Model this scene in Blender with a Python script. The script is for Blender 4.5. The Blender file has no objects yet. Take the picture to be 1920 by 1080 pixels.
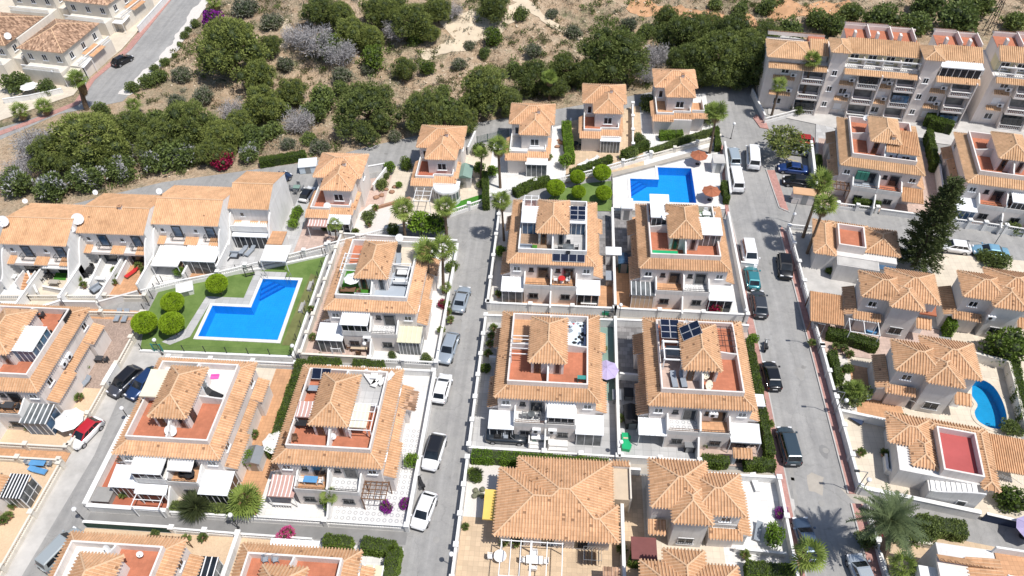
import bpy, math, random
import numpy as np
from mathutils import Vector, Matrix
random.seed(7); NR = np.random.RandomState(11)
S = bpy.context.scene; COL = S.collection; R = math.radians
# ------------------------------------------------------------------ camera
CAM_H, FPX = 70.0, 1378.0
PIT, YAW, ROL = R(46.79), R(-5.19), R(1.35)
def cam_axes():
    cp, sp, cy, sy = math.cos(PIT), math.sin(PIT), math.cos(YAW), math.sin(YAW)
    fh = Vector((sy, cy, 0)); r = Vector((cy, -sy, 0)); up = Vector((0, 0, 1))
    f = fh*cp - up*sp; d = -(fh*sp + up*cp); c, s = math.cos(ROL), math.sin(ROL)
    return c*r + s*d, -s*r + c*d, f
AX, AD, AF = cam_axes()
cam = bpy.data.cameras.new('camera'); cam.sensor_width = 36; cam.lens = 36*FPX/1920; cam.clip_end = 2000; cam.clip_start = 1
co = bpy.data.objects.new('camera', cam); COL.objects.link(co); S.camera = co
m = Matrix.Identity(4)
for i in range(3):
    m[i][0] = AX[i]; m[i][1] = -AD[i]; m[i][2] = -AF[i]
m[2][3] = CAM_H; co.matrix_world = m
# ------------------------------------------------------------------ light
SUNV = Vector((0.43, -0.21, 1.0)).normalized()       # towards the sun
w = bpy.data.worlds.new('World'); S.world = w; w.use_nodes = True
nt = w.node_tree; bg = nt.nodes['Background']; sky = nt.nodes.new('ShaderNodeTexSky'); sky.sky_type = 'NISHITA'; sky.sun_disc = False
sky.sun_elevation = math.asin(SUNV.z); sky.sun_rotation = math.atan2(SUNV.x, SUNV.y); sky.air_density = 1.0; sky.dust_density = 1.0; sky.ozone_density = 1.0
nt.links.new(sky.outputs[0], bg.inputs[0]); bg.inputs[1].default_value = 0.12
sl = bpy.data.lights.new('sun', 'SUN'); sl.energy = 4.6; sl.angle = R(0.53); sl.color = (1, .965, .91)
so = bpy.data.objects.new('sun', sl); COL.objects.link(so); so.rotation_euler = SUNV.to_track_quat('Z', 'Y').to_euler()
S.view_settings.view_transform = 'Standard'; S.view_settings.look = 'None'; S.view_settings.exposure = 0.06; S.view_settings.gamma = 1
S.view_settings.use_curve_mapping = False
S.cycles.max_bounces = 6; S.cycles.diffuse_bounces = 3; S.cycles.transparent_max_bounces = 6; S.cycles.use_denoising = True
# ------------------------------------------------------------------ terrain (level town, a scrubby gully and bank behind it)
def sst(a, b, x):
    t = min(1, max(0, (x-a)/(b-a))); return t*t*(3-2*t)
def road_edge(x):                       # northern edge of the lane behind the houses
    return np.interp(x, [-130, -95, -71, -61, -47, -38, -32, -16, -5, 6, 24, 33, 70, 130], [58, 66, 79.5, 84.5, 88.6, 91.3, 94.8, 102.2, 106, 110, 117, 121, 124, 128])
def terr(x, y):
    e = float(road_edge(x)); d = y-e-2.0
    if d <= 0: return 0.0
    wl = sst(-66, -52, x)             # the western street stands level again
    dip = -2.2*sst(0, 14, d)*(1-sst(14, 34, d))
    rise = 5.5*sst(26, 60, d)+0.10*max(0, d-50)
    n = .45*math.sin(x*.31+y*.17)+.4*math.sin(x*.13-y*.29+1.3)+.25*math.sin(x*.7+y*.53)
    return ((dip+rise)*1.0+n*sst(0, 8, d))*wl
def ray(px, py):
    return AX*((px-960)/FPX)+AD*((py-540)/FPX)+AF
def G(px, py, z=0.0):                   # point of the level town floor (or of the level z) seen at a place of the survey picture
    d = ray(px, py); t = (z-CAM_H)/d.z; return Vector((d.x*t, d.y*t, z))
def GT(px, py):                         # the same on the sloping scrubland
    d = ray(px, py); z = 0.0
    for _ in range(12):
        t = (z-CAM_H)/d.z; z = .5*z+.5*terr(d.x*t, d.y*t)
    return Vector((d.x*t, d.y*t, terr(d.x*t, d.y*t)))
# ------------------------------------------------------------------ materials
MATS = {}
def _noise(nt, scale, detail=3, rough=.6, vec=None):
    n = nt.nodes.new('ShaderNodeTexNoise'); n.inputs['Scale'].default_value = scale; n.inputs['Detail'].default_value = detail; n.inputs['Roughness'].default_value = rough
    if vec is not None: nt.links.new(vec, n.inputs['Vector'])
    return n
def _ramp(nt, src, p0, p1, c0, c1):
    r = nt.nodes.new('ShaderNodeValToRGB'); nt.links.new(src, r.inputs[0]); e = r.color_ramp.elements
    e[0].position = p0; e[1].position = p1; e[0].color = (*c0, 1); e[1].color = (*c1, 1); return r
def _mix(nt, f, a, b, mode='MIX'):
    x = nt.nodes.new('ShaderNodeMix'); x.data_type = 'RGBA'; x.blend_type = mode
    for k, v in ((0, f), (6, a), (7, b)):
        if hasattr(v, 'is_output'): nt.links.new(v, x.inputs[k])
        elif k == 0: x.inputs[0].default_value = v
        else: x.inputs[k].default_value = (*v, 1)
    return x.outputs[2]
def _math(nt, op, a, b=0.0):
    x = nt.nodes.new('ShaderNodeMath'); x.operation = op
    for k, v in ((0, a), (1, b)):
        if hasattr(v, 'is_output'): nt.links.new(v, x.inputs[k])
        else: x.inputs[k].default_value = v
    return x.outputs[0]
def sc(c, k): return tuple(min(1, v*k) for v in c)
def base(name):
    m = bpy.data.materials.new(name); m.use_nodes = True; MATS[name] = m
    return m, m.node_tree, m.node_tree.nodes['Principled BSDF']
def world_pos(nt):
    return nt.nodes.new('ShaderNodeNewGeometry').outputs['Position']
def mat(name, c, rough=.85, var=.12, scale=1.2, bump=.0, bscale=8, c2=None, stain=0, spec=.3, metal=0, rnd=0, streak=0):
    if name in MATS: return MATS[name]
    m, nt, b = base(name); b.inputs['Roughness'].default_value = rough; b.inputs['Specular IOR Level'].default_value = spec; b.inputs['Metallic'].default_value = metal
    p = world_pos(nt)
    n = _noise(nt, scale, 5, .65, p)
    r = _ramp(nt, n.outputs[0], .3, .72, sc(c, 1-var), c2 or sc(c, 1+var)); out = r.outputs[0]
    if stain:
        n2 = _noise(nt, .23, 6, .7, p); r2 = _ramp(nt, n2.outputs[0], .42, .68, (1, 1, 1), (1-stain,)*3)
        out = _mix(nt, 1.0, out, r2.outputs[0], 'MULTIPLY')
    if streak:
        mp = nt.nodes.new('ShaderNodeMapping'); mp.inputs['Scale'].default_value = (2.6, 2.6, .22); nt.links.new(p, mp.inputs[0]); n5 = _noise(nt, 1.0, 6, .75, mp.outputs[0]); r5 = _ramp(nt, n5.outputs[0], .5, .74, (1, 1, 1), (1-streak, 1-streak*1.05, 1-streak*1.15))
        out = _mix(nt, 1.0, out, r5.outputs[0], 'MULTIPLY')
    if rnd:
        oi = nt.nodes.new('ShaderNodeObjectInfo'); r3 = _ramp(nt, oi.outputs['Random'], 0, 1, (1-rnd,)*3, (1+rnd,)*3)
        out = _mix(nt, 1.0, out, r3.outputs[0], 'MULTIPLY')
    nt.links.new(out, b.inputs['Base Color'])
    if bump:
        n3 = _noise(nt, bscale, 3, .6, p); bp = nt.nodes.new('ShaderNodeBump'); bp.inputs['Strength'].default_value = bump; bp.inputs['Distance'].default_value = .05
        nt.links.new(n3.outputs[0], bp.inputs['Height']); nt.links.new(bp.outputs[0], b.inputs['Normal'])
    return m
def tile_mat(name, c, dark, dots=.985, mott=None):
    m, nt, b = base(name); b.inputs['Roughness'].default_value = .82; b.inputs['Specular IOR Level'].default_value = .25
    uv = nt.nodes.new('ShaderNodeUVMap'); sep = nt.nodes.new('ShaderNodeSeparateXYZ'); nt.links.new(uv.outputs[0], sep.inputs[0])
    fu = _math(nt, 'FLOOR', sep.outputs[0]); fv = _math(nt, 'FLOOR', sep.outputs[1])
    cb = nt.nodes.new('ShaderNodeCombineXYZ'); nt.links.new(fu, cb.inputs[0]); nt.links.new(fv, cb.inputs[1])
    oi = nt.nodes.new('ShaderNodeObjectInfo'); nt.links.new(_math(nt, 'MULTIPLY', oi.outputs['Random'], 91.0), cb.inputs[2])
    wn = nt.nodes.new('ShaderNodeTexWhiteNoise'); wn.noise_dimensions = '3D'; nt.links.new(cb.outputs[0], wn.inputs['Vector'])
    r = _ramp(nt, wn.outputs['Value'], 0, 1, sc(c, .9), sc(c, 1.1)) if not mott else _ramp(nt, wn.outputs['Value'], .1, .9, mott, sc(c, 1.15))
    p = world_pos(nt); n = _noise(nt, .55, 5, .65, p); r2 = _ramp(nt, n.outputs[0], .35, .7, (.88, .86, .84), (1.06, 1.06, 1.06))
    out = _mix(nt, 1.0, r.outputs[0], r2.outputs[0], 'MULTIPLY')
    r6 = _ramp(nt, oi.outputs['Random'], 0, 1, (.90, .89, .88), (1.07, 1.07, 1.08)); out = _mix(nt, 1.0, out, r6.outputs[0], 'MULTIPLY')
    n7 = _noise(nt, .28, 7, .75, p); r7 = _ramp(nt, n7.outputs[0], .54, .72, (1, 1, 1), (.74, .70, .66)); out = _mix(nt, 1.0, out, r7.outputs[0], 'MULTIPLY')
    # lower lip of each course is darker
    fr = _math(nt, 'FRACT', sep.outputs[1]); lip = _math(nt, 'LESS_THAN', fr, .13)
    out = _mix(nt, _math(nt, 'MULTIPLY', lip, .2), out, dark)
    dt = _math(nt, 'GREATER_THAN', wn.outputs['Value'], dots); h = _math(nt, 'MULTIPLY', dt, _math(nt, 'LESS_THAN', _math(nt, 'ABSOLUTE', _math(nt, 'SUBTRACT', fr, .4)), .3))
    out = _mix(nt, _math(nt, 'MULTIPLY', h, .75), out, (.16, .085, .05))
    nt.links.new(out, b.inputs['Base Color'])
    bp = nt.nodes.new('ShaderNodeBump'); bp.inputs['Strength'].default_value = .3; bp.inputs['Distance'].default_value = .03
    nt.links.new(_math(nt, 'SUBTRACT', 1.0, fr), bp.inputs['Height']); nt.links.new(bp.outputs[0], b.inputs['Normal'])
    return m
def paving_mat(name, c, joint, size=.5, var=.1, rough=.8, off=0.0, stain=.12):
    m, nt, b = base(name); b.inputs['Roughness'].default_value = rough; b.inputs['Specular IOR Level'].default_value = .3
    p = world_pos(nt); br = nt.nodes.new('ShaderNodeTexBrick'); nt.links.new(p, br.inputs['Vector'])
    br.inputs['Scale'].default_value = 1/size; br.inputs['Color1'].default_value = (*sc(c, 1-var), 1); br.inputs['Color2'].default_value = (*sc(c, 1+var), 1); br.inputs['Mortar'].default_value = (*joint, 1)
    br.inputs['Mortar Size'].default_value = .025; br.inputs['Brick Width'].default_value = 1; br.inputs['Row Height'].default_value = 1; br.offset = off
    n = _noise(nt, .5, 6, .7, p); r2 = _ramp(nt, n.outputs[0], .35, .7, (1-stain,)*3, (1.04,)*3)
    nt.links.new(_mix(nt, 1.0, br.outputs[0], r2.outputs[0], 'MULTIPLY'), b.inputs['Base Color']); return m
def ring_tile_mat(name):                # white tiles with a printed grey ring on each
    m, nt, b = base(name); b.inputs['Roughness'].default_value = .5
    p = world_pos(nt); sep = nt.nodes.new('ShaderNodeSeparateXYZ'); nt.links.new(p, sep.inputs[0])
    def cell(o): return _math(nt, 'SUBTRACT', _math(nt, 'FRACT', _math(nt, 'MULTIPLY', o, 1/.62)), .5)
    a, c = cell(sep.outputs[0]), cell(sep.outputs[1]); rr = _math(nt, 'SQRT', _math(nt, 'ADD', _math(nt, 'MULTIPLY', a, a), _math(nt, 'MULTIPLY', c, c)))
    on = _math(nt, 'LESS_THAN', _math(nt, 'ABSOLUTE', _math(nt, 'SUBTRACT', rr, .27)), .06)
    n = _noise(nt, 1.2, 5, .6, p); r2 = _ramp(nt, n.outputs[0], .3, .7, (.9, .9, .9), (1, 1, 1))
    o = _mix(nt, _math(nt, 'MULTIPLY', on, .8), (.66, .65, .64), (.30, .31, .33))
    nt.links.new(_mix(nt, 1.0, o, r2.outputs[0], 'MULTIPLY'), b.inputs['Base Color']); return m
def leaf_mat(name, c1, c2, rnd=.18, tr=.25):
    m, nt, b = base(name); b.inputs['Roughness'].default_value = .6; b.inputs['Specular IOR Level'].default_value = .25
    p = world_pos(nt); n = _noise(nt, .9, 4, .7, p); n2 = _noise(nt, 7, 2, .6, p)
    f = _math(nt, 'ADD', _math(nt, 'MULTIPLY', n.outputs[0], .6), _math(nt, 'MULTIPLY', n2.outputs[0], .4))
    r = _ramp(nt, f, .36, .64, c1, c2); oi = nt.nodes.new('ShaderNodeObjectInfo')
    r3 = _ramp(nt, oi.outputs['Random'], 0, 1, (1-rnd*.9, 1-rnd*.95, 1-rnd*.3), (1+rnd, 1+rnd*.6, 1+rnd*1.2)); out = _mix(nt, 1.0, r.outputs[0], r3.outputs[0], 'MULTIPLY')
    nt.links.new(out, b.inputs['Base Color'])
    t = nt.nodes.new('ShaderNodeBsdfTranslucent'); nt.links.new(out, t.inputs[0]); mx = nt.nodes.new('ShaderNodeMixShader'); mx.inputs[0].default_value = tr
    nt.links.new(b.outputs[0], mx.inputs[1]); nt.links.new(t.outputs[0], mx.inputs[2]); nt.links.new(mx.outputs[0], nt.nodes['Material Output'].inputs[0]); return m
def glass_mat(name, c, rough=.06):
    m, nt, b = base(name); b.inputs['Base Color'].default_value = (*c, 1); b.inputs['Roughness'].default_value = rough; b.inputs['Specular IOR Level'].default_value = .6
    n = _noise(nt, .8, 2, .5, world_pos(nt)); nt.links.new(_ramp(nt, n.outputs[0], .35, .65, sc(c, .6), sc(c, 1.5)).outputs[0], b.inputs['Base Color']); return m
def paint_mat(name, c, rough=.28, metal=.0):
    m, nt, b = base(name); b.inputs['Base Color'].default_value = (*c, 1); b.inputs['Roughness'].default_value = rough; b.inputs['Metallic'].default_value = metal
    b.inputs['Coat Weight'].default_value = .6; b.inputs['Coat Roughness'].default_value = .06; return m

mat('white', (.76, .75, .73), .8, .05, .8, stain=.1, streak=.2); mat('white_clean', (.8, .8, .8), .55, .03); mat('cream', (.70, .65, .57), .85, .05, .7, stain=.1, streak=.16)
mat('pinkish', (.75, .685, .64), .85, .05, .6, stain=.1, streak=.18); mat('render_grey', (.67, .645, .62), .85, .06, .6, stain=.1, streak=.18); mat('pale_blue', (.60, .68, .74), .8, .05)
mat('yellow_wall', (.66, .60, .40), .85, .05, stain=.1)
for n_, c_, d_, t_, m_ in (('tile', (.65, .415, .25), (.29, .15, .075), .975, None), ('tile_light', (.70, .44, .265), (.41, .22, .12), .985, None), ('tile_plain', (.65, .405, .235), (.45, .265, .16), .997, None), ('tile_yellow', (.66, .44, .265), (.36, .21, .11), .99, None), ('tile_old', (.55, .38, .27), (.2, .12, .08), .97, (.24, .15, .10))):
    tile_mat(n_, c_, d_, t_, m_); k_ = .85 if n_ in ('tile_plain', 'tile_old') else .79; tile_mat(n_+'_channel', (c_[0]*k_, c_[1]*k_*.92, c_[2]*k_*.85), d_, t_, m_)      # under-tiles darkened: some dirt, plus groove shade put into the colour
mat('ridge', (.64, .43, .27), .85, .08, 4)
paving_mat('terracotta', (.50, .185, .105), (.43, .165, .10), .33, .06, .8, stain=.26); mat('terracotta_dark', (.40, .13, .075), .8, .1, .7, stain=.15); mat('crimson_floor', (.42, .09, .085), .7, .08, .6, stain=.1)
paving_mat('orange_paving', (.55, .31, .17), (.35, .18, .1), .4); paving_mat('sand_paving', (.58, .44, .30), (.44, .33, .23), .5); paving_mat('pink_paving', (.52, .39, .33), (.38, .28, .24), .4)
paving_mat('grey_paving', (.46, .455, .45), (.34, .34, .34), .9); paving_mat('white_paving', (.70, .685, .66), (.55, .54, .53), .6, .05); paving_mat('cream_paving', (.64, .56, .45), (.52, .45, .36), .7, .05)
paving_mat('slate_paving', (.22, .21, .21), (.12, .12, .12), .6, .3, off=.5); paving_mat('red_pavement', (.45, .245, .21), (.32, .18, .16), .3, .12, off=.5)
paving_mat('wood_deck', (.36, .25, .17), (.17, .12, .08), .3, .12); paving_mat('brown_gravel', (.36, .27, .22), (.3, .22, .18), .15, .2, off=.5); ring_tile_mat('ring_tiles')
mat('gravel_white', (.62, .58, .54), .9, .18, 9, bump=.3, bscale=14); mat('gravel_yellow', (.62, .46, .31), .9, .12, 6, bump=.3, bscale=14, stain=.12); mat('bluegrey_floor', (.36, .40, .45), .7, .06, .8)
def asphalt_mat():
    m, nt, b = base('asphalt'); b.inputs['Roughness'].default_value = .88; b.inputs['Specular IOR Level'].default_value = .25; p = world_pos(nt)
    n1 = _noise(nt, .16, 6, .7, p); n2 = _noise(nt, 1.1, 6, .75, p); n3 = _noise(nt, 18, 2, .6, p); o = _ramp(nt, n1.outputs[0], .3, .7, (.285, .28, .272), (.365, .357, .343)).outputs[0]
    o = _mix(nt, 1.0, o, _ramp(nt, n2.outputs[0], .34, .68, (.86, .86, .87), (1.07, 1.06, 1.05)).outputs[0], 'MULTIPLY'); o = _mix(nt, 1.0, o, _ramp(nt, n3.outputs[0], .3, .7, (.9, .9, .9), (1.08, 1.08, 1.08)).outputs[0], 'MULTIPLY')
    mp = nt.nodes.new('ShaderNodeMapping'); mp.inputs['Scale'].default_value = (1.1, .035, 1); nt.links.new(p, mp.inputs[0]); n4 = _noise(nt, 1.0, 3, .6, mp.outputs[0]); o = _mix(nt, 1.0, o, _ramp(nt, n4.outputs[0], .36, .66, (.88, .88, .88), (1.06, 1.06, 1.06)).outputs[0], 'MULTIPLY')
    n5 = _noise(nt, .7, 2, .5, p); o = _mix(nt, 1.0, o, _ramp(nt, n5.outputs[0], .70, .78, (1, 1, 1), (.72, .71, .70)).outputs[0], 'MULTIPLY')
    vo = nt.nodes.new('ShaderNodeTexVoronoi'); vo.feature = 'DISTANCE_TO_EDGE'; vo.inputs['Scale'].default_value = .22; wp = _noise(nt, .6, 4, .7, p); ad = nt.nodes.new('ShaderNodeVectorMath'); ad.operation = 'MULTIPLY_ADD'; nt.links.new(wp.outputs[1], ad.inputs[0]); ad.inputs[1].default_value = (1.6, 1.6, 0); nt.links.new(p, ad.inputs[2]); nt.links.new(ad.outputs[0], vo.inputs['Vector'])
    o = _mix(nt, 1.0, o, _ramp(nt, vo.outputs['Distance'], .002, .009, (.86, .86, .86), (1, 1, 1)).outputs[0], 'MULTIPLY'); nt.links.new(o, b.inputs['Base Color'])
asphalt_mat(); mat('asphalt_dark', (.22, .215, .21), .9, .12, .4, bump=.15, bscale=16, c2=(.27, .265, .26), stain=.12)
mat('concrete', (.50, .48, .455), .9, .12, .6, bump=.15, bscale=9, stain=.22); mat('concrete_tan', (.42, .38, .33), .9, .12, .6, bump=.15, bscale=9, stain=.2)
mat('patch', (.30, .29, .275), .9, .1, 1); mat('line_white', (.5, .5, .49), .8, .25, 3); mat('line_yellow', (.55, .40, .12), .8, .15, 3)
mat('grey_metal', (.32, .33, .34), .4, .05, metal=.6); mat('dark_metal', (.035, .036, .04), .45, .1); mat('green_screen', (.018, .062, .055), .8, .15, 3); mat('green_awning', (.05, .2, .15), .8, .1)
mat('black_plastic', (.022, .022, .024), .6, .1); mat('wicker', (.05, .052, .058), .8, .2, 30); mat('wood', (.17, .09, .05), .7, .2, 12); mat('wood_light', (.35, .23, .13), .7, .2, 12)
mat('fabric_white', (.76, .75, .73), .9, .04); mat('fabric_cream', (.68, .63, .50), .9, .05); mat('fabric_grey', (.27, .30, .34), .9, .1); mat('fabric_navy', (.03, .045, .09), .85, .1); mat('fabric_rust', (.36, .13, .07), .9, .1)
mat('fabric_lilac', (.44, .38, .58), .9, .06); mat('fabric_yellow', (.72, .50, .13), .9, .05); mat('fabric_red', (.5, .03, .03), .8, .08); mat('fabric_blue', (.10, .28, .52), .85, .1); mat('fabric_beige', (.55, .44, .32), .9, .07)
mat('plastic_white', (.78, .78, .78), .45, .03); mat('plastic_green', (.02, .36, .15), .4, .1); mat('plastic_pink', (.7, .12, .4), .4, .1); mat('plastic_teal', (.05, .25, .22), .5, .1); mat('solar', (.008, .012, .03), .12, .3, 3, spec=.7); mat('solar_frame', (.55, .56, .58), .4, .05)
mat('turf', (.055, .20, .022), .95, .22, 2, bump=.6, bscale=25); mat('lawn', (.12, .20, .045), .95, .2, .5, bump=.7, bscale=30, c2=(.17, .245, .07)); mat('lawn_dry', (.17, .18, .065), .95, .25, .6, bump=.7, bscale=30)
mat('roof_green', (.20, .29, .25), .7, .08); mat('roof_panel', (.74, .76, .78), .45, .04, 1); mat('panel_cream', (.60, .58, .42), .5, .06); mat('roof_maroon', (.18, .065, .06), .7, .1)
mat('bark', (.14, .10, .075), .95, .3, 7, bump=.5, bscale=15); mat('bark_grey', (.38, .35, .32), .95, .15, 6); mat('palm_bark', (.16, .115, .08), .95, .35, 9, bump=.6, bscale=12); mat('dead_frond', (.30, .20, .10), .9, .3, 5)
glass_mat('glass', (.018, .022, .028)); glass_mat('glass_blue', (.05, .10, .17)); glass_mat('glass_grey', (.12, .13, .135), .15); glass_mat('car_glass', (.012, .016, .02), .04); mat('tyre', (.018, .018, .018), .85, .1); mat('rim', (.4, .4, .42), .35, .05, metal=.7)
mat('lamp_red', (.35, .02, .015), .3, .05); mat('lamp_clear', (.7, .7, .72), .15, .03); mat('chimney_cap', (.45, .26, .15), .85, .1, 4)
mat('umber_shade', (.16, .08, .05), .9, .1); mat('stone_rust', (.35, .2, .13), .9, .2, 2, bump=.3); mat('fabric_stripe', (.5, .31, .27), .9, .06)
leaf_mat('pine', (.10, .14, .028), (.29, .345, .085), .24); leaf_mat('pine_deep', (.075, .11, .025), (.21, .26, .062), .2); leaf_mat('pine_dark', (.03, .055, .02), (.07, .1, .035)); leaf_mat('pine_core', (.03, .045, .015), (.05, .07, .022), tr=0)  # core colour: dark hull added inside the crowns to block light
leaf_mat('shrub', (.095, .145, .032), (.22, .285, .075), .24); leaf_mat('shrub_grey', (.14, .16, .10), (.26, .27, .17)); leaf_mat('ball', (.20, .32, .012), (.34, .48, .03), .05); leaf_mat('hedge', (.07, .125, .018), (.16, .23, .035)); leaf_mat('hedge_bright', (.12, .24, .02), (.23, .36, .04)); leaf_mat('olive', (.12, .13, .05), (.22, .22, .09))
leaf_mat('bougain_crimson', (.22, .008, .04), (.36, .02, .075)); leaf_mat('bougain_purple', (.18, .015, .20), (.34, .04, .33)); leaf_mat('bougain_pink', (.50, .05, .18), (.66, .12, .30)); leaf_mat('flower_white', (.45, .47, .42), (.6, .6, .55)); leaf_mat('dry', (.30, .235, .14), (.46, .38, .24), tr=.1); leaf_mat('dead', (.29, .28, .26), (.49, .475, .45), .1, .1)
leaf_mat('palm_leaf', (.11, .18, .03), (.29, .37, .075)); leaf_mat('date_leaf', (.08, .12, .05), (.17, .22, .09)); leaf_mat('dates', (.5, .22, .03), (.62, .3, .05), tr=0); leaf_mat('conifer', (.05, .075, .025), (.13, .165, .05)); leaf_mat('spiky', (.055, .085, .03), (.11, .13, .05))
# water, basin, scrub earth
def water_mat():
    m, nt, b = base('water'); nt.nodes.remove(b); t = nt.nodes.new('ShaderNodeBsdfTransparent'); t.inputs[0].default_value = (.6, .9, .98, 1)
    g = nt.nodes.new('ShaderNodeBsdfGlossy'); g.inputs['Roughness'].default_value = .05; f = nt.nodes.new('ShaderNodeFresnel'); f.inputs[0].default_value = 1.33
    n = _noise(nt, 2.2, 4, .65, world_pos(nt)); bp = nt.nodes.new('ShaderNodeBump'); bp.inputs['Strength'].default_value = .8; bp.inputs['Distance'].default_value = .12; nt.links.new(n.outputs[0], bp.inputs['Height'])
    nt.links.new(bp.outputs[0], f.inputs['Normal']); nt.links.new(bp.outputs[0], g.inputs['Normal']); mx = nt.nodes.new('ShaderNodeMixShader'); nt.links.new(f.outputs[0], mx.inputs[0]); nt.links.new(t.outputs[0], mx.inputs[1]); nt.links.new(g.outputs[0], mx.inputs[2])
    nt.links.new(mx.outputs[0], nt.nodes['Material Output'].inputs[0])
water_mat()
paving_mat('basin', (.03, .34, .74), (.06, .40, .78), .35, .04, .4, stain=.06); paving_mat('basin_teal', (.03, .33, .55), (.05, .38, .6), .35, .04, .4, stain=.1); paving_mat('basin_step', (.01, .17, .55), (.03, .25, .62), .35, .04, .4)
def earth_mat():
    m, nt, b = base('earth'); b.inputs['Roughness'].default_value = .95; b.inputs['Specular IOR Level'].default_value = .1; p = world_pos(nt)
    n1 = _noise(nt, .06, 7, .68, p); n2 = _noise(nt, .35, 7, .8, p); n3 = _noise(nt, 2.4, 6, .8, p); n4 = _noise(nt, .11, 5, .7, p)
    n4.inputs['Distortion'].default_value = .8; n1.inputs['Distortion'].default_value = .5
    r1 = _ramp(nt, n2.outputs[0], .33, .66, (.41, .29, .185), (.70, .56, .42))               # sandy, stony
    r2 = _ramp(nt, n3.outputs[0], .38, .66, (.19, .165, .105), (.38, .33, .22))                # dry grass
    r5 = _ramp(nt, n3.outputs[0], .38, .66, (.12, .13, .07), (.26, .255, .14))                 # greener scrub
    f = _math(nt, 'ADD', _math(nt, 'MULTIPLY', n1.outputs[0], .55), _math(nt, 'MULTIPLY', n2.outputs[0], .5)); fr = _ramp(nt, f, .50, .62, (0, 0, 0), (1, 1, 1))
    o = _mix(nt, fr.outputs[0], r1.outputs[0], r2.outputs[0]); g = _math(nt, 'ADD', _math(nt, 'MULTIPLY', n4.outputs[0], .7), _math(nt, 'MULTIPLY', n2.outputs[0], .35)); gr = _ramp(nt, g, .57, .67, (0, 0, 0), (1, 1, 1))
    o = _mix(nt, gr.outputs[0], o, r5.outputs[0]); r4 = _ramp(nt, n3.outputs[0], .36, .6, (.55, .53, .5), (1.1, 1.08, 1.05)); o = _mix(nt, .8, o, _mix(nt, 1.0, o, r4.outputs[0], 'MULTIPLY'))
    nt.links.new(o, b.inputs['Base Color']); bp = nt.nodes.new('ShaderNodeBump'); bp.inputs['Strength'].default_value = 1.0; bp.inputs['Distance'].default_value = .5
    nt.links.new(_math(nt, 'ADD', n2.outputs[0], _math(nt, 'MULTIPLY', n3.outputs[0], .6)), bp.inputs['Height']); nt.links.new(bp.outputs[0], b.inputs['Normal'])
earth_mat(); mat('track', (.60, .50, .37), .95, .1, .5, bump=.3, bscale=6, stain=.12); mat('clay', (.50, .285, .155), .95, .2, .9, bump=.9, bscale=2.5)
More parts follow.
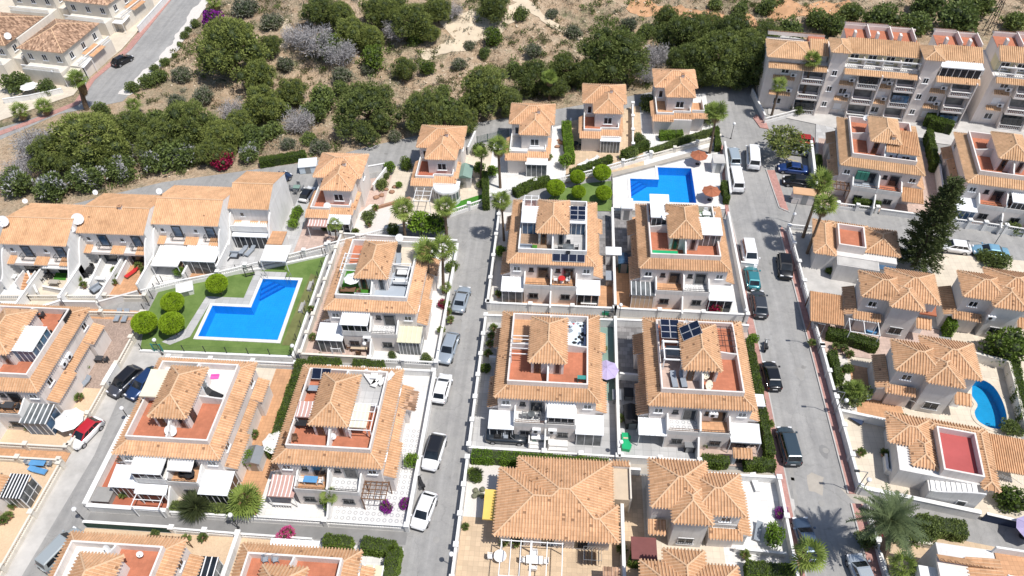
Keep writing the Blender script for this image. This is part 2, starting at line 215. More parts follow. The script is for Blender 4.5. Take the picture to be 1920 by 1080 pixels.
# ------------------------------------------------------------------ mesh building
class MB:
    def __init__(s): s.v = []; s.f = []; s.m = []; s.uv = []; s.has = False
    def add(s, vs, fs, mi=0, uvs=None):
        o = len(s.v); s.v += [tuple(x) for x in vs]
        for k, f in enumerate(fs):
            s.f.append(tuple(o+i for i in f)); s.m.append(mi)
            if uvs: s.uv.append([uvs[i] for i in f]); s.has = True
            else: s.uv.append(None)
        return s
    def box(s, x0, x1, y0, y1, z0, z1, mi=0):
        return s.add([(x0, y0, z0), (x1, y0, z0), (x1, y1, z0), (x0, y1, z0), (x0, y0, z1), (x1, y0, z1), (x1, y1, z1), (x0, y1, z1)],
                     [(0, 3, 2, 1), (4, 5, 6, 7), (0, 1, 5, 4), (1, 2, 6, 5), (2, 3, 7, 6), (3, 0, 4, 7)], mi)
    def bar(s, a, b, w, h, mi=0, up=(0, 0, 1)):
        a, b = Vector(a), Vector(b); d = (b-a).normalized(); u = Vector(up)
        if abs(d.dot(u)) > .98: u = Vector((0, 1, 0))
        r = d.cross(u).normalized()*w/2; u = r.cross(d).normalized()*h/2
        vs = [p+i*r+j*u for p in (a, b) for i, j in ((-1, -1), (1, -1), (1, 1), (-1, 1))]
        return s.add(vs, [(0, 1, 2, 3), (7, 6, 5, 4), (0, 4, 5, 1), (1, 5, 6, 2), (2, 6, 7, 3), (3, 7, 4, 0)], mi)
    def tube(s, a, b, r0, r1=None, n=8, mi=0, caps=True):
        a, b = Vector(a), Vector(b); r1 = r0 if r1 is None else r1; d = (b-a).normalized(); q = d.to_track_quat('Z', 'Y')
        ring = [q @ Vector((math.cos(2*math.pi*i/n), math.sin(2*math.pi*i/n), 0)) for i in range(n)]
        vs = [a+r*r0 for r in ring]+[b+r*r1 for r in ring]; fs = [(i, (i+1) % n, n+(i+1) % n, n+i) for i in range(n)]
        if caps: fs += [tuple(range(n))[::-1], tuple(range(n, 2*n))]
        return s.add(vs, fs, mi)
    def prism(s, poly, z0, z1, mi=0, mside=None):
        n = len(poly); ar = sum(poly[i][0]*poly[(i+1) % n][1]-poly[(i+1) % n][0]*poly[i][1] for i in range(n))
        if ar < 0: poly = poly[::-1]
        vs = [(p[0], p[1], z0) for p in poly]+[(p[0], p[1], z1) for p in poly]
        s.add(vs, [tuple(range(n, 2*n))], mi); 
        o = len(s.v)-2*n
        for i in range(n): s.f.append((o+i, o+(i+1) % n, o+n+(i+1) % n, o+n+i)); s.m.append(mi if mside is None else mside); s.uv.append(None)
        return s
    def lathe(s, prof, c=(0, 0, 0), n=10, mi=0):
        vs = [(c[0]+r*math.cos(2*math.pi*i/n), c[1]+r*math.sin(2*math.pi*i/n), c[2]+z) for r, z in prof for i in range(n)]
        fs = [(k*n+i, k*n+(i+1) % n, (k+1)*n+(i+1) % n, (k+1)*n+i) for k in range(len(prof)-1) for i in range(n)]
        if prof[-1][0] > .001: fs.append(tuple((len(prof)-1)*n+i for i in range(n)))
        return s.add(vs, fs, mi)
    def mesh(s, name, mats, smooth=False):
        me = bpy.data.meshes.new(name); me.from_pydata(s.v, [], s.f)
        for q in ([mats] if isinstance(mats, str) else mats): me.materials.append(MATS[q])
        if any(s.m): me.polygons.foreach_set('material_index', s.m)
        if smooth: me.polygons.foreach_set('use_smooth', [True]*len(s.f))
        if s.has:
            l = me.uv_layers.new(name='UVMap'); buf = []
            for f, u in zip(s.f, s.uv):
                for k in range(len(f)): buf += list(u[k]) if u else [0.0, .5]
            l.data.foreach_set('uv', buf)
        me.update(); return me
    def build(s, name, mats, parent=None, smooth=False):
        return link(name, s.mesh(name, mats, smooth), parent)
def link(name, me, parent=None, loc=None, rot=0, scale=None):
    o = bpy.data.objects.new(name, me); COL.objects.link(o)
    if parent is not None: o.parent = parent
    if loc is not None: o.location = loc
    if rot: o.rotation_euler = (0, 0, rot)
    if scale is not None: o.scale = scale if hasattr(scale, '__len__') else (scale,)*3
    return o
def tag(o, label, cat, group=None):
    o['label'] = label; o['category'] = cat
    if group: o['group'] = group
    return o
def thing(name, label, cat, loc=(0, 0, 0), rot=0, group=None):
    return tag(link(name, None, None, loc, rot), label, cat, group)
def struct(o, kind='structure'): o['kind'] = kind; return o
def copy_tree(o, parent=None):
    c = o.copy(); COL.objects.link(c); c.parent = parent
    for ch in list(o.children): copy_tree(ch, c)
    return c
def npmesh(name, v, f, mats, mi=None, smooth=False):
    me = bpy.data.meshes.new(name); k = f.shape[1]
    me.vertices.add(len(v)); me.vertices.foreach_set('co', v.astype(np.float32).ravel()); me.loops.add(f.size); me.loops.foreach_set('vertex_index', f.astype(np.int32).ravel())
    me.polygons.add(len(f)); me.polygons.foreach_set('loop_start', np.arange(0, f.size, k, dtype=np.int32)); me.polygons.foreach_set('loop_total', np.full(len(f), k, np.int32))
    for q in mats: me.materials.append(MATS[q])
    if mi is not None: me.polygons.foreach_set('material_index', mi.astype(np.int32))
    if smooth: me.polygons.foreach_set('use_smooth', np.ones(len(f), bool))
    me.update(calc_edges=True); return me
# ------------------------------------------------------------------ tiled roofs: every plane carries real ribs running down the slope
RIB = .29
def plane(mb, pts, rib=RIB, ext=.13, h=.095, mi=0):
    P = [Vector(p) for p in pts]; u = (P[1]-P[0]).normalized(); n = u.cross(P[-1]-P[0]).normalized()
    if n.z < 0: n = -n
    v = n.cross(u).normalized()
    if v.z < 0: v = -v
    q = [((p-P[0]).dot(u), (p-P[0]).dot(v)) for p in P]
    mb.add(P, [tuple(range(len(P)))], 3, [(a/rib+.5, b/.42) for a, b in q])
    L = max(a for a, b in q); a0 = min(a for a, b in q); k = 0; N = len(q); wd = rib*.28
    cnt = max(1, int((L-a0)/rib)); st = (L-a0)/cnt
    for k in range(cnt):
        uu = a0+(k+.5)*st; vs = []
        for i in range(N):
            (a, b), (c, d) = q[i], q[(i+1) % N]
            if (a-uu)*(c-uu) < 0: vs.append(b+(d-b)*(uu-a)/(c-a))
        if len(vs) < 2: continue
        v0, v1 = min(vs), max(vs)
        if v1-v0 < .12: continue
        if v0 < .02: v0 = -ext
        def pt(du, vv, hh): return P[0]+u*(uu+du)+v*vv+n*hh
        pr = ((-wd, 0), (-wd*.5, h), (wd*.5, h), (wd, 0)); vv = [pt(a, v0, b) for a, b in pr]+[pt(a, v1, b) for a, b in pr]; cu = uu/rib+.5
        uvs = [(cu, v0/.42)]*4+[(cu, v1/.42)]*4
        mb.add(vv, [(0, 4, 5, 1), (1, 5, 6, 2), (2, 6, 7, 3), (0, 1, 2, 3)], mi, uvs)
def cap(mb, a, b, mi=1, r=.095): 
    a, b = Vector(a), Vector(b); mb.tube(a+Vector((0, 0, .03)), b+Vector((0, 0, .03)), r, r, 6, mi)
def hip(mb, x0, x1, y0, y1, z, p=.45, rib=RIB, skip='', soffit=True, ridge_cut=None):
    dx, dy = x1-x0, y1-y0
    if dx >= dy:
        h = dy/2; zr = z+h*p; ym = (y0+y1)/2; a, b = (x0+h, ym, zr), (x1-h, ym, zr)
        if 'W' in skip: a = (x0, ym, zr)
        if 'E' in skip: b = (x1, ym, zr)
        pl = {'S': [(x0, y0, z), (x1, y0, z), b, a], 'N': [(x1, y1, z), (x0, y1, z), a, b], 'E': [(x1, y0, z), (x1, y1, z), b], 'W': [(x0, y1, z), (x0, y0, z), a]}
        ends = {'W': a, 'E': b}
    else:
        h = dx/2; zr = z+h*p; xm = (x0+x1)/2; a, b = (xm, y0+h, zr), (xm, y1-h, zr)
        if 'S' in skip: a = (xm, y0, zr)
        if 'N' in skip: b = (xm, y1, zr)
        pl = {'W': [(x0, y1, z), (x0, y0, z), a, b], 'E': [(x1, y0, z), (x1, y1, z), b, a], 'S': [(x0, y0, z), (x1, y0, z), a], 'N': [(x1, y1, z), (x0, y1, z), b]}
        ends = {'S': a, 'N': b}
    for k, v in pl.items():
        if k not in skip: plane(mb, v, rib)
    cap(mb, a, b)
    for k, e in ends.items():
        if k in skip: continue
        for c in pl[k][:2]: cap(mb, c, e)
    if soffit: mb.box(x0+.03, x1-.03, y0+.03, y1-.03, z-.13, z-.015, 2)
    return zr
TM = lambda t='tile': [t, 'ridge', 'pinkish', t+'_channel']
# ------------------------------------------------------------------ pieces of houses (all in the house's own coordinates, under its root)
def bx(root, name, x0, x1, y0, y1, z0, z1, m): return MB().box(x0, x1, y0, y1, z0, z1).build(name, m, root)
FACE = {'S': lambda c, a, u, d: (a+u, c-d), 'N': lambda c, a, u, d: (a-u, c+d), 'E': lambda c, a, u, d: (c+d, a+u), 'W': lambda c, a, u, d: (c-d, a-u)}
def fbox(mb, face, c, a, u0, u1, z0, z1, d0, d1, mi=0):
    p, q = FACE[face](c, a, u0, d0), FACE[face](c, a, u1, d1)
    mb.box(min(p[0], q[0]), max(p[0], q[0]), min(p[1], q[1]), max(p[1], q[1]), z0, z1, mi)
def window(root, face, c, a, z, w=1.1, h=1.1, n=2, frame='white_clean', pane='glass', name='window', sill=True, bars=0):
    mb = MB(); t = .07
    fbox(mb, face, c, a, -w/2, w/2, z, z+t, -.02, .05); fbox(mb, face, c, a, -w/2, w/2, z+h-t, z+h, -.02, .05)
    for k in range(n+1):
        u = -w/2+t/2+(w-t)*k/n; fbox(mb, face, c, a, u-t/2, u+t/2, z+t, z+h-t, -.02, .05)
    if sill: fbox(mb, face, c, a, -w/2-.1, w/2+.1, z-.08, z-.002, -.02, .14)
    o = mb.build(name, frame, root); pb = MB(); fbox(pb, face, c, a, -w/2+.01, w/2-.01, z+.01, z+h-.01, -.015, .02); pb.build('pane', pane, o)
    if bars:
        g = MB()
        for k in range(bars): 
            u = -w/2+w*(k+.5)/bars; fbox(g, face, c, a, u-.012, u+.012, z-.05, z+h+.05, .1, .125)
        for zz in (z+.1, z+h-.1): fbox(g, face, c, a, -w/2-.05, w/2+.05, zz, zz+.03, .085, .14)
        g.build('grille', 'dark_metal', o)
    return o
def shutter(root, face, c, a, z, w=1.1, h=1.1):
    mb = MB()
    for k in range(int(h/.13)): fbox(mb, face, c, a, -w/2, w/2, z+k*.13+.005, z+k*.13+.12, -.01, .03)
    o = mb.build('roller_shutter', 'white_clean', root); f = MB(); fbox(f, face, c, a, -w/2-.08, w/2+.08, z-.09, z-.003, -.02, .12); f.build('sill', 'white', o); return o
def door(root, face, c, a, z=0.06, w=.95, h=2.05, m='wood', pane=None):
    mb = MB(); fbox(mb, face, c, a, -w/2, w/2, z, z+h, -.02, .045); o = mb.build('door', m, root)
    g = MB(); fbox(g, face, c, a, w/2-.14, w/2-.08, z+.95, z+1.1, .046, .09); g.build('handle', 'grey_metal', o)
    if pane: p = MB(); fbox(p, face, c, a, -w/2+.15, w/2-.18, z+.2, z+h-.15, .01, .055); p.build('pane', pane, o)
    return o
def dish(root, x, y, z, r=.5, az=0.0, m='plastic_white', name='satellite_dish'):
    mb = MB(); n = 14; mb.tube((x, y, z), (x, y, z+.45), .03, .03, 6, 1); d = Vector((math.sin(az), -math.cos(az), .75)).normalized(); q = d.to_track_quat('Z', 'Y'); c = Vector((x, y, z+.5+r*.3))
    vs = []
    for rr, zz in ((0, 0), (.5, .05), (.85, .14), (1, .2)): vs += [c+q @ Vector((r*rr*math.cos(2*math.pi*i/n), r*rr*math.sin(2*math.pi*i/n), r*zz)) for i in range(n)]
    fs = [(k*n+i, k*n+(i+1) % n, (k+1)*n+(i+1) % n, (k+1)*n+i) for k in range(3) for i in range(n)]
    mb.add(vs, fs, 0); mb.tube(c+q @ Vector((0, -r, r*.2)), c+q @ Vector((0, 0, r*.85)), .015, .015, 4, 1); mb.tube(c+q @ Vector((0, 0, r*.8)), c+q @ Vector((0, 0, r*1.0)), .05, .05, 6, 1)
    return mb.build(name, [m, 'grey_metal'], root, True)
def aircon(root, face, c, a, z):
    mb = MB(); fbox(mb, face, c, a, -.45, .45, z, z+.6, .02, .36); o = mb.build('air_conditioner', 'plastic_white', root)
    g = MB(); p = FACE[face](c, a, -.1, .365); q = FACE[face](c, a, -.1, .385); g.tube((*p, z+.3), (*q, z+.3), .22, .22, 12); g.build('fan_grille', 'black_plastic', o); return o
def railing(root, pts, z, h=.9, m='dark_metal', gap=.14, name='railing', base=0):
    mb = MB()
    for (a, b) in zip(pts[:-1], pts[1:]):
        a, b = Vector((*a, 0)), Vector((*b, 0)); L = (b-a).length
        for zz in (z+.05, z+h): mb.bar(a+Vector((0, 0, zz)), b+Vector((0, 0, zz)), .05, .04)
        for k in range(int(L/gap)+1): p = a.lerp(b, min(1, k*gap/L)); mb.bar(p+Vector((0, 0, z)), p+Vector((0, 0, z+h)), .02, .02)
    return mb.build(name, m, root)
def balusters(mb, a, b, z, h, gap=.26, r=.07, mi=0):
    a, b = Vector((*a, 0)), Vector((*b, 0)); L = (b-a).length; n = max(2, int(L/gap))
    for k in range(n):
        p = a.lerp(b, (k+.5)/n); mb.lathe([(r*.6, 0), (r*.6, h*.1), (r*1.05, h*.35), (r*.5, h*.75), (r*.75, h)], (p.x, p.y, z), 6, mi)
def balustrade_on(root, pts, z, h=.75, m='white', name='balustrade'):
    r = MB()
    for a, b in zip(pts[:-1], pts[1:]):
        A, B = Vector((*a, 0)), Vector((*b, 0))
        r.bar(A+Vector((0, 0, z+h-.05)), B+Vector((0, 0, z+h-.05)), .2, .1); r.bar(A+Vector((0, 0, z+.04)), B+Vector((0, 0, z+.04)), .18, .08)
    o = r.build(name, m, root); k = MB()
    for a, b in zip(pts[:-1], pts[1:]): balusters(k, a, b, z+.08, h-.18)
    s = k.build('balusters', m, o); s['kind'] = 'stuff'; return o
def pergola(root, x0, x1, y0, y1, z0, z1, nx=3, ny=0, m='white_clean', w=.08, name='pergola'):
    mb = MB()
    o = mb.bar((x0-w, y0, z1+w*.55), (x1+w, y0, z1+w*.55), w, w).build(name, m, root)
    MB().bar((x0-w, y1, z1+w*.55), (x1+w, y1, z1+w*.55), w, w).build('beam', m, o)
    for x in (x0, x1):
        for y in (y0, y1): MB().box(x-w/2, x+w/2, y-w/2, y+w/2, z0, z1+.04).build('post', m, o)
    for k in range(nx): x = x0+(x1-x0)*k/max(1, nx-1); MB().bar((x, y0-w, z1+w*1.6), (x, y1+w, z1+w*1.6), w*.9, w*.95).build('beam', m, o)
    for k in range(ny): y = y0+(y1-y0)*(k+1)/(ny+1); MB().bar((x0-w, y, z1+w*2.65), (x1+w, y, z1+w*2.65), w*.8, w*.9).build('beam', m, o)
    return o
def solar(root, x0, y0, z, nx, ny, tilt=0.0, pw=1.0, ph=1.0, name='solar_panel', rotz=0.0, frame=True, slope=None):
    """a rectangle of solar panels, each one a part; slope = (dz per metre in x, dz per metre in y)"""
    sx, sy = slope or (0, tilt); o = None
    for i in range(nx):
        for j in range(ny):
            mb = MB(); xa, xb, ya, yb = x0+i*(pw+.03), x0+i*(pw+.03)+pw, y0+j*(ph+.03), y0+j*(ph+.03)+ph
            c, s = math.cos(rotz), math.sin(rotz)
            def V(x, y, dz):
                X, Y = x0+c*(x-x0)-s*(y-y0), y0+s*(x-x0)+c*(y-y0); return (X, Y, z+sx*(X-x0)+sy*(Y-y0)+dz)
            for (e, d0, d1, mi) in ((0, 0, .04, 1), (.03, .04, .046, 0)):
                vs = [V(xa+e, ya+e, d0), V(xb-e, ya+e, d0), V(xb-e, yb-e, d0), V(xa+e, yb-e, d0), V(xa+e, ya+e, d1), V(xb-e, ya+e, d1), V(xb-e, yb-e, d1), V(xa+e, yb-e, d1)]
                mb.add(vs, [(0, 3, 2, 1), (4, 5, 6, 7), (0, 1, 5, 4), (1, 2, 6, 5), (2, 3, 7, 6), (3, 0, 4, 7)], mi)
            o = mb.build(name, ['solar', 'solar_frame'], root)
    return o
def sunroom(root, x0, x1, y0, y1, z0, h, m='roof_panel', drop=.35, panes=4, pane='glass', side='', slats=0, frame='white_clean', base_h=.0, name='sunroom', slat_m=None, front=True, bm='white'):
    """glazed lean-to: posts and mullions, panes, and a sloping panel roof falling towards the front (low y)"""
    zf, zb = z0+h-drop, z0+h; mb = MB(); t = .08
    mb.box(x0, x1, y0, y0+t, zf-.16, zf-.052)
    if base_h: mb.box(x0+t, x1-t, y0+.005, y0+t, z0, z0+base_h, 1)
    if front:
        for k in range(1, panes): x = x0+(x1-x0)*k/panes; mb.box(x-.03, x+.03, y0+.01, y0+t-.01, z0+base_h, zf-.17)
    o = mb.build(name, [frame, bm], root)
    for x in (x0+t/2, x1-t/2):
        for y, zt in ((y0+t/2-.003, zf), (y1-t/2, zb)): MB().box(x-t/2, x+t/2, y-t/2, y+t/2, z0, zt-.055).build('post', frame, o)
    if front:
        for k in range(panes):
            a, b = x0+(x1-x0)*k/panes, x0+(x1-x0)*(k+1)/panes; MB().box(a+.05, b-.05, y0+.03, y0+.045, z0+base_h+.02, zf-.18).build('pane', pane, o)
    for s_ in side:
        x = x0+.04 if s_ == 'W' else x1-.04; n = max(2, int((y1-y0)/.8)); fb = MB()
        for k in range(1, n): y = y0+(y1-y0)*k/n; fb.box(x-.03, x+.03, y-.03, y+.03, z0, zf-.1)
        fb.box(x-.03, x+.03, y0+t, y1-t, z0+.9, z0+.97); fb.build('side_frame', frame, o)
        for k in range(n): a, b = y0+(y1-y0)*k/n, y0+(y1-y0)*(k+1)/n; MB().box(x-.006, x+.006, a+.05, b-.05, z0+.05, zf-.15).build('pane', pane, o)
    rb = MB(); e = .12; vs = [(x0-e, y0-e, zf), (x1+e, y0-e, zf), (x1+e, y1, zb), (x0-e, y1, zb)]; vs += [(a, b, c+.07) for a, b, c in vs]
    rb.add(vs, [(0, 3, 2, 1), (4, 5, 6, 7), (0, 1, 5, 4), (1, 2, 6, 5), (2, 3, 7, 6), (3, 0, 4, 7)]); r = rb.build('roof_panel', m, o)
    for k in range(slats):
        x = x0-e+.06+(x1-x0+2*e-.12)*k/max(1, slats-1); MB().bar((x, y0-e-.01, zf+.1), (x, y1, zb+.1), .09, .07).build('glazing_bar', slat_m or frame, r)
    return o
def awning(root, x0, x1, y0, y1, z0, z1, m='fabric_cream', posts=True, pz=None, name='awning', stripes=None):
    mb = MB(); vs = [(x0, y0, z0), (x1, y0, z0), (x1, y1, z1), (x0, y1, z1)]; n = 8; V = []
    for i in range(n+1):
        t = i/n; sag = -.10*math.sin(math.pi*t); V += [(x0, y0+(y1-y0)*t, z0+(z1-z0)*t+sag), (x1, y0+(y1-y0)*t, z0+(z1-z0)*t+sag)]
    V += [(a, b, c-.03) for a, b, c in V]; o2 = 2*(n+1)
    mb.add(V, [(2*i, 2*i+1, 2*i+3, 2*i+2) for i in range(n)]+[(o2+2*i+2, o2+2*i+3, o2+2*i+1, o2+2*i) for i in range(n)]+[(0, o2, o2+1, 1), (2*n, 2*n+1, o2+2*n+1, o2+2*n)])
    mb.box(x0, x1, y0-.02, y0-.005, z0-.18, z0+.0); o = mb.build(name, m, root)
    if stripes:
        k = 0; x = x0+.12
        while x < x1-.1:
            V = []
            for i in range(n+1): t = i/n; V += [(x, y0+(y1-y0)*t, z0+(z1-z0)*t-.10*math.sin(math.pi*t)+.006), (x+.10, y0+(y1-y0)*t, z0+(z1-z0)*t-.10*math.sin(math.pi*t)+.006)]
            MB().add(V, [(2*i, 2*i+1, 2*i+3, 2*i+2) for i in range(n)]).build('stripe', stripes, o); x += .42
    if posts:
        for x in (x0+.05, x1-.05): MB().box(x-.035, x+.035, y0+.03, y0+.1, pz or 0, z0-.02).build('post', 'white_clean', o)
    return o
def curb_wall(root, name, x0, x1, y0, y1, z0, z1, m='white', wave=0, axis='x'):
    """a thin dividing wall whose top runs up in a curve at its high end (wave = rise, sign gives the end)"""
    if not wave: return bx(root, name, x0, x1, y0, y1, z0, z1, m)
    n = 8; prof = [(t/n, z1+abs(wave)*(lambda s: s*s*(3-2*s))((t/n) if wave > 0 else 1-t/n)) for t in range(n+1)]; vs = []; 
    for side in (0, 1):
        for t, z in prof:
            if axis == 'x': x = x0+(x1-x0)*t; y = (y0, y1)[side]
            else: y = y0+(y1-y0)*t; x = (x0, x1)[side]
            vs += [(x, y, z0), (x, y, z)]
    m2 = 2*(n+1); fs = []
    for i in range(n): fs += [(2*i, 2*i+2, 2*i+3, 2*i+1), (m2+2*i, m2+2*i+1, m2+2*i+3, m2+2*i+2), (2*i+1, 2*i+3, m2+2*i+3, m2+2*i+1)]
    fs += [(0, 1, m2+1, m2), (2*n, m2+2*n, m2+2*n+1, 2*n+1)]
    return MB().add(vs, fs).build(name, m, root)
def leanto(root, x0, x1, y0, y1, zlo, zhi, low='W', t='tile', rib=RIB, name='porch_roof'):
    """a single tiled slope over a porch, falling towards the side named by low"""
    mb = MB(); q = {'W': [(x0, y1, zlo), (x0, y0, zlo), (x1, y0, zhi), (x1, y1, zhi)], 'E': [(x1, y0, zlo), (x1, y1, zlo), (x0, y1, zhi), (x0, y0, zhi)],
                    'S': [(x0, y0, zlo), (x1, y0, zlo), (x1, y1, zhi), (x0, y1, zhi)], 'N': [(x1, y1, zlo), (x0, y1, zlo), (x0, y0, zhi), (x1, y0, zhi)]}[low]
    plane(mb, q, rib); vs = [(a, b, c-.02) for a, b, c in q]+[(a, b, zlo-.12) for a, b, c in q]
    mb.add(vs, [(4, 5, 6, 7), (0, 1, 5, 4), (1, 2, 6, 5), (2, 3, 7, 6), (3, 0, 4, 7)], 2); return mb.build(name, TM(t), root)
def chimney(root, x, y, z, h=.7):
    mb = MB().box(x-.22, x+.22, y-.22, y+.22, z, z+h); o = mb.build('chimney', 'pinkish', root); MB().box(x-.3, x+.3, y-.3, y+.3, z+h+.001, z+h+.07).box(x-.12, x+.12, y-.12, y+.12, z+h+.07, z+h+.2).build('chimney_cap', 'chimney_cap', o); return o
# ------------------------------------------------------------------ the semi-detached block with a roof terrace (11.1 x 12.1 m)
QW, QD = 11.1, 12.1
def quad_house(x, y, label, rot=0.0, wallm='pinkish', parap='pinkish', floors=('terracotta',)*4, tile='tile', front=True, bal=('orange_paving', 'orange_paving'), sides='LR', cross='LR', balm=None, tower=True):
    """floors: front-left, front-right, rear-left, rear-right"""
    r = thing('terrace_house', label, 'house', (x, y, 0), rot, 'blocks with roof terraces')
    bx(r, 'wall', .32, QW-.32, .22, QD-.32, 0, 5.42, wallm)
    i = 1.3; mb = MB(); z0, z1 = 5.55, 6.12
    pl = [[(0, 0, z0), (QW, 0, z0), (QW-i, i, z1), (i, i, z1)], [(QW, 0, z0), (QW, QD, z0), (QW-i, QD-i, z1), (QW-i, i, z1)], [(QW, QD, z0), (0, QD, z0), (i, QD-i, z1), (QW-i, QD-i, z1)], [(0, QD, z0), (0, 0, z0), (i, i, z1), (i, QD-i, z1)]]
    for p in pl: plane(mb, p); cap(mb, p[0], p[3], r=.08)
    mb.box(.04, QW-.04, .04, QD-.04, z0-.12, z0-.02, 2); mb.build('skirt_roof', TM(tile), r)
    t = .17; a, b, c, d = i-.02, QW-i+.02, i-.02, QD-i+.02; pz = 6.85
    bx(r, 'parapet', a, b, c, c+t, 5.6, pz, parap); bx(r, 'parapet', a, b, d-t, d, 5.6, pz, parap); bx(r, 'parapet', a, a+t, c+t, d-t, 5.6, pz-.003, parap); bx(r, 'parapet', b-t, b, c+t, d-t, 5.6, pz-.003, parap)
    xm, ym = QW/2, 6.3; tx0, tx1, ty0, ty1 = 3.72, 7.2, 3.15, 9.0
    qs = [(a+t, xm, c+t, ym), (xm, b-t, c+t, ym), (a+t, xm, ym, d-t), (xm, b-t, ym, d-t)]
    for k, (q, m) in enumerate(zip(qs, floors)): bx(r, 'terrace_floor', q[0], q[1], q[2], q[3], 5.56, 5.92+k*.002, m)
    curb_wall(r, 'dividing_wall', xm-.09, xm+.09, c+t+.001, ty0-.001, 5.9, 6.95, 'white', .75, 'y'); curb_wall(r, 'dividing_wall', xm-.09, xm+.09, ty1+.001, d-t-.001, 5.9, 6.95, 'white', -.75, 'y')
    if 'L' in cross: curb_wall(r, 'cross_wall', a+t+.001, tx0-.001, ym-.08, ym+.08, 5.9, 6.9, 'render_grey', .3, 'x')
    if 'R' in cross: curb_wall(r, 'cross_wall', tx1+.001, b-t-.001, ym-.08, ym+.08, 5.9, 6.9, 'render_grey', -.3, 'x')
    bx(r, 'stair_tower', tx0, tx1, ty0, ty1, 5.57, 8.02, wallm)
    mb = MB(); hip(mb, 3.47, 7.45, 2.9, 9.25, 8.12, .62); mb.build('tower_roof', TM(tile), r)
    for u in (4.4, 6.55): door(r, 'S', ty0, u, 5.93, .75, 1.9, 'grey_metal' if u > 5 else 'wood', 'glass')
    # lower storey under lean-to roofs on both long sides
    for s_ in sides:
        xo, xi, low = (-.85, .3, 'W') if s_ == 'L' else (QW+.85, QW-.3, 'E'); xa, xb = min(xo, xi), max(xo, xi)
        for (ya, yb, w_) in ((.45, 4.6, 0), (8.7, QD-.45, 0), (4.62, 8.68, .45)):
            e = w_ if s_ == 'L' else -w_
            X0, X1 = (xa+(w_ if s_ == 'L' else 0), xb-(w_ if s_ == 'R' else 0))
            leanto(r, X0, X1, ya, yb, 2.95, 3.45, low); 
            bx(r, 'porch_wall', X0+(.25 if s_ == 'L' else 0), X1-(.25 if s_ == 'R' else 0), ya+.05, yb-.05, 0, 2.8, wallm)
        for yy in (2.2, 10.2): window(r, 'W' if s_ == 'L' else 'E', .32 if s_ == 'L' else QW-.32, yy, 4.0, .9, .9)
    if front:
        # ground floor pushes forward below two balconies
        bx(r, 'balcony_block', 2.15, 8.75, -1.55, .21, 0, 2.78, wallm)
        for k, (xa, xb) in enumerate(((2.3, xm-.1), (xm+.1, 8.6))):
            bx(r, 'balcony_floor', xa, xb, -1.38, .215, 2.72, 2.84, bal[k])
            m = (balm or 'render_grey')
            bx(r, 'balcony_wall', xa, xb, -1.56, -1.39, 2.7, 3.35, m)
            railing(r, [(xa, -1.47), (xb, -1.47)], 3.35, .38, 'dark_metal' if k else 'wood', .35)
            window(r, 'S', .22, xa+.7, 4.05, .55, .6, 1, 'dark_metal'); door(r, 'S', .22, xb-.95, 2.86, 1.5, 2.0, 'grey_metal', 'glass')
        for xa in (2.13, 8.6): curb_wall(r, 'balcony_side', xa, xa+.17, -1.56, .3, 2.7, 3.45, 'white', .55, 'y')
        curb_wall(r, 'balcony_divider', xm-.1, xm+.1, -1.57, .3, 2.7, 3.7, 'white', 1.0, 'y')
        for u in (3.4, 7.4): window(r, 'S', -1.55, u, 1.0, 1.15, .95, 2, 'grey_metal', bars=6)
        for u in (1.2, QW-1.2): window(r, 'S', .22, u, 4.0, .9, .8, 2)
        curb_wall(r, 'garden_partition', xm-.09, xm+.09, -3.4, -1.56, 0, 1.35, 'white', 1.1, 'y')
    return r
# ------------------------------------------------------------------ ground, roads, pavements
PA = [(-44.2, 54.9), (-34.1, 54.9), (-34.3, 65.1), (-39.1, 65.1), (-39.1, 60.0), (-44.2, 60.0)]; PB = [(10.2, 83.8), (19.6, 83.8), (19.6, 92.0), (14.5, 92.0), (14.5, 89.0), (10.2, 89.0)]
def smooth_loop(pts, k=4):
    out = []; n = len(pts)
    for i in range(n):
        p0, p1, p2, p3 = [Vector(pts[(i+j-1) % n]) for j in range(4)]
        for s in range(k):
            t = s/k; out.append(tuple(.5*((2*p1)+(p2-p0)*t+(2*p0-5*p1+4*p2-p3)*t*t+(3*p1-p0-3*p2+p3)*t**3)))
    return out
PC = smooth_loop([(47.9, 53.4), (49.0, 54.1), (50.2, 53.1), (50.4, 50.6), (49.7, 48.0), (48.2, 47.4), (46.9, 48.2), (46.8, 49.4), (47.5, 50.5), (47.3, 51.9)][::-1])[::-1]
def in_pool(x, y): return any(min(q[0] for q in P)-2 < x < max(q[0] for q in P)+2 and min(q[1] for q in P)-2 < y < max(q[1] for q in P)+2 for P in (PA, PB, PC))
def grow(poly, d):
    n = len(poly); out = []
    if sum(poly[i][0]*poly[(i+1) % n][1]-poly[(i+1) % n][0]*poly[i][1] for i in range(n)) < 0: poly = poly[::-1]
    for i in range(n):
        p, a, b = Vector(poly[i]), Vector(poly[i-1]), Vector(poly[(i+1) % n]); e1, e2 = (p-a).normalized(), (b-p).normalized(); n1, n2 = Vector((e1.y, -e1.x)), Vector((e2.y, -e2.x)); m_ = n1+n2; m_ /= max(.3, m_.dot(n1)); out.append(tuple(p+m_*d))
    return out
def sheet_hole(name, outer, holes, z, m):
    from mathutils.geometry import tessellate_polygon
    L = [[Vector((*p, 0)) for p in outer]]+[[Vector((*p, 0)) for p in h] for h in holes]; tris = tessellate_polygon(L); allv = [v for l in L for v in l]
    T = []
    for t in tris:
        a, b, c = [allv[i] for i in t]; T.append(tuple(t) if (b-a).cross(c-a).z > 0 else tuple(t)[::-1])
    return struct(MB().add([(v.x, v.y, z) for v in allv], T).build(name, m))
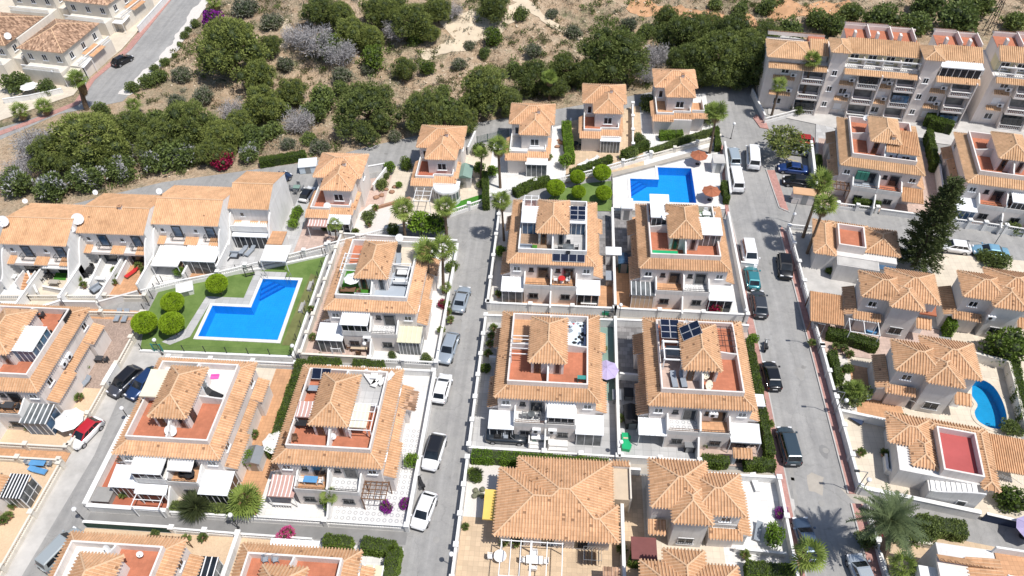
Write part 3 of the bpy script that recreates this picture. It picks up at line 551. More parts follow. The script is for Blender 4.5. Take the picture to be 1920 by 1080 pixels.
def grid_ground():
    xs = np.concatenate([np.arange(-420, -130, 14), np.arange(-130, 110, 1.6), np.arange(110, 420, 14)]); ys = np.concatenate([np.arange(-160, 40, 12), np.arange(40, 190, 1.6), np.arange(190, 520, 14)])
    nx, ny = len(xs), len(ys); v = np.array([(x, y, terr(x, y)-(.03 if not in_pool(x, y) else 2.6)) for y in ys for x in xs]); i = np.arange(nx*ny).reshape(ny, nx)
    f = np.stack([i[:-1, :-1], i[:-1, 1:], i[1:, 1:], i[1:, :-1]], -1).reshape(-1, 4); return npmesh('ground', v, f, ['earth'], None, True)
struct(link('ground', grid_ground()))
_zk = [0]
def sheet(name, poly, z, m, thick=None, side=None):
    _zk[0] += 1; z += (_zk[0] % 40)*.0009 if z > .05 else 0
    pts = [(p[0], p[1]) for p in poly]; mb = MB()
    mb.prism(pts, (z-(thick or .06)), z, 0, 1 if side else 0); return struct(mb.build(name, [m]+([side] if side else []), None))
def rect(x0, x1, y0, y1): return [(x0, y0), (x1, y0), (x1, y1), (x0, y1)]
xs = list(range(-100, 78, 3)); up = [(x, float(road_edge(x))) for x in xs]
# town floor of asphalt: streets and lanes are what the raised plots leave open
sheet_hole('road', [(-100, -30), (77, -30)]+up[::-1], [grow(PA, .05), grow(PB, .05), grow(PC, .05)], .0, 'asphalt')
def P2(*pp, z=0): return [tuple(G(*p, z).xy) for p in pp]
sheet('street', P2((0, 240), (60, 222), (150, 190), (175, 150), (245, 90), (330, -10), (395, -10), (345, 60), (268, 150), (230, 190), (110, 214), (0, 262)), .02, 'asphalt')
sheet('pavement', P2((-5, 248), (60, 225), (140, 192), (168, 150), (235, 92), (318, -12), (331, -12), (247, 92), (178, 150), (148, 196), (62, 231), (-5, 256)), .09, 'red_pavement', .12)
sheet('concrete_apron', [(-53, 10), (-50.1, 10), (-50.4, 25), (-49.5, 38), (-50.2, 46), (-46, 47.5), (-45, 52.3), (-51.7, 53)], .006, 'concrete', .03)
sheet('road_patch', P2((1575, 915), (1625, 925), (1645, 985), (1620, 960)), .006, 'concrete_tan', .03)
for q, mm_ in (([(-46.8, 30.3), (-13.9, 30.2), (-13.9, 31.5), (-46.8, 31.5)], 'asphalt_dark'), ([(-8.8, 59.7), (23.4, 59.9), (23.4, 61.4), (-8.8, 61.3)], 'concrete_tan'), ([(-8.8, 39.6), (23.4, 39.5), (23.4, 40.6), (-8.8, 40.7)], 'concrete_tan')):
    sheet('lane', q, .007, mm_, .03)
# red paved footways with kerbs along the right-hand street
def kerb(pts, name='kerb'):
    mb = MB()
    for a, b in zip(pts[:-1], pts[1:]): mb.bar((*a, .06), (*b, .06), .14, .13)
    return struct(mb.build(name, 'concrete'))
sheet('pavement', rect(30.7, 31.75, 10, 37.5), .11, 'red_pavement', .14); kerb([(30.65, 10), (30.65, 37.5)])
sheet('pavement', [(30.65, 38.6), (31.4, 38.6), (31.4, 78), (31.0, 79.4), (30.6, 78.6)], .11, 'red_pavement', .14); kerb([(30.6, 38.6), (30.55, 78.6)])
sheet('pavement', [(23.55, 20), (24.6, 20), (24.5, 60), (24.1, 83), (25.2, 98), (24.6, 99), (23.6, 83)], .11, 'red_pavement', .14); kerb([(24.66, 20), (24.55, 60), (24.18, 83), (25.28, 98)])
sheet('pavement', P2((1437, 320), (1452, 320), (1478, 395), (1470, 395), (1462, 388)), .11, 'red_pavement', .14); kerb(P2((1436, 318), (1461, 390), (1480, 398)))
sheet('pavement', P2((1418, 215), (1437, 232), (1441, 243), (1425, 240), (1412, 222)), .13, 'red_pavement', .16)
# plots: slightly raised yards of their own paving
def patio(poly, m, z=.09, name='patio'): return sheet(name, poly, z, m, z-.002)
for q, m_ in [
    (rect(-8.6, -6.6, 61.8, 80.3), 'gravel_white'), (rect(-6.6, 7.1, 61.8, 66.5), 'orange_paving'), (rect(-6.6, 5.2, 66.5, 80.3), 'concrete'), (rect(5.2, 7.1, 66.5, 80.3), 'slate_paving'),
    (rect(7.4, 10.2, 61.8, 70.0), 'orange_paving'), (rect(7.4, 10.2, 70.0, 80.3), 'slate_paving'), (rect(10.2, 16, 61.8, 80.3), 'orange_paving'), (rect(16, 23.4, 61.8, 80.3), 'white_paving'),
    (rect(-8.6, -5.5, 41.0, 59.4), 'grey_paving'), (rect(-5.5, 7.05, 41.0, 48.5), 'grey_paving'), (rect(-5.5, 7.05, 48.5, 59.4), 'roof_green'),
    (rect(7.35, 10.6, 50.2, 59.6), 'slate_paving'), (rect(7.35, 10.6, 41.0, 50.2), 'grey_paving'), (rect(10.6, 15.6, 41.0, 59.6), 'grey_paving'), (rect(15.6, 23.4, 41.0, 59.6), 'pink_paving'),
    (rect(-8.6, -5.2, 33.5, 39.5), 'gravel_white'), (rect(-8.6, 7.2, 10, 33.5), 'sand_paving'), (rect(-5.2, 7.2, 33.5, 39.5), 'sand_paving'), (rect(7.4, 9.6, 27.5, 39.3), 'sand_paving'), (rect(9.6, 17.2, 10, 39.3), 'cream_paving'), (rect(17.2, 23.4, 10, 39.3), 'white_paving'), (rect(7.4, 9.6, 10, 27.5), 'cream_paving'),
    (rect(-47, -38.3, 31.9, 50.6), 'terracotta_dark'), (rect(-38.3, -33, 31.9, 50.6), 'cream_paving'), (rect(-33, -29.6, 31.9, 50.6), 'orange_paving'), (rect(-29.6, -22.3, 31.9, 50.6), 'white_paving'), (rect(-22.3, -13.95, 31.9, 43.4), 'ring_tiles'), (rect(-22.3, -13.95, 43.4, 50.6), 'white_paving'),
    (rect(-30.2, -22.4, 52.3, 73.2), 'pink_paving'), (rect(-22.4, -14, 52.3, 73.2), 'white_paving'),
    (rect(-46.5, -30.4, 8, 29.8), 'gravel_yellow'), (rect(-30.3, -14, 8, 29.8), 'white_paving'), (rect(-30.3, -23, 20, 29.8), 'gravel_yellow'),
    ]: patio(q, m_, .09 if m_ != 'gravel_yellow' or q[0][0] != -30.3 else .10)
for q, m_ in [(rect(-80, -52.2, 38.2, 46.5), 'gravel_yellow'), (rect(-80, -52.2, 46.5, 57), 'brown_gravel'), (rect(-80, -52.2, 8, 36.6), 'gravel_yellow'), (rect(-80, -52.2, 57, 58.6), 'orange_paving'), (rect(-80, -52.2, 36.6, 38.2), 'orange_paving')]: patio(q, m_)
# yards of the row houses, the upper villas and the eastern villas
patio([(-73, 55.8), (-68.5, 55.3), (-63.2, 58.5), (-63.2, 64.5), (-73, 64.5)], 'white_paving'); patio([(-68.5, 55.6), (-63.3, 58.5), (-63.3, 64.4), (-68.2, 64.4)], 'cream_paving', .12)
patio([(-63.2, 58.8), (-58.6, 58.8), (-58.6, 68), (-63.2, 68)], 'white_paving'); patio([(-58.6, 59.3), (-54.2, 61.2), (-54.2, 68), (-58.6, 68)], 'orange_paving'); patio([(-54.2, 61.5), (-49.3, 63.7), (-49.3, 71), (-54.2, 71)], 'white_paving'); patio([(-49.3, 63.7), (-45, 65), (-45, 71), (-49.3, 71)], 'orange_paving')
patio([(-45, 65), (-36.5, 70.2), (-36.5, 84.5), (-39, 84.5), (-39, 80), (-45, 80)], 'grey_paving'); patio([(-36.5, 70.2), (-26, 74), (-26, 88), (-36.5, 84.5)], 'pink_paving')
patio([(-26, 74), (-13.8, 80.5), (-11.2, 82.5), (-11.2, 96.8), (-26, 90)], 'cream_paving'); patio([(-31.9, 73.9), (-24.5, 75), (-24.5, 81), (-28, 81)], 'gravel_white', .11)
patio([(-11.2, 83), (0.5, 88), (0.5, 103), (-11.2, 97.5)], 'white_paving'); patio([(.5, 87.5), (12.5, 92.5), (12.5, 109), (.5, 103.5)], 'sand_paving'); patio([(12.5, 92.5), (24, 98.2), (24, 113.5), (12.5, 108.5)], 'white_paving')
patio(P2((1530, 218), (1560, 238), (1580, 260), (1565, 385), (1527, 370)), 'grey_paving'); patio([(37, 84.6), (53.5, 82.2), (57, 98), (40.5, 101)], 'pink_paving'); patio([(53.7, 82.1), (80, 78), (84, 96), (57.2, 98)], 'pink_paving')
patio([(31.7, 64.5), (47, 61.5), (49.5, 75.3), (34, 78.8), (31.7, 78.8)], 'concrete'); patio([(47.2, 55), (62, 52), (66, 74), (49.6, 75.2)], 'cream_paving'); patio([(31.7, 57.2), (44.5, 55.3), (46.8, 61.4), (31.7, 64.4)], 'pink_paving')
patio([(31.7, 48), (45, 45.3), (48.5, 55), (31.7, 57)], 'cream_paving'); patio([(33.8, 48.2), (39, 47.2), (39, 54.5), (34.6, 55.4)], 'orange_paving', .11); patio([(31.7, 48.5), (33.9, 48.2), (34.6, 56.3), (31.7, 57)], 'gravel_white', .12); sheet_hole('patio', [(45.02, 45.3), (50.5, 45.6), (52.4, 56), (48.52, 56)], [grow(PC, .05)], .085, 'cream_paving')
patio([(31.7, 38.9), (43.6, 36.7), (49, 36), (51, 45.4), (31.7, 47.8)], 'cream_paving'); patio([(32.6, 10), (60, 10), (60, 32), (45, 33.5), (32.6, 35.5)], 'sand_paving')
patio([(-110, 93), (-96.5, 98.2), (-86.6, 107.5), (-86.9, 113), (-85, 123.5), (-84.6, 146), (-84.6, 160), (-130, 160), (-130, 93)], 'cream_paving'); patio(P2((1440, 215), (1560, 240), (1700, 262), (1990, 300), (2030, 190), (1440, 60)), 'concrete')
# ------------------------------------------------------------------ walls round the plots
def garden_wall(label, pts, h=1.2, m='white', t=.2, bal=0.0, cap_m=None, posts=0, name='garden_wall', z=0.0, post_h=.35):
    r = thing(name, label, 'wall'); r['kind'] = 'thing'; hb = h-bal
    mb = MB(); 
    for k, (a, b) in enumerate(zip(pts[:-1], pts[1:])):
        d = (Vector(b)-Vector(a)).normalized(); e = t/2 if k else 0
        mb.bar((a[0]-d.x*e*.98, a[1]-d.y*e*.98, z+hb/2), (*b, z+hb/2), t, hb)
    mb.build('wall_body', m, r)
    if bal:
        balustrade_on(r, pts, z+hb+.002, bal, cap_m or m)
    else:
        mb = MB()
        for k, (a, b) in enumerate(zip(pts[:-1], pts[1:])): mb.bar((*a, z+h+.03+.004*k), (*b, z+h+.03+.004*k), t+.08, .06)
        mb.build('coping', cap_m or m, r)
    if posts:
        for a, b in zip(pts[:-1], pts[1:]):
            n = max(1, round((Vector(b)-Vector(a)).length/posts))
            for k in range(n+1):
                if k == n and b != pts[-1]: continue
                p = Vector(a).lerp(Vector(b), k/n); q = MB().box(p.x-.2, p.x+.2, p.y-.2, p.y+.2, z, z+h+post_h*.5).add([], []); 
                q.box(p.x-.27, p.x+.27, p.y-.27, p.y+.27, z+h+post_h*.5+.002, z+h+post_h*.5+.1); q.build('pillar', m, r)
    return r
GW = garden_wall
GW('white wall beside the middle street, along the house with the clothes-strewn terrace', [(-8.75, 41.1), (-8.75, 59.5)], 1.25, posts=3.2); GW('white wall in front of the black convertible', [(-8.75, 40.85), (-.9, 40.8)], 1.2)
GW('white balustrade in front of the front steps right of the black convertible', [(-.7, 40.8), (7.1, 40.75)], 1.2, bal=.7, posts=3.9); GW('white party wall between the two houses south of the middle lane', [(7.2, 40.75), (7.2, 60.0)], 1.6, t=.24)
GW('white wall in front of the yard with the green plastic slide', [(7.4, 40.8), (15.6, 40.75)], 1.2, posts=4); GW('low rear wall behind the house with the lilac parasol', [(-8.6, 59.5), (7.1, 59.65)], 1.3, 'white')
GW('rear white wall behind the house with rooftop solar panels on a frame', [(7.35, 59.75), (23.4, 59.75)], 1.3, 'white'); GW('white wall beside the middle street next to the tall single palm', [(-8.75, 61.7), (-8.75, 82.5)], 1.3, posts=4)
GW('white lane wall in front of the house with solar panels on its front eave', [(-8.6, 61.6), (7.2, 61.6)], 1.3, posts=5); GW('white party wall between the two houses below the upper pool', [(7.25, 61.75), (7.25, 80.2)], 1.8, t=.24)
GW('white lane wall below the crimson bougainvillea', [(7.4, 61.6), (23.45, 61.5)], 1.3, posts=5.4); GW('white wall along the right-hand street beside the parked white van', [(23.5, 61.7), (23.5, 80.5)], 1.5)
GW('white wall beside the middle street, next to the cactus bed', [(-8.75, 14), (-8.75, 39.6)], 1.2, posts=3.3); GW('tall white party wall beside the drying laundry', [(7.3, 14), (7.3, 38.6)], 1.9, t=.24); GW('white rear wall of the bungalow next to the hip-roofed villa', [(6.9, 39.3), (9.4, 39.3)], 1.3)
GW('white wall behind the lower villa with the terrace', [(15.6, 39.35), (23.5, 39.35)], 1.2); GW('white wall with pillars beside the purple bougainvillea on the right-hand street', [(23.5, 14), (23.5, 39.3)], 1.2, posts=4.2)
GW('broad white wall along the left-hand street beside the terracotta yard', [(-47.1, 31.85), (-47.1, 42.5)], 1.1, t=.5); GW('white lane wall in front of the terracotta yard', [(-46.85, 31.75), (-38.5, 31.7)], 1.1, t=.35); GW('low white balustrade beneath the dark spiky plant and the fan palm', [(-38.2, 31.7), (-30.6, 31.7)], .9, bal=.45)
GW('white balustrade below the striped awning and the ring-tiled yard', [(-30.4, 31.7), (-13.9, 31.7)], 1.1, bal=.6, posts=8.2); GW('white wall beside the middle street next to the parked white cars', [(-13.85, 31.95), (-13.85, 50.6)], 1.2, t=.3)
GW('white rear wall of the house with the ring-tiled yard', [(-26.4, 50.7), (-14, 50.7)], 1.1, posts=4); GW('white balustrade behind the house with the pink rooftop float', [(-46, 50.9), (-30.5, 50.9)], 1.0, bal=.5, posts=5)
GW('cream wall beside the footpath along the pool lawn', [(-30.3, 52.4), (-30.3, 73.4)], 1.2, 'cream', cap_m='white', posts=3); GW('cream wall with a white gate in front of the chequered tablecloth yard', [(-30.2, 52.2), (-22.2, 52.15)], 1.2, 'cream'); GW('white balustrade in front of the planted yard beside the middle street', [(-21.9, 52.1), (-13.9, 52.0)], 1.1, bal=.6, posts=4)
GW('white wall beside the middle street below the pair of leaning palms', [(-13.9, 52.2), (-13.9, 72.5)], 1.0, t=.25); GW('white wall behind the house with the artificial grass terrace', [(-30.0, 73.5), (-14, 73.0)], 1.1)
GW('long cream balustrade along the left-hand street', [(-53.2, 12), (-52.2, 25), (-52.05, 36.2)], 1.1, 'cream', bal=.6, posts=6); GW('cream balustrade beside the red-roofed small car', [(-52.0, 38.5), (-51.9, 46.4)], 1.1, 'cream', bal=.6, posts=4); GW('white solid wall section beside the dark grey hatchback', [(-51.9, 46.6), (-51.8, 49.3)], 1.3, 'white', .5)
GW('cream balustrade next to the brown gravel yard and round trees', [(-51.8, 49.5), (-51.8, 57.5)], 1.1, 'cream', bal=.6, posts=4); GW('cream balustrade along the lane below the row houses', [(-84, 58.6), (-53, 60.4)], 1.1, 'cream', bal=.6, posts=5); GW('lower cream balustrade behind the terrace with red floor', [(-84, 56.5), (-52.2, 57.6)], 1.0, 'cream', bal=.5, posts=5)
GW('cream balustrade at the front of the lower left house', [(-80, 38.1), (-52.3, 38.2)], 1.1, 'cream', bal=.6, posts=5); GW('cream balustrade across the path in the lower left corner', [(-80, 36.5), (-52.3, 36.6)], 1.1, 'cream', bal=.6, posts=5)
GW('dark green screened wall at the top of the lower left house', [(-46.4, 30.0), (-37.5, 30.0)], 1.1, 'green_screen', cap_m='white'); GW('low white balustrade beside the gravel yard at the bottom', [(-37.3, 30.0), (-30.5, 29.9)], .9, bal=.5, posts=3.4); GW('white wall between the two houses at the bottom left', [(-30.4, 29.7), (-30.4, 12)], 1.2, t=.3); GW('white balustrade behind the pink bougainvillea', [(-30.2, 29.9), (-23, 29.85)], .9, bal=.5)
# row-house yards
GW('stepped white garden wall below the row houses', [(-73.2, 55.6), (-68.6, 55.2), (-63.2, 58.6)], 1.5, t=.25); GW('white garden wall of the second row house', [(-63.1, 58.5), (-58.7, 58.7)], 1.4); GW('brick-red fenced wall of the row-house yard with the red lounger', [(-58.5, 59.0), (-54.3, 61.1)], 1.1, 'render_grey')
GW('white partition between the first two row-house yards', [(-63.3, 58.9), (-63.3, 64.6)], 2.0); GW('white partition in the middle of the second row-house yard', [(-58.6, 59.0), (-58.6, 66.6)], 1.6); GW('white partition between the second and third row-house yards', [(-54.2, 61.4), (-54.2, 68.9)], 2.0); GW('white partition in the middle of the third row-house yard', [(-49.2, 63.9), (-49.2, 68.5)], 1.6); GW('white partition beside the grey terrace with loungers', [(-45, 65.2), (-45, 72.4)], 2.0); GW('white partition in the first row-house yard', [(-68.4, 55.6), (-68.4, 64.3)], 1.8)
GW('white wall of the third row-house yard', [(-54.0, 61.3), (-49.4, 63.4), (-45.2, 64.9)], 1.1, bal=.5)
GW('long white balustrade between the pool lawn and the grey terrace', [(-45, 65.0), (-38.4, 68.0)], 1.2, bal=.6, posts=3.5); GW('white balustrade beside the white canopy above the pool lawn', [(-37.4, 68.4), (-31.8, 71)], 1.2, bal=.6, posts=3); GW('white balustrade running up to the palms behind the artificial grass terrace', [(-31.5, 71.2), (-20.5, 76.4), (-18.7, 77.4)], 1.3, bal=.55, posts=4)
GW('white balustrade at the head of the middle street', [(-16.2, 78.8), (-10.3, 82.4)], 1.2, bal=.7, posts=3); GW('white balustrade above the lawn with the round topiary trees', [(-10, 83.2), (-4, 86.5)], 1.1, bal=.6, posts=4); GW('white balustrade above the upper pool', [(-1.5, 86.9), (4.8, 89.6), (13.5, 94.2)], 1.2, bal=.6, posts=4); GW('white hand-rail wall on top of the bank above the upper pool', [(13.7, 94.3), (24.6, 99.6)], .9, 'cream', bal=.5, posts=4)
GW('white wall behind the villa with the curved sunroom', [(-14.9, 93.6), (-14.2, 98.0)], 1.6); GW('curving white wall behind the villa nearest the row houses', [(-28, 84.0), (-26.5, 89.5), (-36.4, 86.0)], 1.3); GW('white wall beside the third villa with the flat white canopy', [(0.3, 90.5), (1.0, 103)], 1.2); GW('white ramp wall beside the fourth villa', [(10.8, 96), (11.2, 107.5)], 1.4, bal=.6, posts=4); GW('low curved cream wall behind the fifth villa', [(21.2, 108), (24.5, 108.8), (25.3, 105)], .8, 'cream')
# pool enclosure walls
GW('white changing-room wall beside the upper pool', [(24.3, 84.5), (25.0, 97)], 1.7); GW('low white wall south of the upper pool', [(7.4, 81.1), (23.4, 82.4)], .5)
# eastern walls
GW('long white wall along the right-hand street opposite the parked cars', [(31.55, 38.8), (31.55, 57)], 1.25, posts=3.5); GW('white wall along the right-hand street with wall lamps', [(31.55, 57.2), (31.55, 78.3)], 1.25, posts=3.5, bal=.55); GW('white wall along the lane in front of the bungalow with a red roof terrace', [(31.8, 78.8), (35, 78.5)], 1.1, bal=.6)
GW('white wall between the cactus garden villa and the red-floored villa', [(31.7, 48.0), (45.2, 45.1)], 1.3, t=.25); GW('long white wall beside the lane with the date palm', [(31.7, 38.7), (42.6, 36.7)], 1.3, t=.35); GW('dark blue screened wall beside the lane', [(43.1, 36.6), (48.5, 35.5)], 1.3, 'fabric_navy', cap_m='white'); GW('white wall beside the kidney-shaped pool', [(50.7, 46.5), (52.3, 55.8), (48.5, 57)], 1.5, 'cream')
GW('white balustrade along the pavement beside the date palm', [(31.85, 18), (31.85, 37)], 1.1, bal=.6, posts=4); GW('white wall left of the lower eastern villa', [(34, 33.5), (45, 32.6)], 1.0, 'cream')
GW('white wall in front of the long-roofed house beside the lane', [(39.5, 83.9), (44.8, 83.2)], 1.0, bal=.6, posts=2.6); GW('white wall in front of the garage of the long-roofed house', [(45.2, 83.0), (52.6, 81.8)], .9); GW('ornate white wall in front of the blue-glazed conservatory', [(54.4, 80.9), (58.4, 80.3), (63.5, 79.3)], 1.4, bal=.55, posts=2.4)
GW('tall white wall between the two terraced houses on the right', [(53.6, 82.4), (56.5, 95)], 1.8); GW('tall white wall beside the shaded parking bays', [(36.6, 85.5), (38.2, 97.5)], 2.0, t=.3); GW('curved white balustrade at the foot of the apartment block', P2((1432, 232), (1470, 222), (1520, 208), (1560, 212), (1600, 220), (1640, 224)), 1.1, bal=.6); GW('white ramp parapet at the corner of the apartment block', P2((1408, 178), (1418, 200), (1432, 228)), 1.2)
GW('white wall round the terrace at the street corner on the far left', P2((205, 100), (165, 142), (158, 165)), 1.1, bal=.5); GW('white garden wall beside the far left street', P2((318, 0), (262, 62)), 1.3, 'white'); GW('white wall at the end of the far left street', P2((10, 195), (60, 188), (120, 175)), 1.0)
# ------------------------------------------------------------------ houses
q1 = quad_house(-6.4, 64.55, 'terraced block with solar panels on its front eave, below the topiary lawn', floors=('wood_deck', 'grey_paving', 'terracotta', 'wood_deck'), parap='white', cross='LR')
q2 = quad_house(9.95, 64.55, 'terraced block directly below the upper pool, with a green carpet on its terrace', floors=('terracotta', 'terracotta', 'terracotta', 'turf'), bal=('orange_paving', 'ring_tiles'))
q3 = quad_house(-6.2, 44.4, 'terraced block with clothes spread on a pale blue rear terrace', floors=('terracotta', 'terracotta', 'orange_paving', 'pale_blue'), bal=('ring_tiles', 'orange_paving'))
q4 = quad_house(9.95, 44.4, 'terraced block with black solar panels on a frame and on its tower roof', floors=('pink_paving', 'terracotta', 'terracotta', 'terracotta'), bal=('ring_tiles', 'orange_paving'))
q5 = quad_house(-43.9, 35.25, 'terraced block with a cream awning and a pink float on its terrace', floors=('terracotta', 'terracotta', 'white_paving', 'white_paving'), bal=('white_paving', 'orange_paving'))
q6 = quad_house(-27.5, 35.3, 'terraced block with a striped awning, beside the ring-tiled yard', floors=('terracotta', 'terracotta', 'terracotta', 'grey_paving'), bal=('orange_paving', 'ring_tiles'))
q7 = quad_house(-27.4, 55.55, 'terraced block with artificial grass on its terrace, beside the pool lawn', floors=('turf', 'bluegrey_floor', 'terracotta', 'cream_paving'), parap='white', bal=('white_paving', 'ring_tiles'))
q8 = quad_house(-66.4, 42.0, 'terraced block at the left edge with a glazed room on its red terrace', floors=('terracotta',)*4)
q9 = quad_house(-44.0, 14.9, 'terraced block at the bottom left corner with a half white, half red terrace', floors=('terracotta', 'terracotta', 'white_paving', 'terracotta'), front=False)
q10 = quad_house(-27.7, 14.9, 'terraced block at the bottom with two dark folding chairs on its terrace', floors=('terracotta', 'terracotta', 'terracotta', 'terracotta'), front=False)
q11 = quad_house(-67.0, 21.8, 'terraced block at the left edge beside the blue lounger', floors=('terracotta',)*4, front=False)
ROTU = R(-10.2)
u1 = quad_house(39.1, 86.8, 'terraced block below the apartments with a tan roof extension on its terrace', ROTU, floors=('terracotta',)*4, tile='tile_yellow', bal=('bluegrey_floor', 'terracotta'))
u2 = quad_house(55.3, 83.7, 'terraced block at the right edge behind the dark conifer', ROTU, floors=('terracotta',)*4, tile='tile_yellow', bal=('terracotta', 'terracotta'))
# additions on each block ------------------------------------------------------
X = bx
# q1
pergola(q1, 1.6, 3.4, 8.1, 10.4, 5.93, 7.7, 3); sunroom(q1, 1.55, 3.65, 5.0, 7.9, 5.93, 2.2, panes=3, pane='glass_blue', drop=.2); X(q1, 'turf_mat', 1.6, 3.6, 1.5, 3.0, 5.925, 5.945, 'turf'); sunroom(q1, 7.25, 9.6, 5.2, 8.2, 5.93, 2.15, panes=4, pane='glass_blue', drop=.15)
solar(q1, 7.6, 5.5, 8.22, 2, 3, pw=.95, ph=.8, slope=(0, .05)); solar(q1, 5.6, .3, 5.83, 4, 1, pw=.98, ph=.95, slope=(0, .43)); sunroom(q1, -.6, 2.0, -1.9, .25, .1, 2.7, panes=3, slats=5, pane='glass_grey'); sunroom(q1, 8.85, 11.6, -1.9, .25, .1, 2.65, panes=3); balustrade_on(q1, [(9.4, -2.0), (11.4, -2.0)], .1, .8)
# q2
awning(q2, 1.5, 4.0, 8.2, 11.2, 7.85, 8.15, 'fabric_white', pz=5.93); sunroom(q2, 1.6, 3.6, 7.0, 8.1, 5.93, 2.0, panes=3, pane='glass_grey', drop=.1); sunroom(q2, 7.25, 10.0, 4.0, 6.9, 5.93, 2.2, panes=4, pane='glass_grey', drop=.25); X(q2, 'green_carpet', 1.65, 4.8, 1.5, 2.9, 5.925, 5.945, 'plastic_green'); dish(q2, 3.3, 7.0, 7.4, .5, .3)
sunroom(q2, -.7, 2.1, -1.7, .25, .1, 2.75, m='glass_grey', panes=5, slats=6, pane='fabric_beige', drop=.3); sunroom(q2, 8.85, 11.7, -1.9, .25, .1, 2.65, panes=3)
# q3
pergola(q3, 1.5, 3.6, 4.4, 6.9, 5.93, 7.5, 0, 3); sunroom(q3, -.5, 2.05, -1.8, .25, .1, 2.65, panes=3, base_h=.8); sunroom(q3, 8.85, 11.6, -1.9, .25, .1, 2.65, panes=3, pane='glass_grey'); sunroom(q3, 5.75, 8.55, -1.35, .28, 2.85, 1.9, panes=4, drop=.3, base_h=.7); X(q3, 'front_step', 5.9, 8.0, -2.4, -1.56, 0, .5, 'white_paving'); X(q3, 'front_step', 5.9, 8.0, -2.8, -2.41, 0, .3, 'white_paving'); aircon(q3, 'S', -1.55, 4.6, 2.0); aircon(q3, 'S', -1.55, 6.3, 2.0)
for k in range(2): X(q3, 'wall_bench', 9.35, 9.6, 6.7+k*1.7, 8.0+k*1.7, 5.93, 6.6, 'fabric_navy')
# q4
pergola(q4, 1.7, 3.4, 7.2, 9.9, 5.93, 7.45, 0, 2); solar(q4, 1.55, 7.35, 7.75, 2, 3, pw=.98, ph=.83, slope=(0, .06)); solar(q4, 3.75, 6.5, 8.42, 2, 2, pw=.92, ph=.98, slope=(.60, 0), rotz=.16); pergola(q4, 1.7, 3.6, 4.5, 6.9, 5.93, 7.6, 2, 1, w=.14); MB().box(1.9, 3.5, 4.9, 6.2, 7.9, 7.93).build('glass_roof', 'glass', q4)
pergola(q4, 7.5, 9.5, 7.0, 9.7, 5.93, 7.3, 4, 3, 'dark_metal', .05); dish(q4, 5.95, 3.0, 6.6, .42, .6, 'fabric_cream'); dish(q4, 6.2, 2.1, 6.1, .55, .8, 'fabric_cream'); dish(q4, 4.6, 10.3, 6.5, .32, -.5)
sunroom(q4, -.65, 2.1, -1.6, .25, .1, 2.7, panes=1, front=False, slats=6); awning(q4, 8.85, 12.0, -1.9, .25, 2.45, 2.8, 'roof_panel', pz=.09); aircon(q4, 'S', .22, 6.9, 4.1)
# q5
awning(q5, 1.2, 4.0, 5.6, 8.9, 7.65, 7.85, 'fabric_cream', pz=5.93, posts=True); dish(q5, 5.6, 2.35, 6.0, .62, .2); door(q5, 'E', 7.2, 7.7, 5.93, 1.0, 1.9, 'white_clean', 'glass_grey'); door(q5, 'E', 7.2, 4.2, 5.93, .9, 1.9, 'dark_metal', 'glass')
sunroom(q5, 2.3, 5.4, -1.6, .3, 2.85, 2.3, panes=4, drop=.25, base_h=.9, slats=3, slat_m='render_grey'); sunroom(q5, -.6, 2.1, -2.0, .25, .1, 2.75, panes=5, slats=6); sunroom(q5, 2.2, 5.3, -2.4, -1.6, .1, 2.5, panes=3); sunroom(q5, 8.8, 11.7, -2.2, .25, .1, 2.75, panes=5, side='E'); pergola(q5, 2.4, 5.2, -3.9, -2.5, .1, 2.2, 2, 1); awning(q5, 5.7, 8.2, -.9, .28, 4.55, 4.9, 'fabric_white', posts=False)
# q6
solar(q6, 1.7, 9.55, 6.55, 2, 1, pw=1.0, ph=1.05, slope=(0, .5)); awning(q6, 7.3, 9.1, 3.3, 5.9, 7.55, 7.8, 'fabric_cream', pz=5.93, stripes='fabric_white'); pergola(q6, 7.4, 9.6, 3.0, 6.1, 5.93, 7.5, 2, 2); awning(q6, 1.6, 3.3, 4.3, 6.0, 7.35, 7.6, 'fabric_stripe', pz=5.93, stripes='fabric_white'); dish(q6, 5.8, 2.6, 6.2, .35, .1)
awning(q6, -.7, 2.0, -2.0, .2, 2.4, 2.75, 'fabric_stripe', stripes='fabric_white', pz=.09); balustrade_on(q6, [(-.4, -2.1), (1.5, -2.1)], .1, .85); pergola(q6, 8.9, 11.3, -1.7, .2, .1, 2.4, 5, 3, 'wood', .09); leanto(q6, 11.0, 12.6, 8.6, 11.2, 2.9, 3.3, 'E', 'tile_old')
# q7
pergola(q7, 1.3, 3.6, 4.6, 7.4, 5.93, 7.55, 2, 2); pergola(q7, 7.35, 9.6, 3.6, 6.1, 5.93, 7.5, 2, 0); sunroom(q7, 2.3, 5.4, -1.6, .3, 2.85, 2.3, panes=4, drop=.25, base_h=.9); sunroom(q7, -.9, 2.1, -2.1, .25, .1, 2.7, panes=4, pane='glass_grey'); sunroom(q7, 8.8, 11.4, -1.9, .25, .1, 2.75, m='panel_cream', panes=6, slats=6, slat_m='fabric_cream', pane='glass_grey', side='E'); dish(q7, 7.3, 11.0, 6.6, .5, .3); aircon(q7, 'S', -1.55, 5.1, 2.3)
mb = MB()
for k in range(4): mb.box(3.6+k*.5, 4.05+k*.5, 1.62, 1.66, 6.0, 6.8)
mb.build('windbreak', 'glass_grey', q7); window(q7, 'S', 1.62, 4.6, 5.95, 2.1, .95, 4, sill=False, pane='glass_grey')
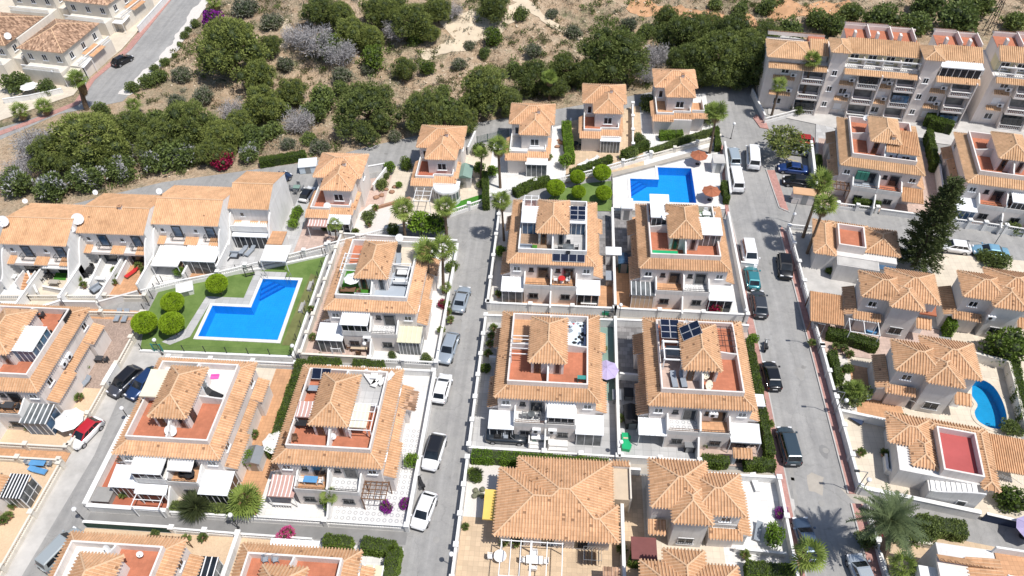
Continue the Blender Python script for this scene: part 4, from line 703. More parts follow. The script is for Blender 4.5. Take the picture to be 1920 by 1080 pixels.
# q8
sunroom(q8, 7.3, 9.75, 3.6, 6.9, 5.93, 2.2, panes=4, pane='glass_blue', side='E', slats=7, drop=.15); sunroom(q8, 8.7, 11.5, -2.0, .25, .1, 2.75, m='glass_grey', panes=4, slats=6, side='E', pane='glass_blue'); aircon(q8, 'E', QW-.32, 4.8, 4.0); aircon(q8, 'E', QW-.32, 5.9, 3.9)
# q9 q10 q11
sunroom(q9, 11.1, 13.3, 9.8, 11.7, .1, 2.8, m='glass', panes=3, slats=5, side='E', pane='glass_grey'); dish(q9, 5.0, 10.2, 6.4, .4, -.2); dish(q9, 8.0, 10.0, 6.2, .3, .4); pergola(q9, 5.5, 9.2, 12.2, 13.6, .1, 2.3, 7, 2, 'wood', .07)
sunroom(q10, 1.5, 6.0, 12.2, 14.0, .1, 2.5, panes=5, slats=8, drop=.15); sunroom(q10, 11.0, 12.6, 9.5, 12.0, .1, 2.6, m='panel_cream', panes=3, slats=3)
sunroom(q11, 12.0, 13.9, 9.6, 12.0, .1, 2.7, m='glass', panes=3, slats=7, side='E', pane='glass_grey')
# u1 u2
mb = MB(); mb.box(7.3, 9.7, 2.0, 6.4, 5.93, 7.5); mb.build('roof_extension', 'pale_blue', u1); leanto(u1, 7.25, 9.95, 1.7, 6.7, 7.5, 8.0, 'S', 'tile_plain', .22, 'extension_roof'); leanto(u1, 5.6, 7.2, 1.9, 3.4, 7.4, 7.9, 'S', 'tile_plain', .22, 'extension_roof'); X(u1, 'stair_room', 5.7, 7.15, 2.1, 3.1, 5.93, 7.3, 'pale_blue'); window(u1, 'S', 2.0, 8.4, 6.2, 1.1, .8, 2); window(u1, 'S', 2.1, 6.5, 6.2, .5, .7, 1)
leanto(u1, 8.9, 11.8, -2.4, .2, 2.6, 3.1, 'S', 'tile_plain', .22, 'carport_roof'); pergola(u1, -1.4, 2.0, -1.6, .2, .1, 2.4, 7, 1, 'wood', .1); mb = MB()
for k in range(3): mb.box(2.5+k*.55, 3.0+k*.55, -.2, .25, 3.6, 4.9)
mb.build('green_shutter', 'green_awning', u1); dish(u1, 3.3, 9.0, 7.3, .45, -.4); chimney(u1, 6.3, 3.6, 8.3, .6)
sunroom(u2, -.5, 2.1, -2.2, .2, .1, 2.7, panes=4, pane='glass_blue'); sunroom(u2, 8.8, 11.6, -2.0, .2, 2.5, 2.2, panes=4); sunroom(u2, 6.0, 8.6, -1.5, .28, 2.85, 2.0, panes=4)
# ------------------------------------------------------------------ villas of the upper row (hip roof with a front wing, terrace wing below)
def tower_villa(x, y, label, variant=0):
    r = thing('hip_villa', label, 'house', (x, y, 0), 0, 'villas of the upper row'); w = 'pinkish'
    bx(r, 'wall', .35, 6.45, 3.05, 8.1, 0, 5.45, w); bx(r, 'front_wing', 2.0, 5.95, .3, 3.04, 0, 5.45, w)
    mb = MB(); hip(mb, 0, 6.8, 2.75, 8.4, 5.6, .5); mb.build('roof', TM('tile_light'), r); mb = MB(); hip(mb, 1.7, 6.2, 0, 6.2, 5.603, .52); mb.build('wing_roof', TM('tile_light'), r)
    window(r, 'S', 3.05, 1.15, 3.6, .7, 1.3, 1); window(r, 'S', .3, 4.0, 3.5, 1.3, 1.2, 2); window(r, 'E', 6.45, 5.2, 3.7, .9, 1.0); window(r, 'W', .35, 5.4, 3.7, .9, 1.0); chimney(r, 4.4, 4.2, 6.7, .55)
    # terrace storey in front
    bx(r, 'terrace_block', .05, 5.9, -2.2, .29, 0, 2.85, w); bx(r, 'terrace_block', .05, 1.99, .29, 3.04, 0, 2.85, w)
    leanto(r, -.35, 3.0, -2.7, -1.5, 2.85, 3.3, 'S', 'tile_light'); leanto(r, 3.0, 6.3, -1.9, -.9, 2.9, 3.3, 'S', 'tile_light'); leanto(r, -.35, .3, -1.49, 3.0, 2.85, 3.2, 'W', 'tile_light'); leanto(r, 5.7, 6.35, -.89, 3.0, 2.9, 3.2, 'E', 'tile_light')
    fm = ('terracotta', 'terracotta_dark', 'white_paving', 'terracotta', 'orange_paving')[variant]
    bx(r, 'terrace_floor', .3, 5.7, -1.5, .295, 2.82, 2.9, fm); bx(r, 'terrace_floor', .3, 1.98, .296, 3.03, 2.82, 2.902, fm)
    for (a, b, c, d) in ((.28, 3.0, -1.52, -1.36), (.28, .44, -1.36, 3.0), (2.85, 3.0, -1.36, -.9), (3.0, 5.75, -.95, -.8), (5.6, 5.75, -.8, .29)): bx(r, 'parapet', a, b, c, d, 2.83, 3.7, 'white')
    return r
t1 = tower_villa(-35.1, 77.3, 'hip-roofed villa nearest the row houses, with a white conservatory in front', 0); t2 = tower_villa(-21.6, 85.0, 'hip-roofed villa with a curved white sunroom and green shed', 1); t3 = tower_villa(-8.4, 91.7, 'hip-roofed villa left of the long hedge, with a white terrace floor', 2); t4 = tower_villa(2.7, 97.9, 'hip-roofed villa above the topiary lawn, with glass doors below its terrace', 3); t5 = tower_villa(14.2, 103.0, 'hip-roofed villa farthest right, with a wide orange corner terrace', 4)
sunroom(t1, 3.1, 6.0, -3.4, -1.95, .1, 2.75, panes=3, side='E', slats=0, base_h=.7); awning(t1, .2, 3.0, -3.9, -2.6, 2.35, 2.6, 'fabric_stripe', pz=.1, stripes='fabric_white'); dish(t1, 2.6, -1.0, 2.95, .5, .3)
pergola(t2, .6, 2.9, -5.6, -2.6, .1, 2.4, 3, 2); dish(t2, 2.4, 1.5, 3.0, .48, .4)
def curved_sunroom(root, cx, cy, r_, h):
    n = 9; pts = [(cx+r_*math.cos(math.pi+math.pi*k/n), cy+r_*.85*math.sin(math.pi+math.pi*k/n)) for k in range(n+1)]
    mb = MB(); mb.prism(pts+[(cx+r_, cy+1.2), (cx-r_, cy+1.2)], h, h+.12); mb.build('sunroom_roof', 'roof_panel', root)
    wb = MB()
    for a, b in zip(pts[:-1], pts[1:]): wb.bar((*a, .45), (*b, .45), .12, .9); wb.bar((*a, h-.15), (*b, h-.15), .12, .28); wb.tube((*a, .0), (*a, h-.02), .06, .06, 6)
    o = wb.build('sunroom_wall', 'white', root)
    for a, b in zip(pts[:-1], pts[1:]): MB().bar((*a, 1.6), (*b, 1.6), .03, 1.4).build('pane', 'glass_grey', o)
curved_sunroom(t2, 4.9, -2.4, 1.9, 2.6)
sunroom(t3, 2.9, 6.0, -3.0, -1.95, .1, 2.7, panes=4, pane='glass_grey', m='white_clean'); sunroom(t4, 3.0, 6.0, -2.6, -1.95, .1, 2.6, panes=6, pane='glass_grey'); X(t3, 'upper_terrace', 3.2, 5.5, -.7, .28, 2.9, 3.3, 'white_clean'); railing(t3, [(3.1, -.85), (5.7, -.85)], 3.7, .3, 'white_clean', .2)
for s_ in (3.6, 4.8): 
    mb = MB(); mb.lathe([(.1, 0), (.12, .1), (.02, .25)], (s_, .2, 4.9), 8); mb.build('wall_lamp', 'lamp_clear', t4)
# right-hand corner terrace of the last villa
X(t5, 'corner_block', 5.95, 8.0, -1.0, 3.0, 0, 2.84, 'pinkish'); X(t5, 'corner_floor', 6.4, 7.7, -.6, 2.7, 2.82, 2.93, 'orange_paving'); leanto(t5, 5.0, 8.5, -1.6, -.7, 2.85, 3.25, 'S', 'tile_light')
for (a, b, c, d) in ((5.95, 7.9, -.7, -.56), (7.76, 7.9, -.56, 2.9)): X(t5, 'parapet', a, b, c, d, 2.84, 3.75, 'white')
# ------------------------------------------------------------------ row houses: gable roofs stepping up the slope
def row_house(x, y, w, label, variant):
    r = thing('row_house', label, 'house', (x, y, 0), 0, 'row houses'); D = 8.0
    bx(r, 'wall', .02, w-.02, .35, D-.35, 0, 5.4, 'white')
    mb = MB(); zr = 7.15; ym = 3.45; plane(mb, [(0, 0, 5.6), (w, 0, 5.6), (w, ym, zr), (0, ym, zr)], .25, h=.045); plane(mb, [(w, D, 5.6), (0, D, 5.6), (0, ym, zr), (w, ym, zr)], .25, h=.045); cap(mb, (0, ym, zr), (w, ym, zr)); mb.build('roof', TM('tile_plain'), r)
    for xx in (.03, w-.18):
        MB().add([(xx, .3, 5.2), (xx+.15, .3, 5.2), (xx, D-.3, 5.2), (xx+.15, D-.3, 5.2), (xx, .3, 5.68), (xx+.15, .3, 5.68), (xx, D-.3, 5.68), (xx+.15, D-.3, 5.68), (xx, ym, zr-.03), (xx+.15, ym, zr-.03)], [(0, 4, 8, 6, 2), (1, 3, 7, 9, 5), (0, 1, 5, 4), (3, 2, 6, 7), (4, 5, 9, 8), (8, 9, 7, 6)]).build('gable', 'white', r)
    n = 2 if w > 7 else 1
    for k in range(n):
        u = w*(k+.5)/n+.1
        if variant != 3 : door(r, 'S', .35, u+.6, 3.0, 1.3, 2.0, 'dark_metal', 'glass_blue'); railing(r, [(u-.3, .3), (u-.3, -.35), (u+1.5, -.35), (u+1.5, .3)], 2.95, .8, 'dark_metal', .16); bx(r, 'balcony_floor', u-.4, u+1.6, -.42, .34, 2.8, 2.94, 'pinkish')
        window(r, 'S', .35, u-1.4, 3.9, .6, .7, 1)
    bx(r, 'front_band', .1, w-.1, -.7, .34, 2.35, 2.79, 'pinkish')
    for a, b in ((.2, 1.2), (w*.42, w*.62), (w-1.9, w-.2)): leanto(r, a, b, -.85, .3, 2.8, 3.15, 'S', 'tile_plain', .25)
    for xx in (.02, w-.2): curb_wall(r, 'side_wall', xx, xx+.18, -3.2, .34, 0, 1.8, 'white', 3.0, 'y')
    for k in range(n): u = w*(k+.5)/n; door(r, 'S', .35, u, .1, 2.6, 2.1, 'dark_metal', 'glass')
    return r
r1 = row_house(-72.6, 64.3, 9.2, 'row house at the left edge with a big satellite dish', 0); r2 = row_house(-63.4, 66.9, 9.2, 'second row house with two dishes at its corner and a chimney', 1); r3 = row_house(-54.2, 69.15, 9.2, 'third row house with two black balcony doors', 2); r4 = row_house(-45.0, 72.8, 5.7, 'last row house above the grey terrace with loungers', 3)
dish(r1, .4, 2.3, 6.7, .72, .3); dish(r1, .2, 7.3, 6.0, .34, .4); dish(r2, .3, 1.2, 6.2, .75, .5); dish(r2, -.1, -.2, 5.7, .42, .5); dish(r2, -.2, 7.0, 6.0, .36, .2); dish(r3, .2, 4.3, 7.0, .4, .3); chimney(r2, 5.2, 3.4, 7.0, .5)
sunroom(r3, 4.6, 9.0, -3.6, -.75, .1, 2.6, panes=4, pane='glass_grey', drop=.2, slats=4); sunroom(r4, .5, 5.2, -2.0, -.75, .1, 2.6, panes=6, pane='glass'); X(r4, 'balcony_block', .3, 5.4, -1.4, .34, 2.8, 3.1, 'pinkish'); X(r4, 'balcony_wall', .3, 5.4, -1.55, -1.41, 2.8, 3.8, 'white'); awning(r3, .5, 4.2, -4.4, -.8, 2.2, 2.5, 'fabric_white', pz=.1); awning(r1, 4.8, 9.0, -1.0, -.72, 2.4, 2.5, 'fabric_white', posts=False)
X(r4, 'side_wing', 5.7, 7.6, -3.3, -.9, 0, 2.3, 'white'); X(r4, 'side_wing_roof', 5.6, 7.7, -3.4, -.8, 2.301, 2.45, 'orange_paving'); awning(r4, 5.5, 9.0, -6.2, -3.45, 2.1, 2.35, 'fabric_white', pz=.1)
# ------------------------------------------------------------------ cross-hipped villas
def cross_villa(x, y, label, rot=0.0, mirror=False, rear=False, tile='tile', left=True):
    r = thing('cross_villa', label, 'house', (x, y, 0), rot, 'villas with crossing hip roofs'); W = 8.8
    def mx(a, b): return (W-b, W-a) if mirror else (a, b)
    def rc(a, b, c, d, z, p, name):
        m_ = MB(); a, b = mx(a, b); hip(m_, a, b, c, d, z, p); return m_.build(name, TM(tile), r)
    a, b = mx(3.1, 8.7); bx(r, 'wall', a+.3, b-.3, 1.75, 6.3, 0, 5.43, 'render_grey'); rc(3.1, 8.7, 1.45, 6.6, 5.6, .52, 'roof')
    a, b = mx(0, 5.0); bx(r, 'side_wing', a+.3, b-.3, 1.3, 5.1, 0, 5.42, 'render_grey'); rc(0, 5.0, 1.0, 5.4, 5.606, .5, 'side_roof')
    a, b = mx(3.1, 6.8); bx(r, 'front_wing', a+.3, b-.3, .3, 1.74, 0, 5.41, 'render_grey'); rc(3.1, 6.8, 0, 4.2, 5.612, .54, 'front_roof')
    u = W-5 if mirror else 5.0; window(r, 'S', .3, u, .9, 1.5, 1.15, 2, bars=7); 
    a, b = mx(7.0, 8.7); leanto(r, a, b, .2, 1.5, 2.6, 3.1, 'S', tile); a, b = mx(7.6, 8.4); door(r, 'S', 1.75, (a+b)/2, .1, .95, 2.05, 'white_clean')
    a, b = mx(-.2, 3.0); leanto(r, a, b, .1, 1.0, 2.7, 3.1, 'S', tile); a, b = mx(-1.0, .25); leanto(r, a, b, .6, 5.3, 2.6, 3.1, 'E' if mirror else 'W', tile); a, b = mx(-.8, .28); bx(r, 'porch_wall', a, b, .8, 5.1, 0, 2.46, 'render_grey')
    window(r, 'S', 1.3, W-1.6 if mirror else 1.6, 3.9, 1.0, .9, 2); a, b = mx(.4, 2.8); bx(r, 'arcade_wall', a, b, .5, 1.29, 0, 2.6, 'pinkish'); return r
v1 = cross_villa(35.6, 60.3, 'cross-hipped villa beside the blue round pool tub and white pergola', R(-9)); v2 = cross_villa(47.4, 61.0, 'cross-hipped villa at the right edge, below the pale blue car', R(-9)); v3 = cross_villa(36.5, 49.6, 'cross-hipped villa beside the kidney-shaped pool', R(-9)); vb = cross_villa(9.5, 31.5, 'cross-hipped villa beside the purple bougainvillea, with a small front balcony', 0, True)
pergola(v1, -.6, 2.7, -2.0, .0, .1, 2.5, 3, 0); leanto(v1, -5.0, -1.1, -.9, 3.6, 2.2, 2.7, 'S', 'tile_plain', .2, 'carport_roof'); awning(v1, 6.9, 8.9, 1.3, 2.7, 4.0, 4.3, 'fabric_rust', posts=False); aircon(v2, 'S', .3, 3.6, 3.4); railing(vb, [(6.1, 1.0), (8.3, 1.0)], 3.1, .8, 'white', .2)
for (a, b) in ((-4.9, -.9), (-1.3, -.9), (-4.9, 3.4)): bx(v1, 'post', a-.06, a+.06, b-.06, b+.06, .1, 2.15, 'wood')
vc = thing('cross_villa', 'cross-hipped villa at the bottom edge below the maroon-roofed shed', 'house', (8.3, 20, 0), 0, 'villas with crossing hip roofs'); bx(vc, 'wall', .4, 8.2, .4, 7.4, 0, 5.43, 'render_grey'); mb = MB(); hip(mb, 0, 8.6, 0, 7.8, 5.6, .45); mb.build('roof', TM(), vc); mb = MB(); hip(mb, 2.1, 5.8, 3, 9.0, 5.606, .5); mb.build('rear_roof', TM(), vc); bx(vc, 'rear_wing', 2.4, 5.5, 7.41, 8.7, 0, 5.42, 'render_grey')
va = thing('bungalow', 'wide hip-roofed bungalow with a white pergola and laundry in front', 'house', (-5.1, 30.4, 0)); bx(va, 'wall', .5, 11.1, .5, 7.0, 0, 2.855, 'pinkish'); bx(va, 'rear_wall', 2.2, 11.0, 7.0, 8.2, 0, 2.855, 'pinkish'); mb = MB(); E_ = 3.0
for pts, zf in (([(0, 0), (11.9, 0), (10.0, 1.9), (9.5, 1.9), (7.1, 4.3), (6.1, 4.3), (5.4, 3.6), (3.6, 3.6)], lambda x, y: y), ([(0, 7.2), (0, 0), (3.6, 3.6)], lambda x, y: x), ([(1.8, 7.2), (0, 7.2), (3.6, 3.6), (5.4, 3.6)], lambda x, y: 7.2-y), ([(1.8, 8.6), (1.8, 7.2), (5.4, 3.6), (6.1, 4.3)], lambda x, y: x-1.8), ([(11.4, 8.6), (1.8, 8.6), (6.1, 4.3), (7.1, 4.3)], lambda x, y: 8.6-y), ([(11.4, 3.8), (11.4, 8.6), (7.1, 4.3), (9.5, 1.9)], lambda x, y: 11.4-x), ([(11.9, 3.8), (11.4, 3.8), (9.5, 1.9), (10.0, 1.9)], lambda x, y: 3.8-y), ([(11.9, 0), (11.9, 3.8), (10.0, 1.9)], lambda x, y: 11.9-x)):
    plane(mb, [(x, y, E_+.42*zf(x, y)) for x, y in pts])
for a_, b_, in (((0, 0, 0), (3.6, 3.6, 3.6)), ((0, 7.2, 0), (3.6, 3.6, 3.6)), ((3.6, 3.6, 3.6), (5.4, 3.6, 3.6)), ((5.4, 3.6, 3.6), (6.1, 4.3, 4.3)), ((6.1, 4.3, 4.3), (7.1, 4.3, 4.3)), ((1.8, 8.6, 0), (6.1, 4.3, 4.3)), ((11.4, 8.6, 0), (7.1, 4.3, 4.3)), ((7.1, 4.3, 4.3), (9.5, 1.9, 1.9)), ((9.5, 1.9, 1.9), (10, 1.9, 1.9)), ((11.9, 0, 0), (10, 1.9, 1.9)), ((11.9, 3.8, 0), (10, 1.9, 1.9))): cap(mb, (a_[0], a_[1], E_+.42*a_[2]), (b_[0], b_[1], E_+.42*b_[2]))
mb.box(.3, 11.3, .1, 7.1, 2.86, 2.98, 2); mb.build('roof', TM(), va)
pergola(va, .8, 3.6, -3.6, -.2, .1, 2.5, 4, 0); pergola(va, 3.7, 6.6, -3.6, -.2, .1, 2.5, 3, 0); 
for u in (2.2, 5.2, 8.4): door(va, 'S', .5, u, .1, 1.6, 2.05, 'white_clean', 'glass')
bx(va, 'rear_terrace', 11.45, 13.1, 4.6, 8.6, 0, 2.75, 'fabric_beige'); awning(va, -1.3, .2, 2.0, 5.0, 2.15, 2.5, 'fabric_yellow', posts=False); bx(va, 'rear_terrace_wall', 13.1, 13.25, 4.6, 8.6, 0, 3.1, 'cream'); leanto(va, 11.4, 13.2, 8.0, 8.8, 2.9, 3.2, 'N')
vd = thing('bungalow', 'tiled roof edge of the house at the bottom, below the white pergola', 'house', (-4.2, 18, 0)); bx(vd, 'wall', .4, 11, .4, 7.4, 0, 2.87, 'pinkish'); mb = MB(); hip(mb, 0, 11.4, 0, 7.8, 3, .42); mb.build('roof', TM(), vd)
bx(vd, 'oven_house', 9.6, 11.1, 8.0, 10.2, 0, 2.0, 'pinkish'); leanto(vd, 9.5, 11.2, 7.9, 10.4, 2.0, 2.3, 'S', 'tile_old')
# bungalow with sunken red terrace, and its larger neighbour
def patio_house(x, y, rot, label, W, D, terr_rect, floor, parts, z=3.2):
    r = thing('patio_house', label, 'house', (x, y, 0), rot); bx(r, 'wall', .4, W-.4, .4, D-.4, 0, z-.17, 'render_grey'); a, b, c, d = terr_rect
    for (x0, x1, y0, y1, sk) in parts:
        m_ = MB(); hip(m_, x0, x1, y0, y1, z, .42, skip=sk); m_.build('roof', TM(), r)
    bx(r, 'terrace_floor', a, b, c, d, z-.1, z+.25, floor)
    for q in ((a-.18, a, c-.18, d+.18), (b, b+.18, c-.18, d+.18), (a, b, d, d+.18), (a, b, c-.18, c)): bx(r, 'parapet', *q, z-.15, z+1.05, 'pinkish')
    return r
u3 = patio_house(32.9, 71.0, R(-10), 'bungalow with a red roof terrace between tiled wings, beside two tall palms', 10.6, 6.8, (3.0, 6.0, 1.4, 5.2), 'terracotta', [(0, 2.7, 0, 6.8, ''), (2.0, 7.0, 5.4, 6.85, ''), (6.3, 10.6, 1.6, 6.7, '')]); MB().box(8.0, 10.2, -.4, 1.4, 2.5, 2.56).build('glass_canopy', 'glass_blue', u3); bx(u3, 'ground_wing', 2.9, 8.0, -1.2, .39, 0, 2.9, 'render_grey'); bx(u3, 'ground_wing_deck', 3.0, 7.9, -1.1, .38, 2.901, 2.95, 'concrete'); window(u3, 'S', -1.2, 6.5, .9, 1.0, 1.0)
v4 = patio_house(34.6, 39.6, R(-9.5), 'villa with a crimson roof terrace and outside stair', 9.4, 7.2, (4.3, 7.7, .8, 5.6), 'crimson_floor', [(-.4, 4.1, 3.4, 7.2, ''), (1.6, 4.1, 1.1, 4.8, ''), (3.6, 9.2, 5.85, 7.25, ''), (7.95, 9.55, -.1, 7.1, '')]); bx(v4, 'stair_block', 3.3, 7.9, -.9, .39, 0, 2.2, 'render_grey')
for k in range(9): bx(v4, 'stair_step', 3.5+k*.45, 3.95+k*.45, -.7, .38, 2.2+k*.09, 2.32+k*.09, 'white')
curb_wall(v4, 'stair_wall', 3.3, 7.9, -1.05, -.91, 0, 2.6, 'white', 1.2, 'x'); leanto(v4, 9.6, 13.6, 3.2, 7.3, 2.2, 2.6, 'S', 'tile_plain', .22, 'carport_roof'); window(v4, 'S', -1.05, 6.5, .6, .9, 1.3, 1, pane='glass_grey')
v5 = thing('flat_roof_villa', 'villa at the bottom right with an orange roof terrace and white frame', 'house', (33.6, 20.5, 0), R(-6)); bx(v5, 'wall', .3, 13, .3, 11, 0, 5.2, 'render_grey'); mb = MB(); plane(mb, [(0, 7.2, 5.3), (0, 0, 5.3), (4.6, 0, 6.2), (4.6, 7.2, 6.2)]); plane(mb, [(.1, 9.8, 5.32), (4.9, 9.8, 5.32), (4.9, 9.0, 5.7), (.1, 9.0, 5.7)][::-1]); mb.box(.05, 4.5, .05, 9.5, 5.0, 5.28, 2); mb.build('roof', TM(), v5); leanto(v5, 2.6, 5.2, 7.4, 10.0, 5.3, 5.8, 'W'); bx(v5, 'terrace_floor', 5.2, 12.8, .4, 10.8, 5.2, 5.32, 'orange_paving'); bx(v5, 'parapet', 5.0, 13, 10.8, 11, 5.1, 6.2, 'white'); bx(v5, 'parapet', 8.9, 9.1, 6, 10.79, 5.3, 6.4, 'pinkish'); pergola(v5, 4.9, 8.6, 3.5, 8.0, 5.33, 6.9, 2, 1); bx(v5, 'balcony', -1.2, .29, 6.0, 9.0, 0, 4.3, 'white'); leanto(v5, 9.3, 13, 4, 9, 5.9, 6.5, 'W')
# ------------------------------------------------------------------ apartment block on the right, four storeys with stepped roofs
def apartments(x, y, rot, label, W, cols, towers, roofs, left_hip=None):
    r = thing('apartment_block', label, 'apartment block', (x, y, 0), rot); D = 9.5; wm = 'pinkish'; T = 'tile_yellow'
    bx(r, 'wall', 0, W, 1.2, D, 0, 8.4, wm)
    for tx in towers:
        bx(r, 'stair_tower', tx-.2, tx+2.1, .7, 4.6, 0, 11.15, wm); m_ = MB(); hip(m_, tx-.5, tx+2.4, .4, 4.9, 11.3, .5); m_.build('tower_roof', TM(T), r)
        for zz in (1.6, 4.4, 7.2): window(r, 'S', .7, tx+.95, zz, .8, .95, 2)
    if left_hip:
        a, b = left_hip; bx(r, 'upper_wall', a+.3, b-.3, 1.3, 6.0, 8.401, 9.3, wm); m_ = MB(); hip(m_, a, b, .8, 6.6, 9.45, .45); m_.build('roof', TM(T), r)
    for k, (xa, xb) in enumerate(roofs):
        bx(r, 'upper_wall', xa, xb, 3.0, 5.4, 8.41, 10.35, 'yellow_wall' if k == 0 else wm); leanto(r, xa-.02, xb+.02, 2.4, 5.4, 10.4, 11.45, 'S', T); bx(r, 'upper_storey', xa, xb, 5.41, D-.2, 8.41, 10.9, wm); bx(r, 'roof_terrace', xa+.02, xb-.02, 5.45, D-.22, 10.9, 10.95, 'terracotta')
        bx(r, 'parapet', xa, xb, D-.2, D, 8.41, 11.6, wm); u = xa
        while u < xb-1:
            e = min(xb, u+3.4); leanto(r, u+.05, e-.25, D-.15, D+.9, 11.3+.25*((int(u)) % 2), 11.8+.25*(int(u) % 2), 'N', T); bx(r, 'party_parapet', e-.14, e, 5.46, D-.21, 10.951, 11.9, wm); bx(r, 'chimney', u+.9, u+1.25, 5.6, 6.5, 10.951, 12.2, wm); u += 3.4
        bx(r, 'top_terrace_floor', xa, xb, 1.0, 2.99, 8.405, 8.46, 'white_paving'); leanto(r, xa, xb, .1, 1.0, 8.0, 8.5, 'S', T); balustrade_on(r, [(xa+.2, 1.1), (xb-.2, 1.1)], 8.47, .7); n = max(2, round((xb-xa)/2.8)); bx(r, 'top_beam', xa, xb, 1.05, 1.25, 10.0, 10.2, 'white')
        for j in range(n+1):
            u = xa+(xb-xa)*j/n; bx(r, 'top_post', max(xa, u-.1), min(xb, u+.1), 1.06, 1.24, 9.18, 9.995, 'white')
            if 0 < j < n: bx(r, 'top_divider', u-.07, u+.07, 1.26, 2.99, 8.46, 9.9, wm)
            if j < n: window(r, 'S', 3.0, xa+(xb-xa)*(j+.5)/n, 8.75, 1.3, 1.25, 2)
    if roofs: sunroom(r, roofs[-1][0]+.2, roofs[-1][1]-.3, .95, 2.9, 8.47, 1.95, panes=6)
    for k, (h0, h1, b0, b1) in enumerate(cols):
        for f in range(3):
            z = f*2.8; rc = MB().box(b0+.1, b1-.1, 1.185, 1.199, z+.9, z+2.5).build('balcony_opening', 'glass_grey', r)
            bx(r, 'balcony_slab', b0-.1, b1+.1, .0, 1.18, z+.02, z+.2, wm); bx(r, 'balcony_floor', b0+.06, b1-.06, .1, 1.17, z+.2, z+.215, 'terracotta'); balustrade_on(r, [(b0+.06, .1), (b1-.06, .1)], z+.22, .8)
            for xx in (b0-.1, b1-.05): curb_wall(r, 'balcony_cheek', xx, xx+.15, .01, 1.18, z+.2, z+1.2, wm, 1.4, 'y')
            u = (h0+h1)/2
            if (f+k) % 2: shutter(r, 'S', 1.2, u, z+1.05, 1.2, 1.05)
            else: window(r, 'S', 1.2, u, z+1.05, 1.2, 1.05, 2)
            if f: leanto(r, h0, h1, .45, 1.18, z+.3, z+.65, 'S', T); aircon(r, 'S', 1.2, h1-.3, z+.7)
            if (f+k) % 3 == 0:
                for m2 in range(4): q = b0+.15+m2*(b1-b0-.3)/4; MB().box(q, q+(b1-b0-.3)/4-.06, .04, .07, z+1.0, z+2.3).build('glazing', 'glass_blue' if k > 1 else 'glass', rc)
        bx(r, 'bay_pier', b1+.16, b1+.34, -.05, 1.19, 0, 8.2, wm)
    return r
ap1 = apartments(32.0, 108.4, R(-7), 'long four-storey apartment block with stepped tiled roofs', 31.6, [(1.2, 4.6, 5.6, 8.8), (11.4, 13.6, 14.0, 17.0), (17.4, 19.3, 19.7, 22.5), (25.0, 27.3, 27.8, 30.8)], [9.3, 22.9], [(11.6, 22.4), (25.2, 31.5)], (-.4, 6.6)); leanto(ap1, 6.2, 9.0, 2.2, 6.0, 9.6, 10.4, 'S', 'tile_yellow'); bx(ap1, 'upper_wall', 6.35, 8.9, 2.6, 6.0, 8.401, 9.6, 'pinkish'); leanto(ap1, 0, 9.0, .1, 1.15, 8.0, 8.5, 'S', 'tile_yellow'); bx(ap1, 'roof_terrace', 6.4, 9.0, 6.05, 9.3, 8.401, 9.3, 'terracotta'); leanto(ap1, 0, 9, 8.9, 10.0, 9.2, 9.7, 'N', 'tile_yellow')
ap2 = apartments(65.6, 105.5, R(-9), 'second apartment block cut by the right edge', 16.0, [(1.0, 3.2, 3.8, 7.0), (10.4, 12.2, 12.6, 15.4)], [7.9], [(.3, 7.4), (10.4, 15.8)])
# ------------------------------------------------------------------ weathered-tile houses in the far left corner
def old_house(x, y, w, d, rot, label, z=5.5):
    r = thing('weathered_house', label, 'house', (x, y, 0), rot); bx(r, 'wall', .35, w-.35, .35, d-.35, 0, z-.17, 'cream'); mb = MB(); hip(mb, 0, w, 0, d, z, .4); mb.build('roof', TM('tile_old'), r)
    for k in range(3): window(r, 'S', .35, w*(k+.6)/3.2, 3.4, 1.0, 1.2); window(r, 'E', w-.35, d*(k+.6)/3.2, 3.4, 1.0, 1.2)
    bx(r, 'terrace_block', 1, w-.4, -2.0, .34, 0, 2.7, 'cream'); balustrade_on(r, [(1.1, -1.9), (w-.5, -1.9)], 2.72, .8); bx(r, 'side_block', w-.34, w+1.6, .6, d-.6, 0, 2.7, 'cream'); balustrade_on(r, [(w+1.5, .7), (w+1.5, d-.7)], 2.72, .8); leanto(r, w+.1, w+2.2, d*.35, d*.7, 2.9, 3.3, 'E', 'tile_plain'); bx(r, 'party_wall', -.2, .12, 1, d, 0, z+1.3, 'cream')
    return r
o1 = old_house(-97.5, 113.4, 9.2, 11.0, R(-8), 'weathered tiled house beside the black parked car'); o2 = old_house(-109.5, 115.5, 9.4, 11.0, R(-8), 'weathered tiled house at the far left edge'); o3 = old_house(-99, 132.0, 10.5, 11, R(-10), 'weathered tiled house cut by the top edge'); o4 = old_house(-112, 135, 10.5, 11, R(-8), 'weathered tiled house in the top left corner')
sunroom(o1, 9.3, 11.2, 1.0, 3.6, 0.1, 2.6, panes=3); awning(o1, 9.2, 11.2, -2.4, .2, 2.2, 2.6, 'fabric_cream', pz=.05); awning(o3, 10.3, 12.6, -.5, 2.4, 2.2, 2.6, 'fabric_white', pz=.05); dish(o2, 9.0, 2.0, 5.6, .6, .6)
